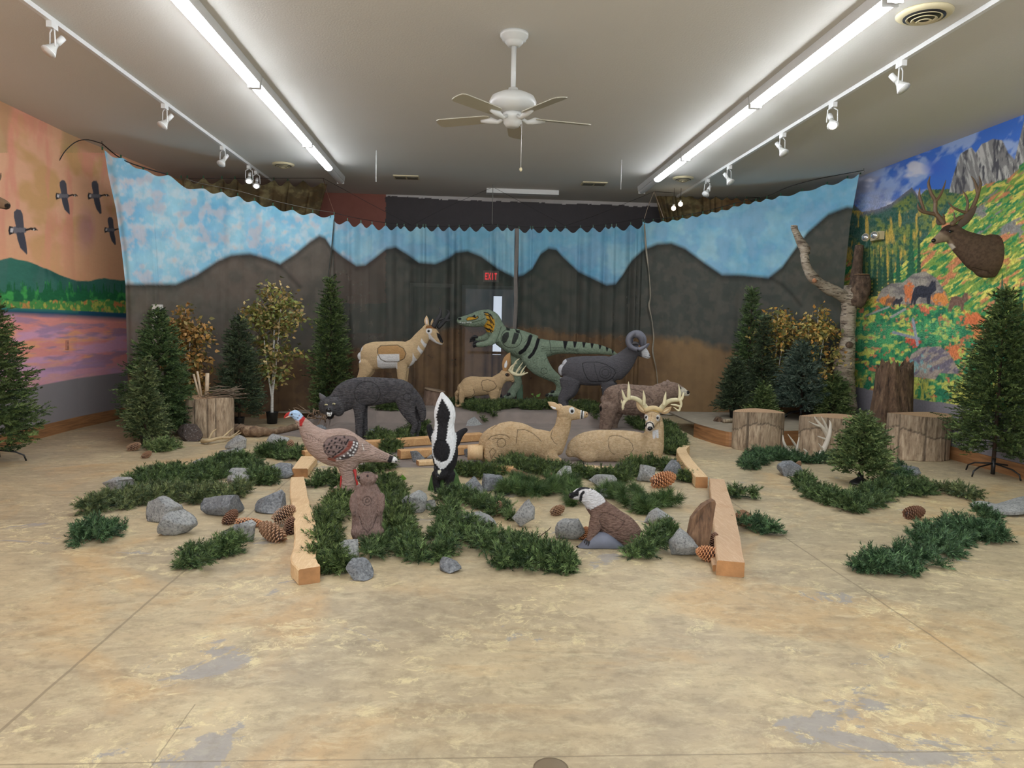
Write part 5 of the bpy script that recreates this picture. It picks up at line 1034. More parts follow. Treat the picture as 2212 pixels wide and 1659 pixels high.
b3 = Beast('H', 5.1); b3.chain([(700, 1045, 22, 50), (780, 1000, 62, 95), (880, 960, 100, 110), (990, 935, 120, 110), (1080, 960, 105, 110), (1180, 1005, 74, 100), (1300, 1050, 30, 70)]); 
rb_ = b3.body('rock_base', o, (106, 110, 124), [], plain('painted_rock_base', (108, 112, 126), .6, bump=.3, bscale=20, var=.2), vox=.012); rb_['label'] = 'blue grey painted rock base'
me = rb_.data; n = len(me.vertices); v = np.zeros(n*3); me.vertices.foreach_get('co', v); v = v.reshape(-1, 3); v[:, 2] = np.maximum(v[:, 2], -BASE[rb_.name][2]+.002); me.vertices.foreach_set('co', v.ravel()); me.update()

# --- mule deer shoulder mount on the right wall
b = Beast('M', 8.35)
o = tgt('deer_head_mount', 'dark brown mule deer shoulder mount with wide antlers on the autumn mural wall', 'trophy mount', b, 1250, 1200)
b.chain([(1240, 1240, 262, 190), (1150, 1225, 300, 200), (1000, 1190, 268, 180), (860, 1110, 215, 145), (740, 1030, 172, 118), (650, 950, 140, 98)])
b.chain([(1180, 1440, 90, 110), (1040, 1440, 90, 100), (960, 1380, 70, 80)])
b.chain([(660, 900, 115, 92), (560, 925, 120, 84), (480, 968, 84, 62), (420, 1000, 62, 50), (378, 1025, 46, 42)])
b.body('body', o, (96, 78, 64), [('p', [(330, 900), (420, 880), (560, 960), (640, 1060), (520, 1080), (330, 1080)], (138, 120, 100), 5), ('p', [(490, 1070), (620, 1060), (665, 1110), (600, 1160), (515, 1145)], (206, 196, 180), 2), ('p', [(400, 860), (440, 790), (600, 760), (640, 800), (560, 880), (450, 890)], (62, 48, 40), 3), ('s', [(545, 880), (625, 890)], 30, (40, 32, 28)), ('s', [(370, 1062), (440, 1055), (520, 1035)], 8, (40, 32, 30)), ('e', 370, 1075, 50, 12, (220, 214, 204))],
    vcol('deer_hide', .85, 26, .18, (1, 1, 1), .5, 90, .006, .15), vox=.01, grooves=[([(900, 1390), (1000, 1420), (1100, 1440), (1180, 1500)], 8)], tone=(82, 66, 54))
b.eye(590, 886, 22, blk, o); b.eye(352, 1022, 36, blk, o, 'nose', (.9, .7, .8)); dh = plain('deer_ear_hide', (92, 76, 64), .85, bump=.3)
b.leaf('ear', [(720, 810, 44, 18, -60), (800, 730, 62, 20, -80), (880, 640, 50, 16, -95), (955, 545, 10, 8, -100)], dh, o); b.leaf('ear', [(440, 790, 40, 18, 60), (430, 740, 40, 16, 90), (415, 700, 10, 8, 100)], dh, o)
am = plain('antler_brown', (112, 88, 64), .5, bump=.2, var=.3, vs=6)
for q in ([(500, 775, 40), (440, 700, 42), (390, 640, 40), (385, 560, 34), (385, 470, 34), (330, 370, 28), (292, 240, 24), (312, 135, 6)], [(620, 790, 44), (700, 720, 40), (800, 675, 38), (880, 590, 34), (950, 450, 34), (985, 330, 30), (1010, 230, 22), (988, 130, 6)]):
    b.part('antler', [(x, y, r*.8, r*.7, (40 if q[0][0] < 550 else -60)+k*5*(1 if q[0][0] < 550 else -1)) for k, (x, y, r) in enumerate(q)], am, o, 12)
for q in ([(400, 660, 34), (300, 640, 32), (200, 615, 28), (150, 560, 22), (145, 500, 5)], [(235, 620, 28), (195, 500, 26), (165, 390, 22), (172, 292, 5)], [(388, 480, 28), (450, 400, 24), (500, 290, 18), (532, 185, 5)], [(840, 640, 32), (760, 620, 26), (650, 570, 18), (560, 495, 5)], [(810, 630, 28), (832, 520, 24), (810, 410, 18), (760, 325, 5)], [(965, 350, 28), (945, 260, 24), (915, 180, 16), (880, 132, 5)], [(505, 760, 26), (495, 700, 24), (510, 690, 16), (485, 648, 6)], [(660, 740, 24), (648, 680, 14), (640, 622, 5)]):
    b.part('antler_tine', [(x, y, r*.8, r*.7, 50 if q[0][0] < 550 else -80) for x, y, r in q], am, o, 10)
# --- edge of another mount on the left wall
b = Beast('1', 8.1)
o = tgt('deer_head_mount', 'pale brown animal head mount cut by the left edge of the photo, only nose showing', 'trophy mount', b, -30, 440)
b.chain([(-40, 420, 16, 14), (-15, 434, 14, 11), (5, 440, 11, 9), (14, 444, 9, 8)]); b.chain([(-75, 470, 34, 30), (-55, 440, 26, 22), (-38, 422, 18, 16)])
b.body('body', o, (140, 116, 92), [('e', 16, 444, 7, 5, (40, 34, 30)), ('s', [(0, 452), (20, 450)], 3, (50, 40, 34))], vcol('deer_hide', .85), vox=.012)
b.part('antler', [(-30, 410, 4), (-12, 400, 3), (0, 385, 2), (2, 374, .8)], am, o)
# ------------------------------------------------------------------ carpeted display mound
def sst(x, a, w): t = np.clip((x-a)/w+.5, 0, 1); return t*t*(3-2*t)
def terr(X, Y):
    X = np.asarray(X, float); Y = np.asarray(Y, float); wv = .16*(fbm(X*1.1, Y*0+2, 3, 2)-.5)*2
    inx = sst(X, -2.35, .25)*(1-sst(X, 2.15, .22)); t2 = sst(Y, 10.98+wv, .2)*inx
    in1 = sst(X, -1.9+wv, .3)*(1-sst(X, 2.75, .3)); t1 = sst(Y, 10.22-wv*1.5, .22)*in1
    return .008 + .095*t1*(1-t2*.0) + (.25-.103)*t2 + .012*(fbm(X*3, Y*3, 9, 3)-.5)*in1*t1
nx, ny = 260, 250; gx, gy = np.meshgrid(np.linspace(-2.6, 3.0, nx), np.linspace(0, 1, ny), indexing='ij')
yf = np.interp(gx, [-2.6, -1.45, -1.3, 2.0, 2.4, 3.0], [10.2, 9.6, 7.97, 7.92, 9.4, 10.0]); gyy = yf + (13.25-yf)*gy
gz = terr(gx, gyy); edge = (gy < .001) | (gx < -2.599) | (gx > 2.999); gz[edge] = .001
cp = plain('grey_brown_carpet', (132, 120, 112), .95, bump=.5, bscale=160, var=.14, vs=5)
tag(recentre(mesh('display_mound', np.stack([gx.ravel(), gyy.ravel(), gz.ravel()], 1), grid(nx, ny), cp)), 'low grey brown carpeted mound with rounded steps under the animal figures', 'display mound')
def G(px, py, z=0.0):
    """point where the sight line meets the floor or the mound"""
    p = onz(px, py, z)
    for k in range(12):
        h = float(terr(p[0], p[1])) if (-1.3 < p[0] < 2.9 and p[1] > 7.95 or p[1] > 9.7 and -2.6 < p[0] < 3) else 0.0
        p = onz(px, py, z+h)
    return p
def pxm(p): return np.linalg.norm(p-CAM)/F   # metres per pixel at a point

# ------------------------------------------------------------------ greenery
def needles(pos, dr, L, nn, nl, wd, rng, ang=.85, pal=None, flat=None):
    N = len(pos); dr = dr/np.linalg.norm(dr, axis=1)[:, None]
    a = np.cross(dr, rng.normal(size=(N, 3))); a /= np.linalg.norm(a, axis=1)[:, None]; b = np.cross(dr, a)
    t = rng.uniform(0, 1, (N, nn)); ph = rng.uniform(0, 2*math.pi, (N, nn)); L = np.broadcast_to(np.asarray(L, float), (N,))
    al = ang*(1.0-.45*t)*rng.uniform(.75, 1.2, (N, nn))
    P0 = pos[:, None] + dr[:, None]*(L[:, None]*t)[..., None]
    rad = np.cos(ph)[..., None]*a[:, None] + np.sin(ph)[..., None]*b[:, None]
    D = np.cos(al)[..., None]*dr[:, None] + np.sin(al)[..., None]*rad
    S = np.cross(D, rng.normal(size=D.shape)); S /= np.linalg.norm(S, axis=2)[..., None]
    ln = nl*rng.uniform(.75, 1.15, (N, nn))[..., None]
    V = np.stack([P0 - S*wd, P0 + S*wd, P0 + D*ln], 2).reshape(-1, 3)
    Fc = np.arange(len(V)).reshape(-1, 3)
    pal = np.array([lin(c) for c in pal]); k = rng.uniform(0, 1, N)**1.2; c = pal[0]*(1-k[:, None]) + pal[1]*k[:, None]
    c = c*rng.uniform(.5, 1.3, N)[:, None]; c = c[:, None]*rng.uniform(.7, 1.25, (N, nn))[..., None]; 
    c = c[:, :, None].repeat(3, 2).copy(); c[:, :, 2] = c[:, :, 2]*1.25
    return V, Fc, np.clip(c.reshape(-1, 3), 0, 1)
def needle_mat(name):
    t = NT(name); a = t.n('ShaderNodeVertexColor', layer_name='Col'); t.col(a.outputs[0]); t.rough(.5); t.b.inputs['Specular IOR Level'].default_value = .35
    return t.m
NM = needle_mat('plastic_needles'); LM = needle_mat('silk_leaves')
DG = ((44, 64, 36), (112, 130, 74)); DK = ((44, 58, 42), (92, 106, 74)); BG = ((54, 74, 64), (116, 132, 114)); LG = ((62, 84, 48), (132, 148, 92)); MG = ((42, 64, 36), (110, 132, 80)); OL = ((58, 76, 48), (128, 138, 90)); TG = ((40, 66, 42), (98, 128, 86))
bark = plain('fir_trunk_bark', (64, 48, 36), .9, bump=.5, bscale=30, var=.3); gwirem = plain('green_branch_wire', (34, 52, 34), .8)
potm = plain('black_plastic_pot', (22, 22, 24), .45, var=.08)
def fir(label, px, pyb, pyt, hw, pal, seed, nb=90, base='pot', low=.12, shape=.9, Y=None, z0=0.0, sparse=1.0, bl=.11, ns=7, droop=-.05, name='artificial_fir_tree', group=None):
    rng = np.random.RandomState(seed); p = G(px, pyb) if Y is None else W(px, pyb, Y); 
    if Y is not None: p = np.array([p[0], Y, z0])
    top = W(px, pyt, p[1])[2]; H = top - p[2]; R = 1.06*hw*pxm(p); o = thing(name, label, 'fir tree', p, group)
    MB().tube([p+np.array([0, 0, .03]), p+np.array([0, 0, H*.5]), (p[0], p[1], top-.05)], [.022, .016, .006], 8).out('trunk', bark, o)
    pos = []; dr = []; Ls = []; wire_ = MB()
    for k in range(nb):
        t = (k+.5)/nb; t = t**.85; h = low + (1-low)*t; r = R*max(.04, (1-t)**shape)*rng.uniform(.66, 1.12)*(1 if t > .06 else .8)
        a = k*2.39996 + rng.uniform(-.3, .3); up_ = droop + .25*t + rng.uniform(-.06, .1)
        d = np.array([math.cos(a), math.sin(a), up_]); b0 = np.array([p[0], p[1], p[2]+H*h*.985]); 
        m = max(2, int(ns*r/R*1.6)); 
        if r > .1 and k % 2 == 0: wire_.tube([b0, b0+d*r*.8], [.005, .003], 5)
        for j in range(m):
            q = (.25+.75*(j+rng.uniform(.3, 1))/m) if r > .12 else rng.uniform(.1, 1)
            base_ = b0 + d*r*q*.86; side = np.cross(d, [0, 0, 1]); sd = rng.uniform(-1, 1)*(1.1-.5*q)
            for rep in range(3):
                pos.append(base_ + rng.normal(0, .03, 3)); dr.append(d*.8 + side*(sd if rep % 2 else -sd)*rng.uniform(.5, 1) + np.array([0, 0, rng.uniform(-.25, .5)])); Ls.append(bl*rng.uniform(.7, 1.15)*(1 if r > .15 else .75))
    for j in range(8): pos.append(np.array([p[0], p[1], top-.12+.01*j])); dr.append(np.array([rng.uniform(-.3, .3), rng.uniform(-.3, .3), 1])); Ls.append(.08)
    V, Fc, c = needles(np.array(pos), np.array(dr), np.array(Ls), int(28*sparse), .027, .0052, rng, pal=pal, ang=.9)
    mesh('foliage', V, Fc, NM, o, cols=c, smooth=False)
    if wire_.n: wire_.out('branches', gwirem, o)
    if base == 'pot':
        MB().lathe(p, [(.055, .001), (.075, .15), (.08, .16), (.07, .16), (.068, .145)], 20).out('pot', potm, o)
    elif base == 'stand':
        MB().tube([p+np.array([0, 0, .02]), p+np.array([0, 0, .2])], [.022, .022], 12).out('stand_socket', dark, o)
        for a in (.3, 1.87, 3.44, 5.0):
            d = np.array([math.cos(a), math.sin(a), 0]); MB().tube([p+d*.02+np.array([0, 0, .14]), p+d*.22+np.array([0, 0, .11]), p+d*.3+np.array([0, 0, .07]), p+d*.32+np.array([0, 0, .008])], .009, 8).out('stand_leg', dark, o)
    elif base == 'dome':
        MB().lathe(p, [(.105, .001), (.1, .02), (.06, .05), (.03, .07), (.028, .12)], 24).out('round_base', dark, o)
    return o
fir('tall dark green artificial fir cut by the left edge of the photo', -20, 1000, 610, 100, DG, 11, 150, 'stand', .1, .8, ns=9)
fir('big dark green artificial fir in the left corner before the leftmost drape', 345, 942, 668, 84, MG, 12, 150, 'stand', .04, .75, ns=10)
fir('small bluish artificial fir in black pot, in front of the big left corner fir', 316, 962, 782, 42, OL, 13, 80, 'pot', .14, .8)
fir('dark bushy artificial fir in black pot behind the cut log with the nest', 517, 925, 684, 52, DK, 14, 100, 'pot', .14, .7, ns=8)
fir('tall slim artificial fir before the seam of the two left drapes', 714, 893, 600, 50, DG, 15, 150, 'stand', .03, .62, Y=11.9, z0=.0, ns=8)
fir('tall slim pointed artificial fir, left end of the right-hand tree group', 1612, 915, 622, 48, MG, 16, 130, 'pot', .05, .8, Y=11.75, z0=.2)
fir('small dark artificial fir at the left foot of the right tree group', 1583, 938, 775, 38, DK, 17, 80, 'pot', .15, .75, Y=11.2, z0=.2)
fir('mid-size dull green artificial fir leaning among the yellow-leaved branches', 1640, 930, 684, 36, DK, 18, 90, 'pot', .1, .8, Y=11.4, z0=.2)
fir('short light green artificial fir between left and middle cut logs', 1646, 935, 835, 32, LG, 19, 60, 'pot', .1, .8, Y=11.0, z0=.2)
fir('wide blue green artificial fir in the middle of the right tree group', 1728, 930, 738, 60, BG, 20, 120, 'stand', .16, .55, Y=11.05, z0=.2, ns=9)
fir('short bright green artificial fir beside the pale birch trunk', 1796, 925, 812, 42, LG, 21, 80, 'pot', .12, .5, Y=10.9, z0=.2)
fir('big green artificial fir on a four-legged stand at the right edge', 2144, 1028, 625, 88, DG, 22, 170, 'stand', .13, .8, ns=10, bl=.13)
fir('small open artificial fir on a round dark base in front of the middle cut log', 1858, 1046, 898, 56, LG, 23, 90, 'dome', .2, .6, bl=.1)
fir('partly hidden green artificial fir close behind the big right edge fir', 2216, 1000, 690, 60, DG, 24, 100, 'stand', .14, .8)

def leaves(pos, dr, size, rng, pal):
    N = len(pos); dr = dr/np.linalg.norm(dr, axis=1)[:, None]; s = np.cross(dr, rng.normal(size=(N, 3))); s /= np.linalg.norm(s, axis=1)[:, None]; n = np.cross(dr, s)
    z = size*rng.uniform(.7, 1.2, N)[:, None]
    V = np.stack([pos, pos+dr*z*.35+s*z*.3+n*z*.08, pos+dr*z+n*z*-.1, pos+dr*z*.35-s*z*.3+n*z*.08, pos+dr*z*.4], 1).reshape(-1, 3)
    b = np.arange(N)[:, None]*5; Fc = np.concatenate([b+np.array([[0, 1, 4]]), b+np.array([[1, 2, 4]]), b+np.array([[2, 3, 4]]), b+np.array([[3, 0, 4]])])
    pal = np.array([lin(c) for c in pal]); c = pal[rng.randint(0, len(pal), N)]*rng.uniform(.45, 1.1, N)[:, None]; c = np.repeat(c, 5, 0); c.reshape(N, 5, 3)[:, 4] *= .8
    return V, Fc, np.clip(c, 0, 1)
birch_m = NT('white_birch_bark'); v = birch_m.coords((1, 1, 5)); birch_m.col(birch_m.ramp(birch_m.noise(v, 14, 4, .7), [(.3, (60, 54, 48)), (.42, (206, 200, 190)), (.8, (224, 220, 212))])); birch_m.rough(.7); birch_m.bump(birch_m.noise(v, 20), .3, .005); birch_m = birch_m.m
def birch(label, px, pyb, pyt, hw, pal, seed, stems, nl=650, base='pot', Y=None, z0=0, low=.42, lsz=.074):
    rng = np.random.RandomState(seed); p = G(px, pyb) if Y is None else np.array([W(px, pyb, Y)[0], Y, z0]); H = W(px, pyt, p[1])[2]-p[2]; R = 1.25*hw*pxm(p); o = thing('artificial_birch_tree', label, 'birch tree', p)
    P = []; D = []
    for s in range(stems):
        a = s*2.4+1; lean = np.array([math.cos(a), math.sin(a)*.6])*R*(.28 if stems > 1 else .05)*(0.4+.6*(s > 0)); r0 = .024 if s == 0 else .015
        pts = [p+np.array([0, 0, .03]), p+np.array([0, 0, H*.16]), p+np.array([lean[0]*.4, lean[1]*.4, H*.4]), p+np.array([lean[0]*.8, lean[1]*.8, H*.7]), p+np.array([lean[0], lean[1], H*(1 if s == 0 else rng.uniform(.75, .95))])]
        V, Fc = tube(pts, [r0, r0*.9, r0*.7, r0*.45, .003], 8, sub=5); mesh('trunk', V, Fc, birch_m, o); tp = catmull(pts, 10)
        for k in range(int(20/stems**.5)):
            t = low + (1-low)*(k+.5)/int(20/stems**.5); q = tp[int(t*(len(tp)-1))]; a2 = k*2.4+s; rr = R*np.interp(t, [low, .6, .8, 1], [.55, 1, .8, .25])*rng.uniform(.6, 1.05); d = np.array([math.cos(a2), math.sin(a2), rng.uniform(.1, .7)])
            e = q + d*rr*.75; mid = q+d*rr*.4+np.array([0, 0, .03]); V, Fc = tube([q, mid, e], [.006, .004, .002], 5); mesh('branch', V, Fc, plain('brown_twig', (110, 90, 66)), o)
            for j in range(int(nl/11*rng.uniform(.7, 1.3))):
                u_ = rng.uniform(.2, 1.1); pp = q*(1-u_)+e*u_ + rng.normal(0, .07, 3); P.append(pp); D.append(d*.5+rng.normal(0, .6, 3)+np.array([0, 0, -.35]))
    V, Fc, c = leaves(np.array(P), np.array(D), lsz, rng, pal); mesh('leaves', V, Fc, LM, o, cols=c, smooth=False)
    if base == 'pot': MB().lathe(p, [(.07, .001), (.09, .17), (.095, .18), (.085, .18), (.08, .165)], 20).out('pot', potm, o)
    return o
GY = [(136, 142, 70), (170, 164, 88), (110, 122, 62), (188, 154, 92), (150, 130, 70), (204, 178, 122), (120, 130, 66)]
OR = [(174, 132, 68), (196, 144, 76), (144, 124, 66), (210, 164, 104), (124, 116, 60)]
YG = [(172, 160, 84), (208, 178, 98), (120, 126, 70), (216, 188, 116), (144, 140, 76), (204, 150, 74)]
birch('white-stemmed artificial birch with yellow green leaves in a black pot, left of centre', 588, 915, 612, 66, GY, 31, 3, 760)
birch('artificial birch with orange brown leaves behind the left corner firs', 398, 925, 668, 58, OR, 32, 3, 900, 'none', Y=10.85, low=.3)
birch('bare-topped artificial birch with sparse yellow leaves in the right tree group', 1666, 925, 664, 56, YG, 33, 3, 520, 'pot', Y=11.6, z0=.2, low=.35)
birch('artificial birch with drooping yellow tip, nearest the pale birch trunk', 1752, 925, 668, 52, YG, 34, 3, 600, 'pot', Y=11.15, z0=.2, low=.35)

def garland(label, path, pal, seed, dens=1.0, nl=.03, L=.085, wd=.0028, nn=24, high=.12, lift=0, group='pine garlands laid over the floor', name='pine_garland'):
    rng = np.random.RandomState(seed); pts = [(G(x, y, .02), w) for x, y, w in path]; P = np.array([q[0] for q in pts]); Wd = 1.12*np.array([q[1]*pxm(q[0]) for q in pts])
    M = catmull(np.column_stack([P, Wd]), 8) if len(path) > 1 else np.column_stack([P, Wd])
    seg = np.linalg.norm(np.diff(M[:, :3], axis=0), axis=1).sum() if len(M) > 1 else 0; area = seg*M[:, 3].mean()*2 + M[0, 3]**2*3
    n = int(area*1900*dens)+30; pos = []; dr = []
    fy = np.clip((Wd/ np.array([pxm(q[0]) for q in pts])-13)/np.maximum(Wd/np.array([pxm(q[0]) for q in pts]), 1)*P[:, 1]/1.55*.7, 1.0, 2.6); fy = np.interp(np.linspace(0, 1, len(M)), np.linspace(0, 1, len(fy)), fy) if len(fy) > 1 else fy; nc = max(6, int(n/8.5*fy.mean()**.8)); 
    for k in range(nc):
        i = rng.randint(len(M)); c = M[i, :3]; r = M[i, 3]; a = rng.uniform(0, 2*math.pi); q = math.sqrt(rng.uniform(0, 1))*r*.92
        x = c[0] + math.cos(a)*q; y = c[1] + math.sin(a)*q*fy[i]; h = rng.uniform(0, 1)*high*(1.1-q/(r+1e-6)*.6)*.8; tl = np.array([rng.normal(0, .5)+math.cos(a)*.5, rng.normal(0, .5)+math.sin(a)*.5, rng.uniform(.1, 1.1)])
        g = float(terr(x, y)) if (x > -1.3 and x < 2.9 and y > 7.95) else 0.0
        for j in range(16):
            d = rng.normal(0, 1, 3); d /= np.linalg.norm(d); d = d + tl*.75; d[2] = max(d[2], -.15) if h < .03 else d[2]
            pos.append((x+rng.normal(0, .008), y+rng.normal(0, .008), g+.012+h)); dr.append(d)
    pos = np.array(pos); dr = np.array(dr)
    V, Fc, c = needles(pos, dr, L*rng.uniform(.55, 1.1, len(pos)), nn, nl, wd, rng, pal=pal, ang=.95)
    gz_ = np.where((V[:, 0] > -1.3) & (V[:, 0] < 2.9) & (V[:, 1] > 7.95), terr(V[:, 0], V[:, 1]), 0.0); V[:, 2] = np.maximum(V[:, 2], gz_+.003)
    o = thing(name, label, 'garland', (M[:, 0].mean(), M[:, 1].mean(), max(0, M[:, 2].min()-.02)), group)
    mesh('needles', V, Fc, NM, o, cols=c, smooth=False)
    if len(M) > 2: Vt, Ft = tube(M[:, :3]+np.array([0, 0, .0]), .006, 6); mesh('core_wire', Vt, Ft, gwirem, o)
    return o
GA = [
 ('dark pine garland mass farthest back at left, behind the paler one', [(312, 1036, 30), (350, 1035, 38), (400, 1036, 38), (450, 1026, 36), (480, 1008, 24), (520, 1000, 18), (560, 1028, 22), (570, 1040, 20)], MG, 1.1),
 ('long faded pine garland at left, in front of the darker one', [(200, 1102, 20), (240, 1092, 30), (300, 1078, 32), (350, 1074, 30), (420, 1072, 28), (480, 1074, 24), (535, 1062, 18)], OL, 1.0),
 ('small round pine garland piece at the far left of the floor', [(195, 1162, 32), (225, 1152, 32)], TG, 1.1),
 ('curled pine garland piece nearest the viewer at left', [(418, 1222, 26), (442, 1200, 34), (478, 1188, 24), (518, 1186, 9)], MG, 1.1),
 ('small faded pine spray beside the potted fir in the left corner', [(325, 972, 18), (365, 968, 22)], LG, 1.0),
 ('pine garland heap between left rocks and the turkey', [(570, 985, 14), (605, 975, 28), (640, 990, 18)], MG, 1.0),
 ('small pine garland sprig left of the turkey legs', [(672, 1050, 9), (705, 1040, 18), (745, 1052, 22)], MG, 1.0),
 ('thick pine garland left of the beaver, inside the curved beam', [(740, 1078, 20), (725, 1105, 28), (702, 1140, 30), (698, 1180, 28), (702, 1215, 26), (735, 1228, 12)], DG, 1.3),
 ('pine garland behind and right of the beaver', [(838, 1045, 14), (852, 1080, 26), (858, 1120, 30), (862, 1158, 26), (880, 1185, 20)], DG, 1.3),
 ('short pine garland tip crossing before the beaver base', [(800, 1205, 14), (812, 1180, 20), (845, 1178, 12)], MG, 1.2),
 ('pine garland loop between the beaver and the small front rock', [(880, 1190, 22), (920, 1205, 20), (960, 1185, 20), (950, 1150, 14), (985, 1130, 16)], MG, 1.2),
 ('widest pine garland, front and centre, nearest the viewer', [(992, 1145, 24), (1035, 1160, 38), (1080, 1190, 50), (1130, 1200, 50), (1180, 1205, 38), (1218, 1228, 18)], MG, 1.35),
 ('pine garland just in front of the skunk', [(950, 1078, 18), (990, 1080, 24), (1030, 1085, 24), (1060, 1095, 20), (1095, 1118, 16)], MG, 1.2),
 ('pine garland thread below the skunk garland, left of the big rock', [(945, 1118, 12), (975, 1112, 14), (1000, 1105, 10)], MG, 1.1),
 ('dark pine garland under the bedded doe', [(990, 1018, 14), (1050, 1025, 20), (1110, 1005, 24), (1150, 1015, 24), (1190, 1020, 26), (1215, 1028, 22)], DG, 1.2),
 ('dark pine garland under the bedded buck', [(1235, 1022, 20), (1290, 1030, 18), (1340, 1035, 20), (1370, 1012, 20), (1420, 1005, 14), (1450, 1015, 12)], DG, 1.2),
 ('small pine garland tip beside the right curved beam', [(1478, 1032, 14), (1490, 1038, 8)], DG, 1.1),
 ('pine garland behind the turkey tail and beaver head', [(785, 1022, 14), (815, 1015, 18), (840, 1005, 10)], DG, 1.1),
 ('pine garland draped over the rear beams, right of the wolf forelegs', [(810, 942, 14), (835, 955, 18), (845, 972, 16), (870, 945, 18), (905, 935, 22)], DG, 1.1),
 ('pine garland at the wolf chin', [(738, 915, 10), (760, 905, 16), (780, 900, 14)], DG, 1.0),
 ('pine garland on the mound behind the wolf legs', [(800, 880, 18), (840, 882, 18), (870, 888, 14)], DG, 1.0),
 ('pine garland on the mound edge below the jackalope', [(985, 890, 16), (1010, 896, 18), (1045, 888, 24), (1065, 900, 22), (1110, 905, 14)], DG, 1.1),
 ('pine garland on the mound behind the bedded doe', [(1140, 900, 18), (1165, 890, 20), (1200, 895, 20), (1215, 910, 18)], DG, 1.1),
 ('pine garland on the mound left of the bear', [(1240, 885, 12), (1270, 900, 18), (1275, 925, 16)], DG, 1.0),
 ('pine garland heap between bear forelegs', [(1375, 915, 18), (1390, 925, 16)], DG, 1.1),
 ('dark pine garland heap right of the buck neck', [(1440, 925, 14), (1448, 950, 24), (1450, 975, 20)], DG, 1.2),
 ('pine garland in front of the left cut log', [(1610, 1010, 14), (1640, 990, 22), (1680, 985, 22), (1705, 988, 16)], TG, 1.1),
 ('thin pine garland under the white shed antlers', [(1728, 998, 10), (1770, 995, 12), (1805, 1000, 10)], TG, 1.1),
 ('long pine garland in front of the small open fir', [(1730, 1040, 10), (1760, 1068, 22), (1800, 1085, 26), (1845, 1095, 26), (1880, 1078, 24), (1910, 1058, 24), (1960, 1058, 26), (2000, 1058, 24)], MG, 1.1),
 ('ragged brownish pine garland end beside the right granite slab', [(2030, 1060, 16), (2060, 1062, 14), (2085, 1072, 14), (2108, 1078, 8)], OL, .8),
 ('large curved pine garland nearest the viewer at right', [(1870, 1225, 22), (1920, 1228, 30), (1970, 1215, 32), (2010, 1185, 32), (2060, 1155, 36), (2100, 1150, 36), (2145, 1160, 16)], TG, 1.2),
 ('pine sprig standing up at the end of the large right garland', [(2115, 1118, 16), (2135, 1120, 14)], TG, 1.1),
 ('small pine sprig right of the long straight beam', [(1580, 1072, 10), (1605, 1072, 12), (1635, 1076, 6)], MG, 1.0),
 ('small pine garland piece in front of the right pine cone', [(1610, 1140, 16), (1645, 1145, 18), (1675, 1152, 8)], TG, 1.1),
 ('pine garland curling around the badger hind end', [(1375, 1200, 18), (1400, 1190, 26), (1425, 1165, 22), (1450, 1150, 12)], MG, 1.2),
 ('small pine garland left of the open fir base', [(1925, 1040, 16), (1945, 1020, 14)], TG, 1.0)]
for k, (lb, path, pal, dn) in enumerate(GA): garland(lb, path, pal, 100+k, dn)
LN = ((34, 62, 30), (108, 132, 78))
for k, (lb, path) in enumerate([('long-needled pine spray between the skunk garland and the badger', [(1090, 1070, 20), (1130, 1052, 26), (1160, 1068, 26), (1200, 1050, 26), (1235, 1060, 24), (1255, 1085, 26)]),
        ('long-needled pine spray behind the badger back', [(1300, 1070, 22), (1335, 1070, 34), (1370, 1085, 32), (1395, 1105, 20)]),
        ('long-needled pine spray tip between badger and right rocks', [(1415, 1092, 18), (1450, 1085, 22)])]):
    garland(lb, path, LN, 150+k, .3, nl=.075, L=.07, wd=.0018, nn=30, high=.13, name='long_needle_spray', group='long-needled pine sprays')
# vine leaves and lime plants
def sprigs_leaf(name, label, cat, spots, pal, size, seed, n, spread, hgt, lay=False):
    rng = np.random.RandomState(seed); P = []; D = []; c0 = G(*spots[0])
    for (x, y) in spots:
        c = G(x, y)
        for k in range(n): P.append(c + np.array([rng.normal(0, spread), rng.normal(0, spread), .02+rng.uniform(0, hgt)])); D.append([rng.normal(0, 1), rng.normal(0, 1), rng.uniform(-.1, .1) if lay else rng.uniform(0, .8)])
    V, Fc, c = leaves(np.array(P), np.array(D), size, rng, pal); return tag(recentre(mesh(name, V, Fc, LM, cols=c, smooth=False)), label, cat)
sprigs_leaf('lime_ground_plant', 'low lime green leafy plant on the mound behind the wolf legs', 'plant', [(812, 908), (825, 905), (840, 904), (852, 906)], [(130, 150, 50), (160, 176, 70), (100, 130, 44)], .035, 5, 60, .07, .07)
sprigs_leaf('ivy_leaves', 'two pale green variegated ivy leaves standing above the mound garland', 'leaves', [(1150, 868), (1160, 874)], [(120, 170, 70), (150, 196, 96)], .10, 6, 2, .03, .12)
sprigs_leaf('ivy_leaves', 'green ivy leaves among the garland behind the doe', 'leaves', [(1170, 905), (1195, 912), (1180, 918)], [(90, 150, 56), (130, 186, 84)], .08, 7, 4, .05, .06)
sprigs_leaf('maple_leaf', 'bright green artificial leaf lying on the floor left of the skunk', 'leaf', [(848, 1034), (862, 1037)], [(130, 180, 70), (110, 160, 60)], .10, 8, 4, .03, .005, True)
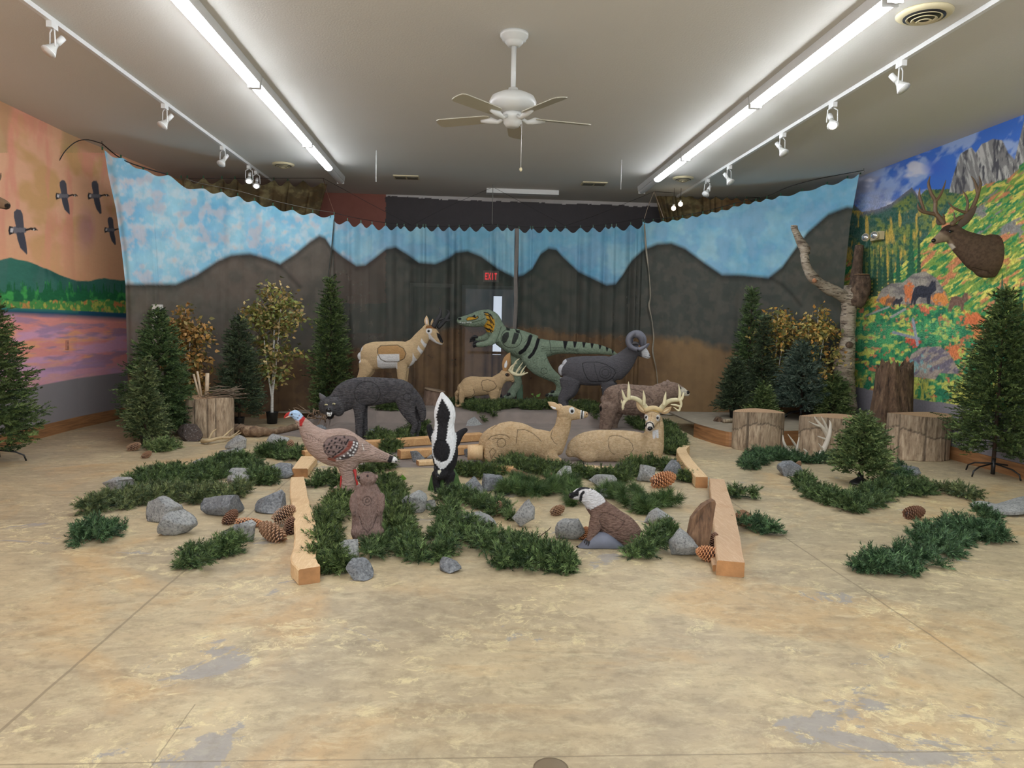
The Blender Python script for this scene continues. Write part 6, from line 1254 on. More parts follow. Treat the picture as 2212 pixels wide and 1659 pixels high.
# ------------------------------------------------------------------ rocks
def rock_mat(name, a, b_, sp=60):
    t = NT(name); v = t.coords(); n1 = t.noise(v, 7, 5, .6); n2 = t.noise(v, sp, 4, .7)
    c = t.ramp(n1, [(.3, a), (.7, b_)]); c = t.mix(t.ramp(n2, [(.38, .55), (.5, 0.0)]), c, (62, 62, 66)); c = t.mix(t.ramp(n2, [(.58, 0.0), (.68, .6)]), c, (214, 214, 212)); t.col(c); t.rough(.85); t.bump(t.noise(v, 26, 8, .75), 1.0, .03); return t.m
RM = rock_mat('speckled_granite', (152, 154, 154), (200, 201, 198)); RM2 = rock_mat('dark_grey_rock', (116, 120, 125), (160, 164, 168)); RM3 = rock_mat('dark_brown_rock', (66, 54, 48), (96, 80, 70))
ICO = None
def ico(n=4):
    global ICO
    if ICO is None:
        import bmesh
        bm = bmesh.new(); bmesh.ops.create_icosphere(bm, subdivisions=n, radius=1); bm.verts.ensure_lookup_table()
        ICO = (np.array([v.co[:] for v in bm.verts]), np.array([[v.index for v in f.verts] for f in bm.faces])); bm.free()
    return ICO
def rock(label, cx, pyb, w, h, seed, mat=None, tilt=0, name='granite_rock', depth=.8, z=0.0, nc=17):
    rng = np.random.RandomState(seed); p = G(cx, pyb, z); s = pxm(p); V, Fc = ico(); V = V.copy()
    for k in range(nc):
        nrm = rng.normal(size=3); nrm /= np.linalg.norm(nrm); d = rng.uniform(.36, .72); q = V @ nrm; V = V - np.outer(np.maximum(q-d, 0), nrm)
    V = V - np.outer(np.maximum(V @ np.array([0, 0, -1.0])-.32, 0), [0, 0, -1.0])
    V += (np.stack([fbm(V[:, 0]*3+seed, V[:, 1]*3+V[:, 2]*2, k, 3)-.5 for k in range(3)], 1))*.07
    mn, mx = V.min(0), V.max(0); V = (V-(mn+mx)/2)/(mx-mn); V[:, 0] *= w*s; V[:, 1] *= w*s*depth; V[:, 2] *= h*s*.96
    if tilt: c, q = math.cos(tilt), math.sin(tilt); V = np.stack([V[:, 0]*c-V[:, 2]*q, V[:, 1], V[:, 0]*q+V[:, 2]*c], 1)
    V[:, 2] -= V[:, 2].min(); q_ = (p-CAM)*(1+w*s*depth*.35/p[1])+CAM; b_ = np.array([q_[0], q_[1], p[2]])
    return tag(recentre(mesh(name, V+b_, Fc, mat or RM, smooth=False)), label, 'rock', 'granite rocks scattered in the display')
RK = [(260, 1071, 58, 34, 'pale domed rock at the left end of the faded garland', 0), (357, 1129, 68, 50, 'wedge-topped pale rock, upper left of the close pair', 0), (388, 1116, 16, 25, 'small dark rock tucked behind the left close pair', 1), (383, 1161, 68, 50, 'blocky pale rock, lower right of the close pair at left', 0), (476, 1118, 80, 46, 'dark triangular slab rock left of the small pine cones', 1), (583, 1109, 66, 46, 'dark blue grey rock between faded garland and curved beam', 1), (518, 1174, 68, 46, 'flat-topped square pale rock below the small pine cones', 0), (606, 1033, 58, 29, 'flat slab rock just left of the short timber block', 1), (514, 1033, 56, 18, 'flat pale rock, rear one of the stacked pair in the left garland', 0), (517, 1050, 44, 24, 'pale rock, front one of the stacked pair in the left garland', 0), (511, 970, 46, 29, 'rock with a brown edge beside the shed antler at left', 0), (498, 992, 50, 22, 'low pale rock below the shed antler at left', 0), (603, 966, 52, 26, 'rock half hidden behind the garland heap left of the turkey', 0), (432, 1003, 34, 10, 'thin pale rock peeking over the left dark garland', 0),
 (893, 1110, 58, 48, 'long craggy grey rock right of the beaver', 0), (931, 1102, 26, 24, 'small grey rock touching the craggy one below the skunk', 0), (1022, 1070, 46, 38, 'upright rounded rock, left of the pair right of the skunk', 1), (1064, 1061, 50, 34, 'domed rock, right of the pair right of the skunk', 1), (1032, 1152, 82, 45, 'large bright granite rock behind the widest front garland', 0), (1136, 1141, 40, 60, 'long speckled rock tilted to the right, left of the twig', 0, -.75), (1229, 1170, 64, 52, 'large cube-like grey rock left of the badger', 0), (973, 1238, 47, 28, 'small square rock alone in front, below the garland loop', 1), (777, 1254, 56, 42, 'dark angular rock nearest the viewer, below the beaver', 1), (750, 1214, 52, 44, 'pale rock in the garland beside the beaver base', 0), (1217, 1046, 34, 40, 'upright narrow grey rock below the bedded doe', 0), (1303, 1052, 66, 26, 'long flat rock behind the badger head', 0), (1310, 1076, 44, 22, 'low pale rock touching the badger head', 0), (1397, 1042, 44, 38, 'light angular rock left of the orange pine cone', 0), (1455, 1037, 46, 44, 'darker blue rock right of the orange pine cone', 1), (1425, 1137, 64, 34, 'flat-sided pale rock right of the badger back', 0), (1478, 1205, 66, 56, 'large round speckled rock beside the bark slab', 0),
 (812, 950, 42, 22, 'grey rock between wolf forelegs and rear beam', 1), (868, 926, 34, 20, 'pale rock under the wolf belly', 0), (1036, 908, 40, 32, 'square pale rock, upper of the stacked pair on the mound', 0), (1025, 934, 42, 33, 'rounded pale rock, lower of the stacked pair on the mound', 0), (905, 998, 38, 26, 'grey rock left of the skunk on the carpet', 1), (934, 992, 24, 16, 'small rock directly left of the skunk tail base', 0), (1011, 988, 18, 20, 'small rock beside the sawn block behind the doe', 1), (1245, 915, 22, 18, 'white rock right of the doe head', 0), (688, 931, 34, 12, 'flat brownish stone behind the turkey neck', 1),
 (1703, 1028, 54, 30, 'dark layered rock in front of the left cut log', 1), (1962, 1030, 46, 20, 'flat river stone right of the open fir', 1), (1918, 1046, 36, 24, 'rounded rock half under the garland by the open fir', 1)]
for k, q in enumerate(RK): rock(q[4], q[0], q[1], q[2], q[3], 300+k, (RM, RM2)[q[5]], q[6] if len(q) > 6 else 0)
rock('dark brown lava-like rock at the foot of the log with the nest', 411, 953, 56, 34, 398, RM3, name='lava_rock', nc=12)
# curved granite slab at the right edge
pp = [G(2115, 1098), G(2150, 1108), (G(2180, 1108)), G(2235, 1092)]; b = MB(); V, Fc = tube([q+np.array([0, 0, .035]) for q in pp], [.035, .04, .04, .045], 10, sub=5, rad2=[.10, .13, .14, .15]); b.add(V, Fc)
q_ = b.out('granite_slab', RM, smooth=False); tag(recentre(q_), 'curved pale granite slab cut by the right edge of the photo', 'rock')

# ------------------------------------------------------------------ pine cones
def cone_proto():
    V = []; Fc = []; C_ = []; n = 120; rng = np.random.RandomState(1)
    for k in range(n):
        t = (k+.5)/n; z = -1 + 2*t; r = .62*math.sqrt(max(0, 1-(z*.96+.12)**2))*(.8 if z > .6 else 1); a = k*2.39996; d = np.array([math.cos(a), math.sin(a), 0]); s = np.array([-d[1], d[0], 0]); up = np.array([0, 0, 1.0]); out = d*.82 + up*(.5*z+.28); out /= np.linalg.norm(out); nn = np.cross(s, out)
        c = d*r*.55 + up*z; L = .34*(.55+.6*math.sqrt(max(.05, 1-z*z))); w_ = .13*(.6+.6*math.sqrt(max(.05, 1-z*z)))
        base = len(V); th = .035
        for q in (c - s*w_*.5, c + s*w_*.5, c + out*L*.8 + s*w_, c + out*L + nn*.04, c + out*L*.8 - s*w_): V.append(q); 
        for q in (c + out*L*.8 + s*w_ - nn*th*2, c + out*L - nn*th, c + out*L*.8 - s*w_ - nn*th*2): V.append(q)
        i = base; Fc += [(i, i+1, i+2, i+4), (i+2, i+3, i+4), (i+2, i+5, i+6, i+3), (i+3, i+6, i+7, i+4), (i+1, i+5, i+2), (i, i+4, i+7), (i, i+7, i+6, i+5), (i, i+5, i+1)]
        C_ += [(.10, .05, .03)]*2 + [(.34, .2, .12)]*3 + [(.42, .27, .17)]*3
    return np.array(V), Fc, np.array(C_)
cV, cF, cC = cone_proto(); coreV, coreF = ellipsoid(12, 8); coreV = coreV*np.array([.36, .36, .98])
def cone_mat(name, k):
    t = NT(name); a = t.n('ShaderNodeVertexColor', layer_name='Col'); t.col(t.mix(1.0, a.outputs[0], k, 'MULTIPLY')); t.rough(.6); return t.m
CM = [cone_mat('brown_pine_cone', (1.0, .95, .9, 1)), cone_mat('orange_pine_cone', (1.6, 1.2, .9, 1)), cone_mat('dark_pine_cone', (.6, .5, .48, 1))]
pm = []
for k in range(3):
    q = mesh('pine_cone', np.concatenate([cV, coreV]), list(cF)+[tuple(i+len(cV) for i in f) for f in coreF], CM[k], cols=np.concatenate([cC, np.tile([[.06, .03, .02]], (len(coreV), 1))]), smooth=False); pm.append(q.data); bpy.data.objects.remove(q)
CN = [(289, 965, 21, 0, .3, 1.2, 'pine cone lying alone at the far left, left of the potted fir'), (317, 982, 17, 0, 1, 1.1, 'small pine cone in the faded spray beside the potted fir'), (366, 1022, 14, 2, 1, 1.2, 'tiny dark pine cone on top of the left dark garland'), (626, 972, 26, 0, .5, .2, 'pine cone on the garland heap left of the turkey'),
 (498, 1117, 32, 2, 1.2, 1.0, 'dark open pine cone before the triangular slab rock'), (537, 1128, 26, 1, .1, 1.62, 'long orange brown pine cone behind the square rock', 1.9), (588, 1148, 46, 0, 2.6, 1.2, 'largest brown pine cone, front of the heap by the curved beam', 1.35), (613, 1118, 40, 0, .4, 1.0, 'orange tinged pine cone, top of the heap by the curved beam'), (626, 1138, 34, 2, 1, .3, 'dark pine cone against the curved beam, right of the heap'),
 (1107, 1025, 24, 0, .5, .4, 'upright pine cone, left of the two under the doe'), (1124, 1024, 24, 2, 2.6, 1.3, 'lying pine cone, right of the two under the doe'), (1186, 1031, 18, 2, .6, .6, 'pine cone half hidden left of the upright rock below the doe'), (1204, 1101, 28, 0, .4, 1.2, 'pine cone alone on the floor above the cube-like rock', 1.1), (1077, 1104, 24, 0, .2, .1, 'open pine cone inside the garland above the bright granite rock'), (1262, 1152, 28, 1, 1, .9, 'pine cone between cube-like rock and badger foreleg'), (1432, 1034, 44, 1, .2, 1.3, 'large orange pine cone between the two rocks right of the buck'),
 (1606, 1117, 38, 0, 1.57, 1.5, 'pine cone seen end-on, right of the long straight beam'), (1532, 1195, 42, 1, 2.8, 1.4, 'pine cone at the foot of the long straight beam, nearest the viewer'), (1541, 1172, 34, 2, 1, .5, 'dark pine cone between bark slab and long straight beam'), (1723, 1005, 16, 0, .3, .6, 'small pine cone behind the dark layered rock'), (1974, 1107, 33, 2, .1, 1.4, 'dark open pine cone alone on the floor at right')]
for q in CN:
    cx, cy, sz, mt, yaw, tilt, lb = q[:7]; el = q[7] if len(q) > 7 else 1.15; p = G(cx, cy+sz*.42); s = pxm(p)*sz/2; p[2] += s*.72
    if 'top of the' in lb or 'on the garland' in lb or 'inside' in lb: p[2] += .03
    o = bpy.data.objects.new('pine_cone', pm[mt]); C.objects.link(o); o.location = tuple(p); o.rotation_euler = (0, tilt, yaw); o.scale = (s*1.12, s*1.12, s*el); BASE[o.name] = p; tag(o, lb, 'pine cone', 'pine cones scattered in the display')

# ------------------------------------------------------------------ timbers
def timber_mat(name, a, b_, axis_scale):
    t = NT(name); v = t.coords(axis_scale); n = t.noise(v, 5, 6, .6, 1.2); c = t.ramp(n, [(.3, a), (.55, b_), (.75, a)]); c = t.mix(t.ramp(t.noise(t.coords(), 4, 2), [(.62, 0.0), (.72, .3)]), c, (164, 122, 82)); t.col(c); t.rough(.65); t.bump(n, .2, .006); return t.m
TM = timber_mat('sawn_pale_pine', (226, 198, 156), (206, 172, 128), (14, 1.2, 6)); TM2 = timber_mat('sawn_golden_pine', (214, 174, 122), (190, 144, 96), (1.2, 14, 6)); TM3 = timber_mat('sawn_tan_plank', (204, 174, 142), (184, 150, 116), (14, 1.0, 6)); TE = plain('rough_end_grain', (176, 128, 82), .8, bump=.6, bscale=50, var=.3)
def beam(label, path, wpx, h, m, z=0.0, lip=0, parts=()):
    """path: centre line of the top face in the photo; h: thickness in metres"""
    P = [onz(x, y, z+h) for x, y in path]; P = catmull(np.array(P), 6) if len(P) > 2 else np.array(P); n = len(P); wd = np.interp(np.linspace(0, 1, n), np.linspace(0, 1, len(wpx)), [q*pxm(onz(path[0][0], path[0][1], z)) if False else q for q in wpx])
    T = np.gradient(P, axis=0); T[:, 2] = 0; T /= np.linalg.norm(T, axis=1)[:, None]; S = np.stack([T[:, 1], -T[:, 0], T[:, 2]], 1); V = []; rng = np.random.RandomState(int(path[0][0]))
    c = min(.008, h*.2)
    for i in range(n):
        w2 = wd[i]/2; j = rng.normal(0, .0015, 8)
        for k, (a, hh) in enumerate(((-w2, 0), (-w2, -h+c), (-w2+c, -h), (w2-c, -h), (w2, -h+c), (w2, -c), (w2-c, 0), (-w2+c*.5, 0))): V.append(P[i]+S[i]*(a+j[k])+np.array([0, 0, hh+abs(j[k])*(0 if hh == -h else -1)]))
    Fc = [(i*8+k, i*8+(k+1) % 8, (i+1)*8+(k+1) % 8, (i+1)*8+k) for i in range(n-1) for k in range(8)]
    e = [tuple(range(8))[::-1], tuple(range((n-1)*8, n*8))]
    o = thing('sawn_timber', label, 'timber', (P[:, 0].mean(), P[:, 1].mean(), z), 'sawn timbers edging the display'); mesh('plank', V, Fc+e, [m, TE], o, smooth=False, midx=[0]*len(Fc)+[1, 1])
    return o, P, S
beam('long pale curved beam left of the beaver, its end hooked at the front', [(642, 1030), (645, 1065), (652, 1100), (660, 1140), (660, 1175), (655, 1205), (668, 1226)], [.12, .14, .14, .15, .15, .15, .13], .1, TM)
b_, P, S = beam('short pale step-cut beam running up from the long curved beam', [(648, 1012), (668, 985)], [.15, .17], .09, TM)
beam('small pale block lying beneath the turkey breast', [(655, 974), (690, 970)], [.08, .08], .12, TM2)
beam('narrow pale timber behind the turkey breast, left of the rear beams', [(640, 966), (690, 962)], [.09, .09], .07, TM2)
beam('rear golden beam ending between skunk and doe back', [(790, 952), (880, 946), (1040, 935)], [.12, .13, .13], .10, TM2, z=.012)
beam('front golden beam of the two crossing behind the skunk', [(862, 972), (960, 966), (1040, 960)], [.12, .12, .12], .10, TM2, z=.012)
beam('short pale timber poking out left of the skunk', [(902, 995), (960, 992)], [.12, .12], .05, TM, z=.012)
beam('timber under the bedded doe', [(1005, 1003), (1110, 1008)], [.10, .10], .06, TM2, z=.012)
beam('timber under the bedded buck, half covered by garland', [(1255, 1006), (1345, 1012)], [.14, .14], .07, TM, z=.012)
beam('pale beam with a bent rear end, right of the buck', [(1482, 962), (1472, 972), (1488, 998), (1516, 1030)], [.09, .12, .12, .12], .11, TM)
beam('long straight tan beam at right, upper plank', [(1548, 1034), (1563, 1110), (1578, 1212)], [.14, .18, .17], .10, TM3)
beam('short tan plank end beside the long straight beam', [(1560, 1190), (1567, 1222)], [.17, .16], .045, TM3)
p = G(1027, 996, .02); c = p+np.array([0, .05, .09]); o = MB().tube([c-np.array([.09, 0, 0]), c+np.array([.08, 0, 0])], [.085, .085], 20).out('sawn_block', TM); tag(recentre(o), 'short sawn log block with rough pale face behind the doe rump', 'log')

# ------------------------------------------------------------------ stumps and wood
def bark_mat(name, a, b_, c_, zs=.25, sc=26, bd=.02):
    t = NT(name); v = t.coords((1, 1, zs)); n = t.noise(v, sc, 6, .65); n2 = t.noise(t.coords(), 3.2, 4, .7)
    c = t.ramp(n, [(.32, a), (.5, b_), (.7, c_)]); c = t.mix(t.ramp(n2, [(.5, 0.0), (.56, .45)]), c, b_); t.col(c); t.rough(.9); t.bump(n, .9, bd); return t.m
SM = bark_mat('weathered_stripped_log', (104, 88, 70), (160, 142, 118), (196, 178, 152), .2, 30); SMC = bark_mat('weathered_banded_log', (112, 94, 76), (168, 148, 124), (204, 186, 160), .2, 30); q_t = SMC.node_tree; q_b = q_t.nodes['Principled BSDF']; q_l = q_b.inputs['Base Color'].links[0].from_socket; q_m = q_t.nodes.new('ShaderNodeMix'); q_m.data_type = 'RGBA'; q_m.blend_type = 'MULTIPLY'; q_m.inputs[0].default_value = 1; q_v = q_t.nodes.new('ShaderNodeVertexColor'); q_v.layer_name = 'Col'; q_t.links.new(q_l, q_m.inputs[6]); q_t.links.new(q_v.outputs[0], q_m.inputs[7]); q_t.links.new(q_m.outputs[2], q_b.inputs['Base Color'])
SM2 = bark_mat('broken_dark_stump_bark', (48, 36, 28), (98, 76, 58), (140, 114, 88), .3, 22, .05); DWm = bark_mat('driftwood_grey', (74, 58, 44), (122, 98, 76), (166, 144, 118), 1.0, 18, .02)
ring = NT('log_end_rings'); v = ring.coords(); wv = ring.n('ShaderNodeTexWave', wave_type='RINGS', rings_direction='Z'); wv.inputs['Scale'].default_value = 14; wv.inputs['Distortion'].default_value = 2.5; ring.l(v, wv.inputs[0]); ring.col(ring.ramp(wv.outputs['Fac'], [(0, (158, 122, 92)), (1, (190, 158, 124))])); ring.rough(.85); ring = ring.m
def log(label, cx, pyb, pyt, wpx, seed, m=None, z=0.0, cracks=3, top=1.0, Y=None, name='cut_log', jag=0):
    rng = np.random.RandomState(seed); p = G(cx, pyb, z) if Y is None else np.array([W(cx, pyb, Y)[0], Y, z]); s = pxm(p); R = wpx*s/2; 
    if Y is None: q = (p-CAM)*((p[1]+R*.71)/p[1])+CAM; p = np.array([q[0], q[1], p[2]])
    H = W(cx, pyt, p[1]-R*.71)[2]-p[2]; n = 120; m_ = 44; V = []; A = np.arange(n)*2*math.pi/n; ca = rng.uniform(3.5, 5.9, cracks)
    for j in range(m_+1):
        t = j/m_; r = R*(1+(top-1)*t)*(1 + .02*np.cos(A*3+seed) + .02*np.cos(A*2+seed*2) + .035*(1-t)**2*np.cos(A*5)*(name != 'cut_log'))
        r = r*(1 + .03*(vnoise(A*9, A*0+seed, 3)-.5)); r = r*(1+.28*(fbm(np.cos(A)*3+t*1.2, np.sin(A)*3+seed, 5)-.5)+.25*(1-t)**3) if jag else r
        for q in ca: r = r*(1-.05*np.exp(-((A-q)/.03)**2))
        zz = H*t + (jag*(fbm(A*4, A*0+seed, 7, 4)-.6)*t**6 if jag else .012*np.sin(A*2+seed)*t)
        V += [(p[0]+r[i]*math.cos(A[i]), p[1]+r[i]*math.sin(A[i])*.72, p[2]+zz[i]) for i in range(n)]
    Fc = [(j*n+i, j*n+(i+1) % n, (j+1)*n+(i+1) % n, (j+1)*n+i) for j in range(m_) for i in range(n)]
    o = thing(name, label, 'log', p); cc = None
    if not jag:
        tt = np.repeat(np.arange(m_+1)/m_, n); AA = np.tile(A, m_+1); ln = .60 + .10*np.sin(AA*2+seed) + .10*(fbm(AA*7, AA*0+seed, 4, 3)-.5) + .03*np.abs(np.sin(AA*22)); d = tt-ln
        sh = np.where(d > 0, .78, 1.0); sh = np.where(np.abs(d) < .02, .42, sh) if seed != 3 else np.ones(len(tt))
        for q in ca: sh = np.where(np.abs(AA-q) < .034, .35, sh)
        cc = np.stack([sh, sh*.98, sh*.96], 1)
    mesh('bark_side', V, Fc+[tuple(range(n))[::-1]], m or SMC, o, cols=cc)
    tv = V[m_*n:]; c = np.mean(tv, 0); k = 6; TV = []
    for j in range(k+1):
        t = 1-j/k*(.999); TV += [tuple(c+(np.array(q)-c)*t*.995+np.array([0, 0, .001-(.25*jag*(1-t) if jag else 0)])) for q in tv]
    Ft = [(j*n+i, j*n+(i+1) % n, (j+1)*n+(i+1) % n, (j+1)*n+i) for j in range(k) for i in range(n)]
    q = mesh('cut_face', TV, Ft, ring if not jag else m, o); q['label'] = 'pale sawn top face' if not jag else 'hollow broken top'
    return o
log('upright cut log carrying the twig nest, left side', 455, 946, 862, 92, 3, z=0)
log('left one of the three big cut logs at right, with a wavy bark edge', 1636, 976, 893, 108, 5)
log('middle one of the three big cut logs, behind the white shed antlers', 1788, 990, 905, 120, 6)
log('right one of the three big cut logs, against the grey wall base', 1978, 997, 900, 118, 7)
log('tall dark broken stump with ragged top between the middle and right cut logs', 1922, 960, 786, 88, 8, SM2, top=.74, name='broken_stump', jag=.35, Y=9.5)
# hollow log prop on the mound behind the wolf tail
p = G(938, 905); o = thing('log_prop', 'brown hollow foam log prop between the wolf tail and skunk tail', 'log', p); wm = bark_mat('foam_log_prop', (84, 66, 56), (116, 94, 80), (142, 118, 102), .3, 14)
ht = W(938, 843, p[1])[2]-p[2]; s = pxm(p)
V, Fc = tube([p+np.array([-.03, 0, 0]), p+np.array([-.02, 0, ht*.4]), p+np.array([.0, .02, ht])], [34*s, 25*s, 21*s], 24, sub=5); mesh('log_body', V, Fc, wm, o)
V, Fc = tube([p+np.array([0, .02, ht-.005]), p+np.array([.003, .02, ht+.012])], [23*s, 22*s], 24); mesh('flat_top', V, Fc, plain('log_top_tan', (150, 128, 104)), o)
V, Fc = tube([p+np.array([.07, -32*s*.72, ht*.2]), p+np.array([.075, -32*s*.95, ht*.19])], [11*s, 12*s], 18); q = mesh('knot_hole', V, Fc, plain('knot_dark', (34, 28, 26)), o)
# square post
p = np.array([W(344, 900, 10.72)[0], 10.72, 0.0]); zt = W(344, 658, 10.72)[2]; tag(recentre(MB().box((p[0], p[1], zt/2+.0005), (.11, .11, zt)).out('wood_post', birch_m, smooth=False)), 'square weathered post rising behind the big left corner fir', 'post')

# twig nest with birch cuttings
c = G(455, 946)+np.array([0, .26, 0]); zt = W(455, 862, c[1])[2]-.0; rng = np.random.RandomState(5)
o = thing('twig_nest', 'nest of grey twigs and peeled branch cuttings on top of the left cut log', 'nest', (c[0], c[1], zt)); tw = plain('grey_twigs', (122, 106, 88), .8, var=.3)
for k in range(46):
    a = rng.uniform(0, 6.28); r = rng.uniform(.12, .26); d = np.array([-math.sin(a), math.cos(a), rng.uniform(-.12, .16)]); q = np.array([c[0]+r*math.cos(a)+.05, c[1]+r*math.sin(a)*.8, zt+.02+rng.uniform(0, .12)]); l = rng.uniform(.12, .34)
    if q[0] > c[0] and k % 3 == 0: d = np.array([1, .1, .1]); l = .35
    V, Fc = tube([q-d*l*.5, q+rng.normal(0, .015, 3), q+d*l*.5+rng.normal(0, .02, 3)], [.005, .007, .003], 5); V[:, 2] = np.maximum(V[:, 2], zt+.004); mesh('twig', V, Fc, tw, o)
for (x0, y0, x1, y1, r) in ((432, 836, 418, 808, 2.6), (436, 838, 426, 802, 2.6), (446, 834, 448, 806, 4.5)):
    A = W(x0, y0, c[1]-.05); B = W(x1, y1, c[1]-.05); V, Fc = tube([(A[0], A[1], zt+.01), B], [r*.0062, r*.0055], 12); q = mesh('peeled_branch', V, Fc, plain('peeled_birch', (206, 182, 152), .6, var=.2), o)

# driftwood pieces, antlers, bark slab
def wood(label, path, rad, m, name='driftwood', Y=None, n=12, lift=True, cat='driftwood', seed=1, wob=.25):
    P = [G(x, y) if Y is None else W(x, y, Y) for x, y in path]; s = pxm(P[0]); R = np.array(rad, float)*s; P = [p+np.array([0, 0, R[i] if (Y is None and lift) else 0]) for i, p in enumerate(P)]
    V, Fc = tube(P, R, n, sub=6); cen = np.repeat(catmull(np.array(P), 6), n, 0); V = cen + (V-cen)*(1+wob*(fbm(np.arange(len(V))*.37, V[:, 0]*8, seed)-.5)*2)[:, None]
    return tag(recentre(mesh(name, V, Fc, m)), label, cat)
wood('long curved driftwood limb lying in front of the left cut log', [(478, 932), (510, 936), (545, 944), (590, 940), (640, 928), (668, 915)], [4, 9, 11, 7, 6, 3], DWm, wob=.55)
for k, (lb, path, r) in enumerate([('twisted driftwood root behind the turkey head', [(640, 905), (655, 888), (680, 884), (705, 886)], [5, 6, 5, 3])]): wood(lb, path, r, DWm, seed=9)
o = thing('root_tangle', 'tangle of dry curled roots and leaves left of the wolf head', 'driftwood', G(668, 910)); rng = np.random.RandomState(8); c = G(668, 910)
for k in range(16):
    q = c+np.array([rng.uniform(-.22, .3), rng.uniform(-.1, .15), rng.uniform(.02, .1)]); V, Fc = tube([q, q+rng.normal(0, .06, 3)+np.array([0, 0, .04]), q+rng.normal(0, .1, 3)+np.array([0, 0, .06])], [.012, .01, .003], 6, sub=3); V[:, 2] = np.maximum(V[:, 2], .004); mesh('root', V, Fc, DWm, o)
wood('small twisted driftwood knot on the right wooden platform', [(1545, 905), (1556, 912), (1572, 914)], [7, 9, 5], SM2, Y=10.7, wob=.5, seed=5)
def antl(label, chains, mat, flr=True, Y=None, name='shed_antler'):
    P0 = G(*chains[0][0][0][:2]) if Y is None else W(*chains[0][0][0][:2], Y); o = thing(name, label, 'antler', P0 if flr else (P0[0], P0[1], 0))
    for k, (path, rad) in enumerate(chains):
        P = [onz(x, y, .03+ (dz if len(q) > 2 else 0)) if Y is None else W(x, y, Y+dz) for q in path for (x, y, dz) in [(q[0], q[1], q[2] if len(q) > 2 else 0)]]
        V, Fc = tube(P, np.array(rad)*(.62 if not flr else .8)*pxm(P0), 9, sub=5, capround=True); V[:, 2] = np.maximum(V[:, 2], .003); mesh('beam' if k == 0 else 'tine', V, Fc, mat, o)
bone = plain('bleached_bone', (222, 214, 200), .5, var=.08); obone = plain('old_antler_tan', (196, 172, 132), .6, var=.2)
antl('pale tan shed antler lying on the floor before the left cut log', [([(437, 953), (450, 952, .02), (475, 946, .03), (500, 945, .03), (520, 935, .05)], [5, 4, 4, 3.5, 1]), ([(450, 952, .02), (458, 935, .08), (467, 927, .12)], [3, 2.5, .8]), ([(480, 946, .03), (492, 935, .08), (504, 924, .12)], [3, 2.5, .8]), ([(495, 946, .03), (508, 938, .06), (517, 930, .1)], [3, 2, .8])], obone)
YA = 8.83
antl('bleached white shed antler leaning before the middle cut log, right one', [([(1772, 985, 0), (1782, 965, -.02), (1791, 940, -.04), (1794, 918, -.05), (1792, 908, -.05)], [9, 8, 7, 4, 1]), ([(1789, 945), (1778, 925, -.05), (1762, 905, -.08), (1760, 900, -.08)], [7, 6, 2.5, 1]), ([(1775, 922, -.05), (1762, 918, -.08), (1748, 911, -.1)], [4, 3, 1]), ([(1788, 935), (1782, 915, -.05), (1774, 900, -.08)], [5, 4, 1]), ([(1786, 950), (1776, 946, -.04), (1766, 942, -.06)], [4, 3, 1]), ([(1778, 973), (1774, 966, -.05), (1768, 958, -.08)], [5, 3, 1])], bone, False, YA)
antl('bleached white shed antler leaning before the middle cut log, left one', [([(1738, 988, 0), (1715, 982, -.02), (1700, 968, -.03), (1693, 955, -.04), (1691, 940, -.04)], [5, 5, 5, 4, 1]), ([(1722, 983), (1722, 968, -.04), (1726, 945, -.06)], [5, 4, 1.2]), ([(1722, 968), (1714, 955, -.05), (1702, 938, -.08)], [4, 3.5, 1]), ([(1742, 985), (1742, 976, -.04), (1736, 970, -.05)], [4, 3.5, 1.5]), ([(1738, 988), (1755, 990), (1772, 986)], [4, 4, 5])], bone, False, YA)
# bark slab standing between rock and beam
p = G(1514, 1192); s = pxm(p); pr = [(-27, 0), (-30, 30), (-24, 70), (-12, 85), (2, 96), (16, 100), (28, 106), (30, 98), (26, 60), (22, 20), (16, -2)]; V = []
for dy in (0, .07): V += [(p[0]+x*s*(1 if dy == 0 else .95), p[1]+dy+.03*math.sin(x*.08), max(0, z*s)) for x, z in pr]
n = len(pr); Fc = [tuple(range(n)), tuple(range(n, 2*n))[::-1]] + [(i, i+n, (i+1) % n+n, (i+1) % n) for i in range(n)]
o = mesh('bark_slab', V, Fc, bark_mat('brown_slab_bark', (70, 52, 40), (116, 88, 66), (150, 118, 90), .22, 24, .02), smooth=False)
md = o.modifiers.new('b', 'BEVEL'); md.width = .008; md.segments = 2; tag(recentre(o), 'upright brown bark slab leaning left of the long straight beam', 'bark')
wood('thin bent twig lying left of the cube-like rock', [(1155, 1172), (1168, 1158), (1184, 1146), (1190, 1139)], [.9, 1, .9, .6], plain('dark_twig', (84, 66, 48)), 'twig', cat='twig', n=6, wob=0)

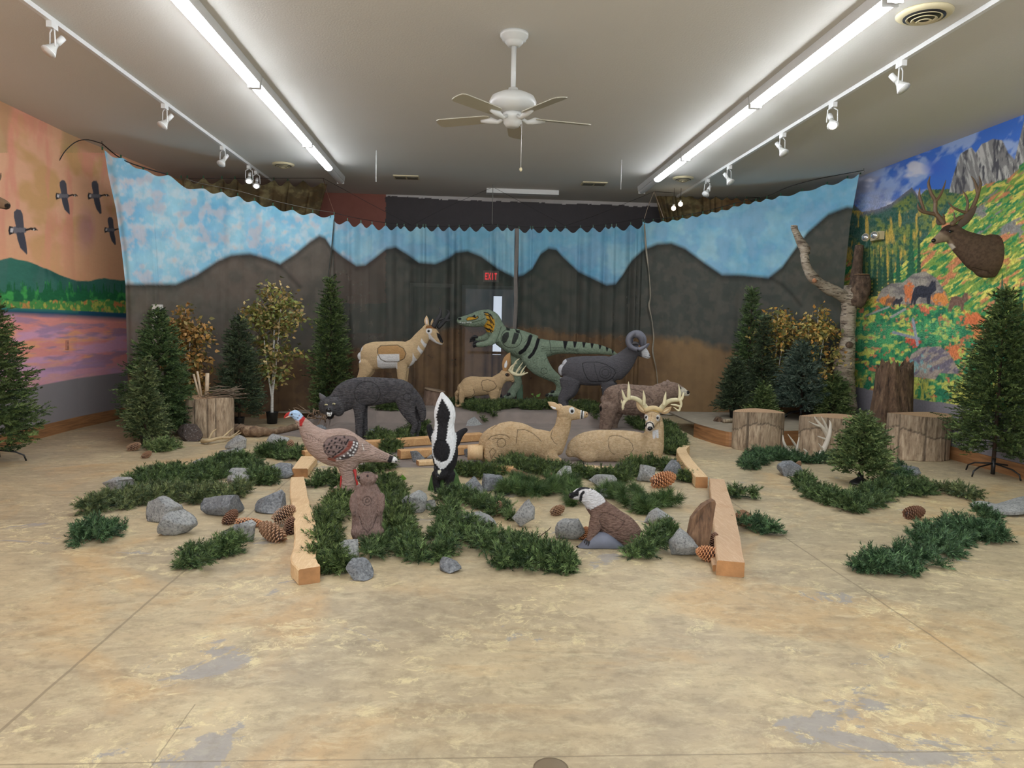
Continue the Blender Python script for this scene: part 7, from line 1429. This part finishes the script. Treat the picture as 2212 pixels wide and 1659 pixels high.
# big pale birch trunk with sawn limbs
bt = NT('aspen_bark'); v = bt.coords((1, 1, 2.2)); n1 = bt.noise(v, 5, 5, .65); n2 = bt.noise(bt.coords((1, 1, 6)), 7, 4, .7); c = bt.ramp(n1, [(.3, (84, 70, 58)), (.46, (152, 138, 120)), (.7, (190, 178, 160))]); c = bt.mix(bt.ramp(n2, [(.54, 0.0), (.60, .85)]), c, (62, 50, 42)); bt.col(c); bt.rough(.85); bt.bump(n2, .5, .02); bt = bt.m
YT = 11.0; o = thing('birch_trunk', 'tall pale birch trunk with three sawn limbs before the right drape edge', 'tree trunk', (W(1830, 900, YT)[0], YT, .0)); s = YT/F
def lim(nm, pts, rad, mt=bt, sd=1, parent=o):
    P = [W(x, y, YT+(d if True else 0)) for x, y, d in pts]; P[0][2] = max(P[0][2], .0); V, Fc = tube(P, np.array(rad)*s, 18, sub=6); cen = np.repeat(catmull(np.array(P), 6), 18, 0); V = cen + (V-cen)*(1+.5*(fbm(V[:, 0]*9, V[:, 2]*9, sd)-.5))[:, None]; return mesh(nm, V, Fc, mt, parent)
dkb = bark_mat('dark_knotted_bark', (52, 40, 32), (92, 74, 60), (134, 112, 92), .6, 16, .03)
lim('trunk', [(1822, 935, 0), (1824, 880, 0), (1827, 820, 0), (1823, 790, 0), (1830, 740, 0), (1833, 690, 0), (1836, 650, 0), (1840, 618, 0)], [26, 25, 20, 22, 17, 16, 18, 17])
lim('limb', [(1838, 652, 0), (1815, 636, -.03), (1785, 620, -.06), (1758, 602, -.1), (1742, 575, -.12), (1737, 548, -.12)], [13, 13, 12, 11, 9, 8], sd=3)
lim('limb', [(1740, 550, -.12), (1738, 538, -.12), (1728, 520, -.12), (1718, 500, -.12), (1715, 489, -.12)], [9, 10, 9, 7, 7], sd=4)
lim('limb', [(1840, 655, 0), (1848, 620, .05), (1852, 580, .1), (1856, 531, .14)], [18, 15, 11, 9], dkb, 5); lim('limb', [(1842, 660, -.02), (1856, 632, -.06), (1860, 610, -.1), (1862, 594, -.12)], [18, 22, 19, 17], dkb, 6)
for (x, y, d, r) in ((1715, 488, -.12, 6.5), (1856, 530, .14, 8), (1862, 593, -.12, 15)):
    P = W(x, y, YT+d); q = MB().tube([P-np.array([0, 0, .004]), P+np.array([0, 0, .004])], [r*s, r*s], 16).out('cut_end', ring, o)
P = W(1760, 606, YT-.1-.085); q = MB().ell(P+np.array([0, .012, 0]), (.036, .02, .034), 14).out('knot', plain('orange_knot', (176, 122, 88), .8, var=.4), o)
for (x, y) in ((1742, 538), (1835, 745)): P = W(x, y, YT-.12-(.0 if x < 1800 else .02)); MB().ell(P, (.06, .05, .05), 14).out('knot', dkb, o)

# wooden platforms with curved fronts
def platform(label, front, zt, yb, m=wood_or, topc=(150, 138, 120)):
    P = [onz(x, y, 0) for x, y in front]; P = catmull(np.array(P), 5); n = len(P); o = thing('wooden_platform', label, 'platform', (P[:, 0].mean(), P[:, 1].mean(), 0))
    V = [(p[0], p[1], .0) for p in P]+[(p[0], p[1], zt) for p in P]+[(p[0], p[1]+.03, zt) for p in P]+[(p[0], p[1]+.03, 0) for p in P]; Fc = [(k*n+i, k*n+i+1, (k+1)*n+i+1, (k+1)*n+i) for k in range(3) for i in range(n-1)]+[(3*n+i, 3*n+i+1, i+1, i) for i in range(n-1)]+[(0, n, 2*n, 3*n), (n-1, 4*n-1, 3*n-1, 2*n-1)]
    mesh('front_board', V, Fc, m, o, smooth=False)
    V = []; 
    for z in (zt-.015, zt+.006): V += [(p[0], p[1]+.001, z) for p in P]+[(P[-1][0], yb, z), (P[0][0], yb, z)]
    k = n+2; Fc = [tuple(range(k))[::-1], tuple(range(k, 2*k))]+[(i, (i+1) % k, (i+1) % k+k, i+k) for i in range(k)]; mesh('deck', V, Fc, plain('platform_deck', topc, .85, var=.15), o, smooth=False)
platform('low wooden platform with a curved stained front under the right tree group', [(1499, 944), (1520, 951), (1550, 960), (1582, 966), (1640, 964), (1720, 962), (1800, 958), (1840, 950)], .2, 11.9)
platform('low wooden platform behind the driftwood and potted birch at left', [(560, 905), (600, 903), (650, 900), (700, 898)], .10, 11.95)
pw = W(1566, 926, 10.55); o = thing('split_wood_piece', 'short pale split wood piece on the platform left of the left cut log', 'wood', (pw[0], pw[1], .206)); R_ = np.array(Matrix.Rotation(.15, 3, 'Z'))
MB().tube([np.array([pw[0]-.05, 10.5, .235]), np.array([pw[0]+.1, 10.55, .235])], .028, 12).out('piece', SM, o)

# emergency light and outlet on the side walls
p = onx(1893, 510, XR-.06); o = thing('emergency_light', 'cream twin-head emergency light on the autumn mural', 'emergency light', p)
MB().box(p+np.array([.015, -.0, 0]), (.07, .26, .12)).out('battery_box', cream, o, smooth=False)
for dy, nm in ((-.05, 'a'), (.2, 'b')):
    c = p+np.array([-.05, dy, .0]); MB().tube([c+np.array([.03, 0, 0]), c-np.array([.0, .02, 0]), c-np.array([.035, .04, 0])], [.03, .055, .06], 18).out('lamp_head', cream, o); MB().tube([c-np.array([.034, .039, 0]), c-np.array([.042, .044, 0])], [.052, .048], 18).out('lens', plain('chrome_lens', (226, 228, 230), .08, .8), o)
p = onx(144, 745, XL); o = thing('wall_outlet', 'pink painted wall outlet low in the lake of the sunset mural', 'outlet', p+np.array([.001, 0, 0])); MB().box(p+np.array([.007, 0, 0]), (.012, .075, .12)).out('cover_plate', plain('pink_outlet', (214, 150, 130), .5), o, smooth=False)
for dz in (-.025, .025): MB().box(p+np.array([.015, 0, dz]), (.006, .03, .028)).out('socket', plain('pink_outlet_socket', (190, 124, 108), .5), o, smooth=False)

# behind the drapes: exit sign and step ladder, seen faintly through the cloth
p = W(1061, 597, YB-.1); o = thing('exit_sign', 'EXIT sign with red letters seen through the drape above the door', 'exit sign', p+np.array([0, .06, 0])); MB().box(p+np.array([0, .04, 0]), (.30, .06, .22)).out('sign_box', plain('sign_white', (190, 186, 180)), o, smooth=False)
rd_ = emis('lit_red_letters', (255, 60, 70), 2.5); LT = {'E': [(0, 0, .2, 1), (0, 0, 1, .18), (0, .41, .8, .59), (0, .82, 1, 1)], 'I': [(.35, 0, .65, 1)], 'T': [(.4, 0, .6, 1), (0, .82, 1, 1)]}
for k, ch in enumerate('EXIT'):
    x0 = p[0]-.115+k*.06; w_, h_ = .045, .13; z0 = p[2]-h_/2; b = MB()
    if ch == 'X':
        for sg in (-1, 1): b.box((x0+w_/2, p[1]+.004, p[2]), (.012, .008, h_*1.08), np.array(Matrix.Rotation(sg*.33, 3, 'Y')))
    else:
        for (a, c, d, e) in LT[ch]: b.box((x0+w_*(a+d)/2, p[1]+.004, z0+h_*(c+e)/2), (w_*(d-a), .008, h_*(e-c)))
    b.out('letter', rd_, o, smooth=False)
o = thing('step_ladder', 'pale step ladder standing behind the right-hand drapes', 'ladder', (W(1455, 800, 13.85)[0], 13.85, 0)); lm = plain('pale_ladder', (200, 200, 196))
xa, xb = W(1447, 700, 13.85)[0], W(1464, 700, 13.85)[0]; zt = W(1447, 600, 13.85)[2]
for (x, xt) in ((xa-.06, xa), (xb+.06, xb)): MB().tube([(x, 13.8, .0), (xt, 13.9, zt)], .02, 6).out('side_rail', lm, o)
for k in range(9): z = .25+k*.26; MB().box(((xa+xb)/2, 13.8+.1*z/zt, z), (xb-xa+.12*(1-z/zt)+.01, .07, .03)).out('step', lm, o, smooth=False)
# clean-out cover in the floor at the bottom edge of the photo
p = G(1190, 1662); o = tag(recentre(MB().lathe(p, [(.062, .001), (.062, .006), (.05, .008), (.001, .008)], 32).out('floor_cleanout_cover', plain('brown_floor_cap', (120, 104, 80), .5))), 'small round cover in the floor joint at the bottom edge of the photo', 'floor cover')
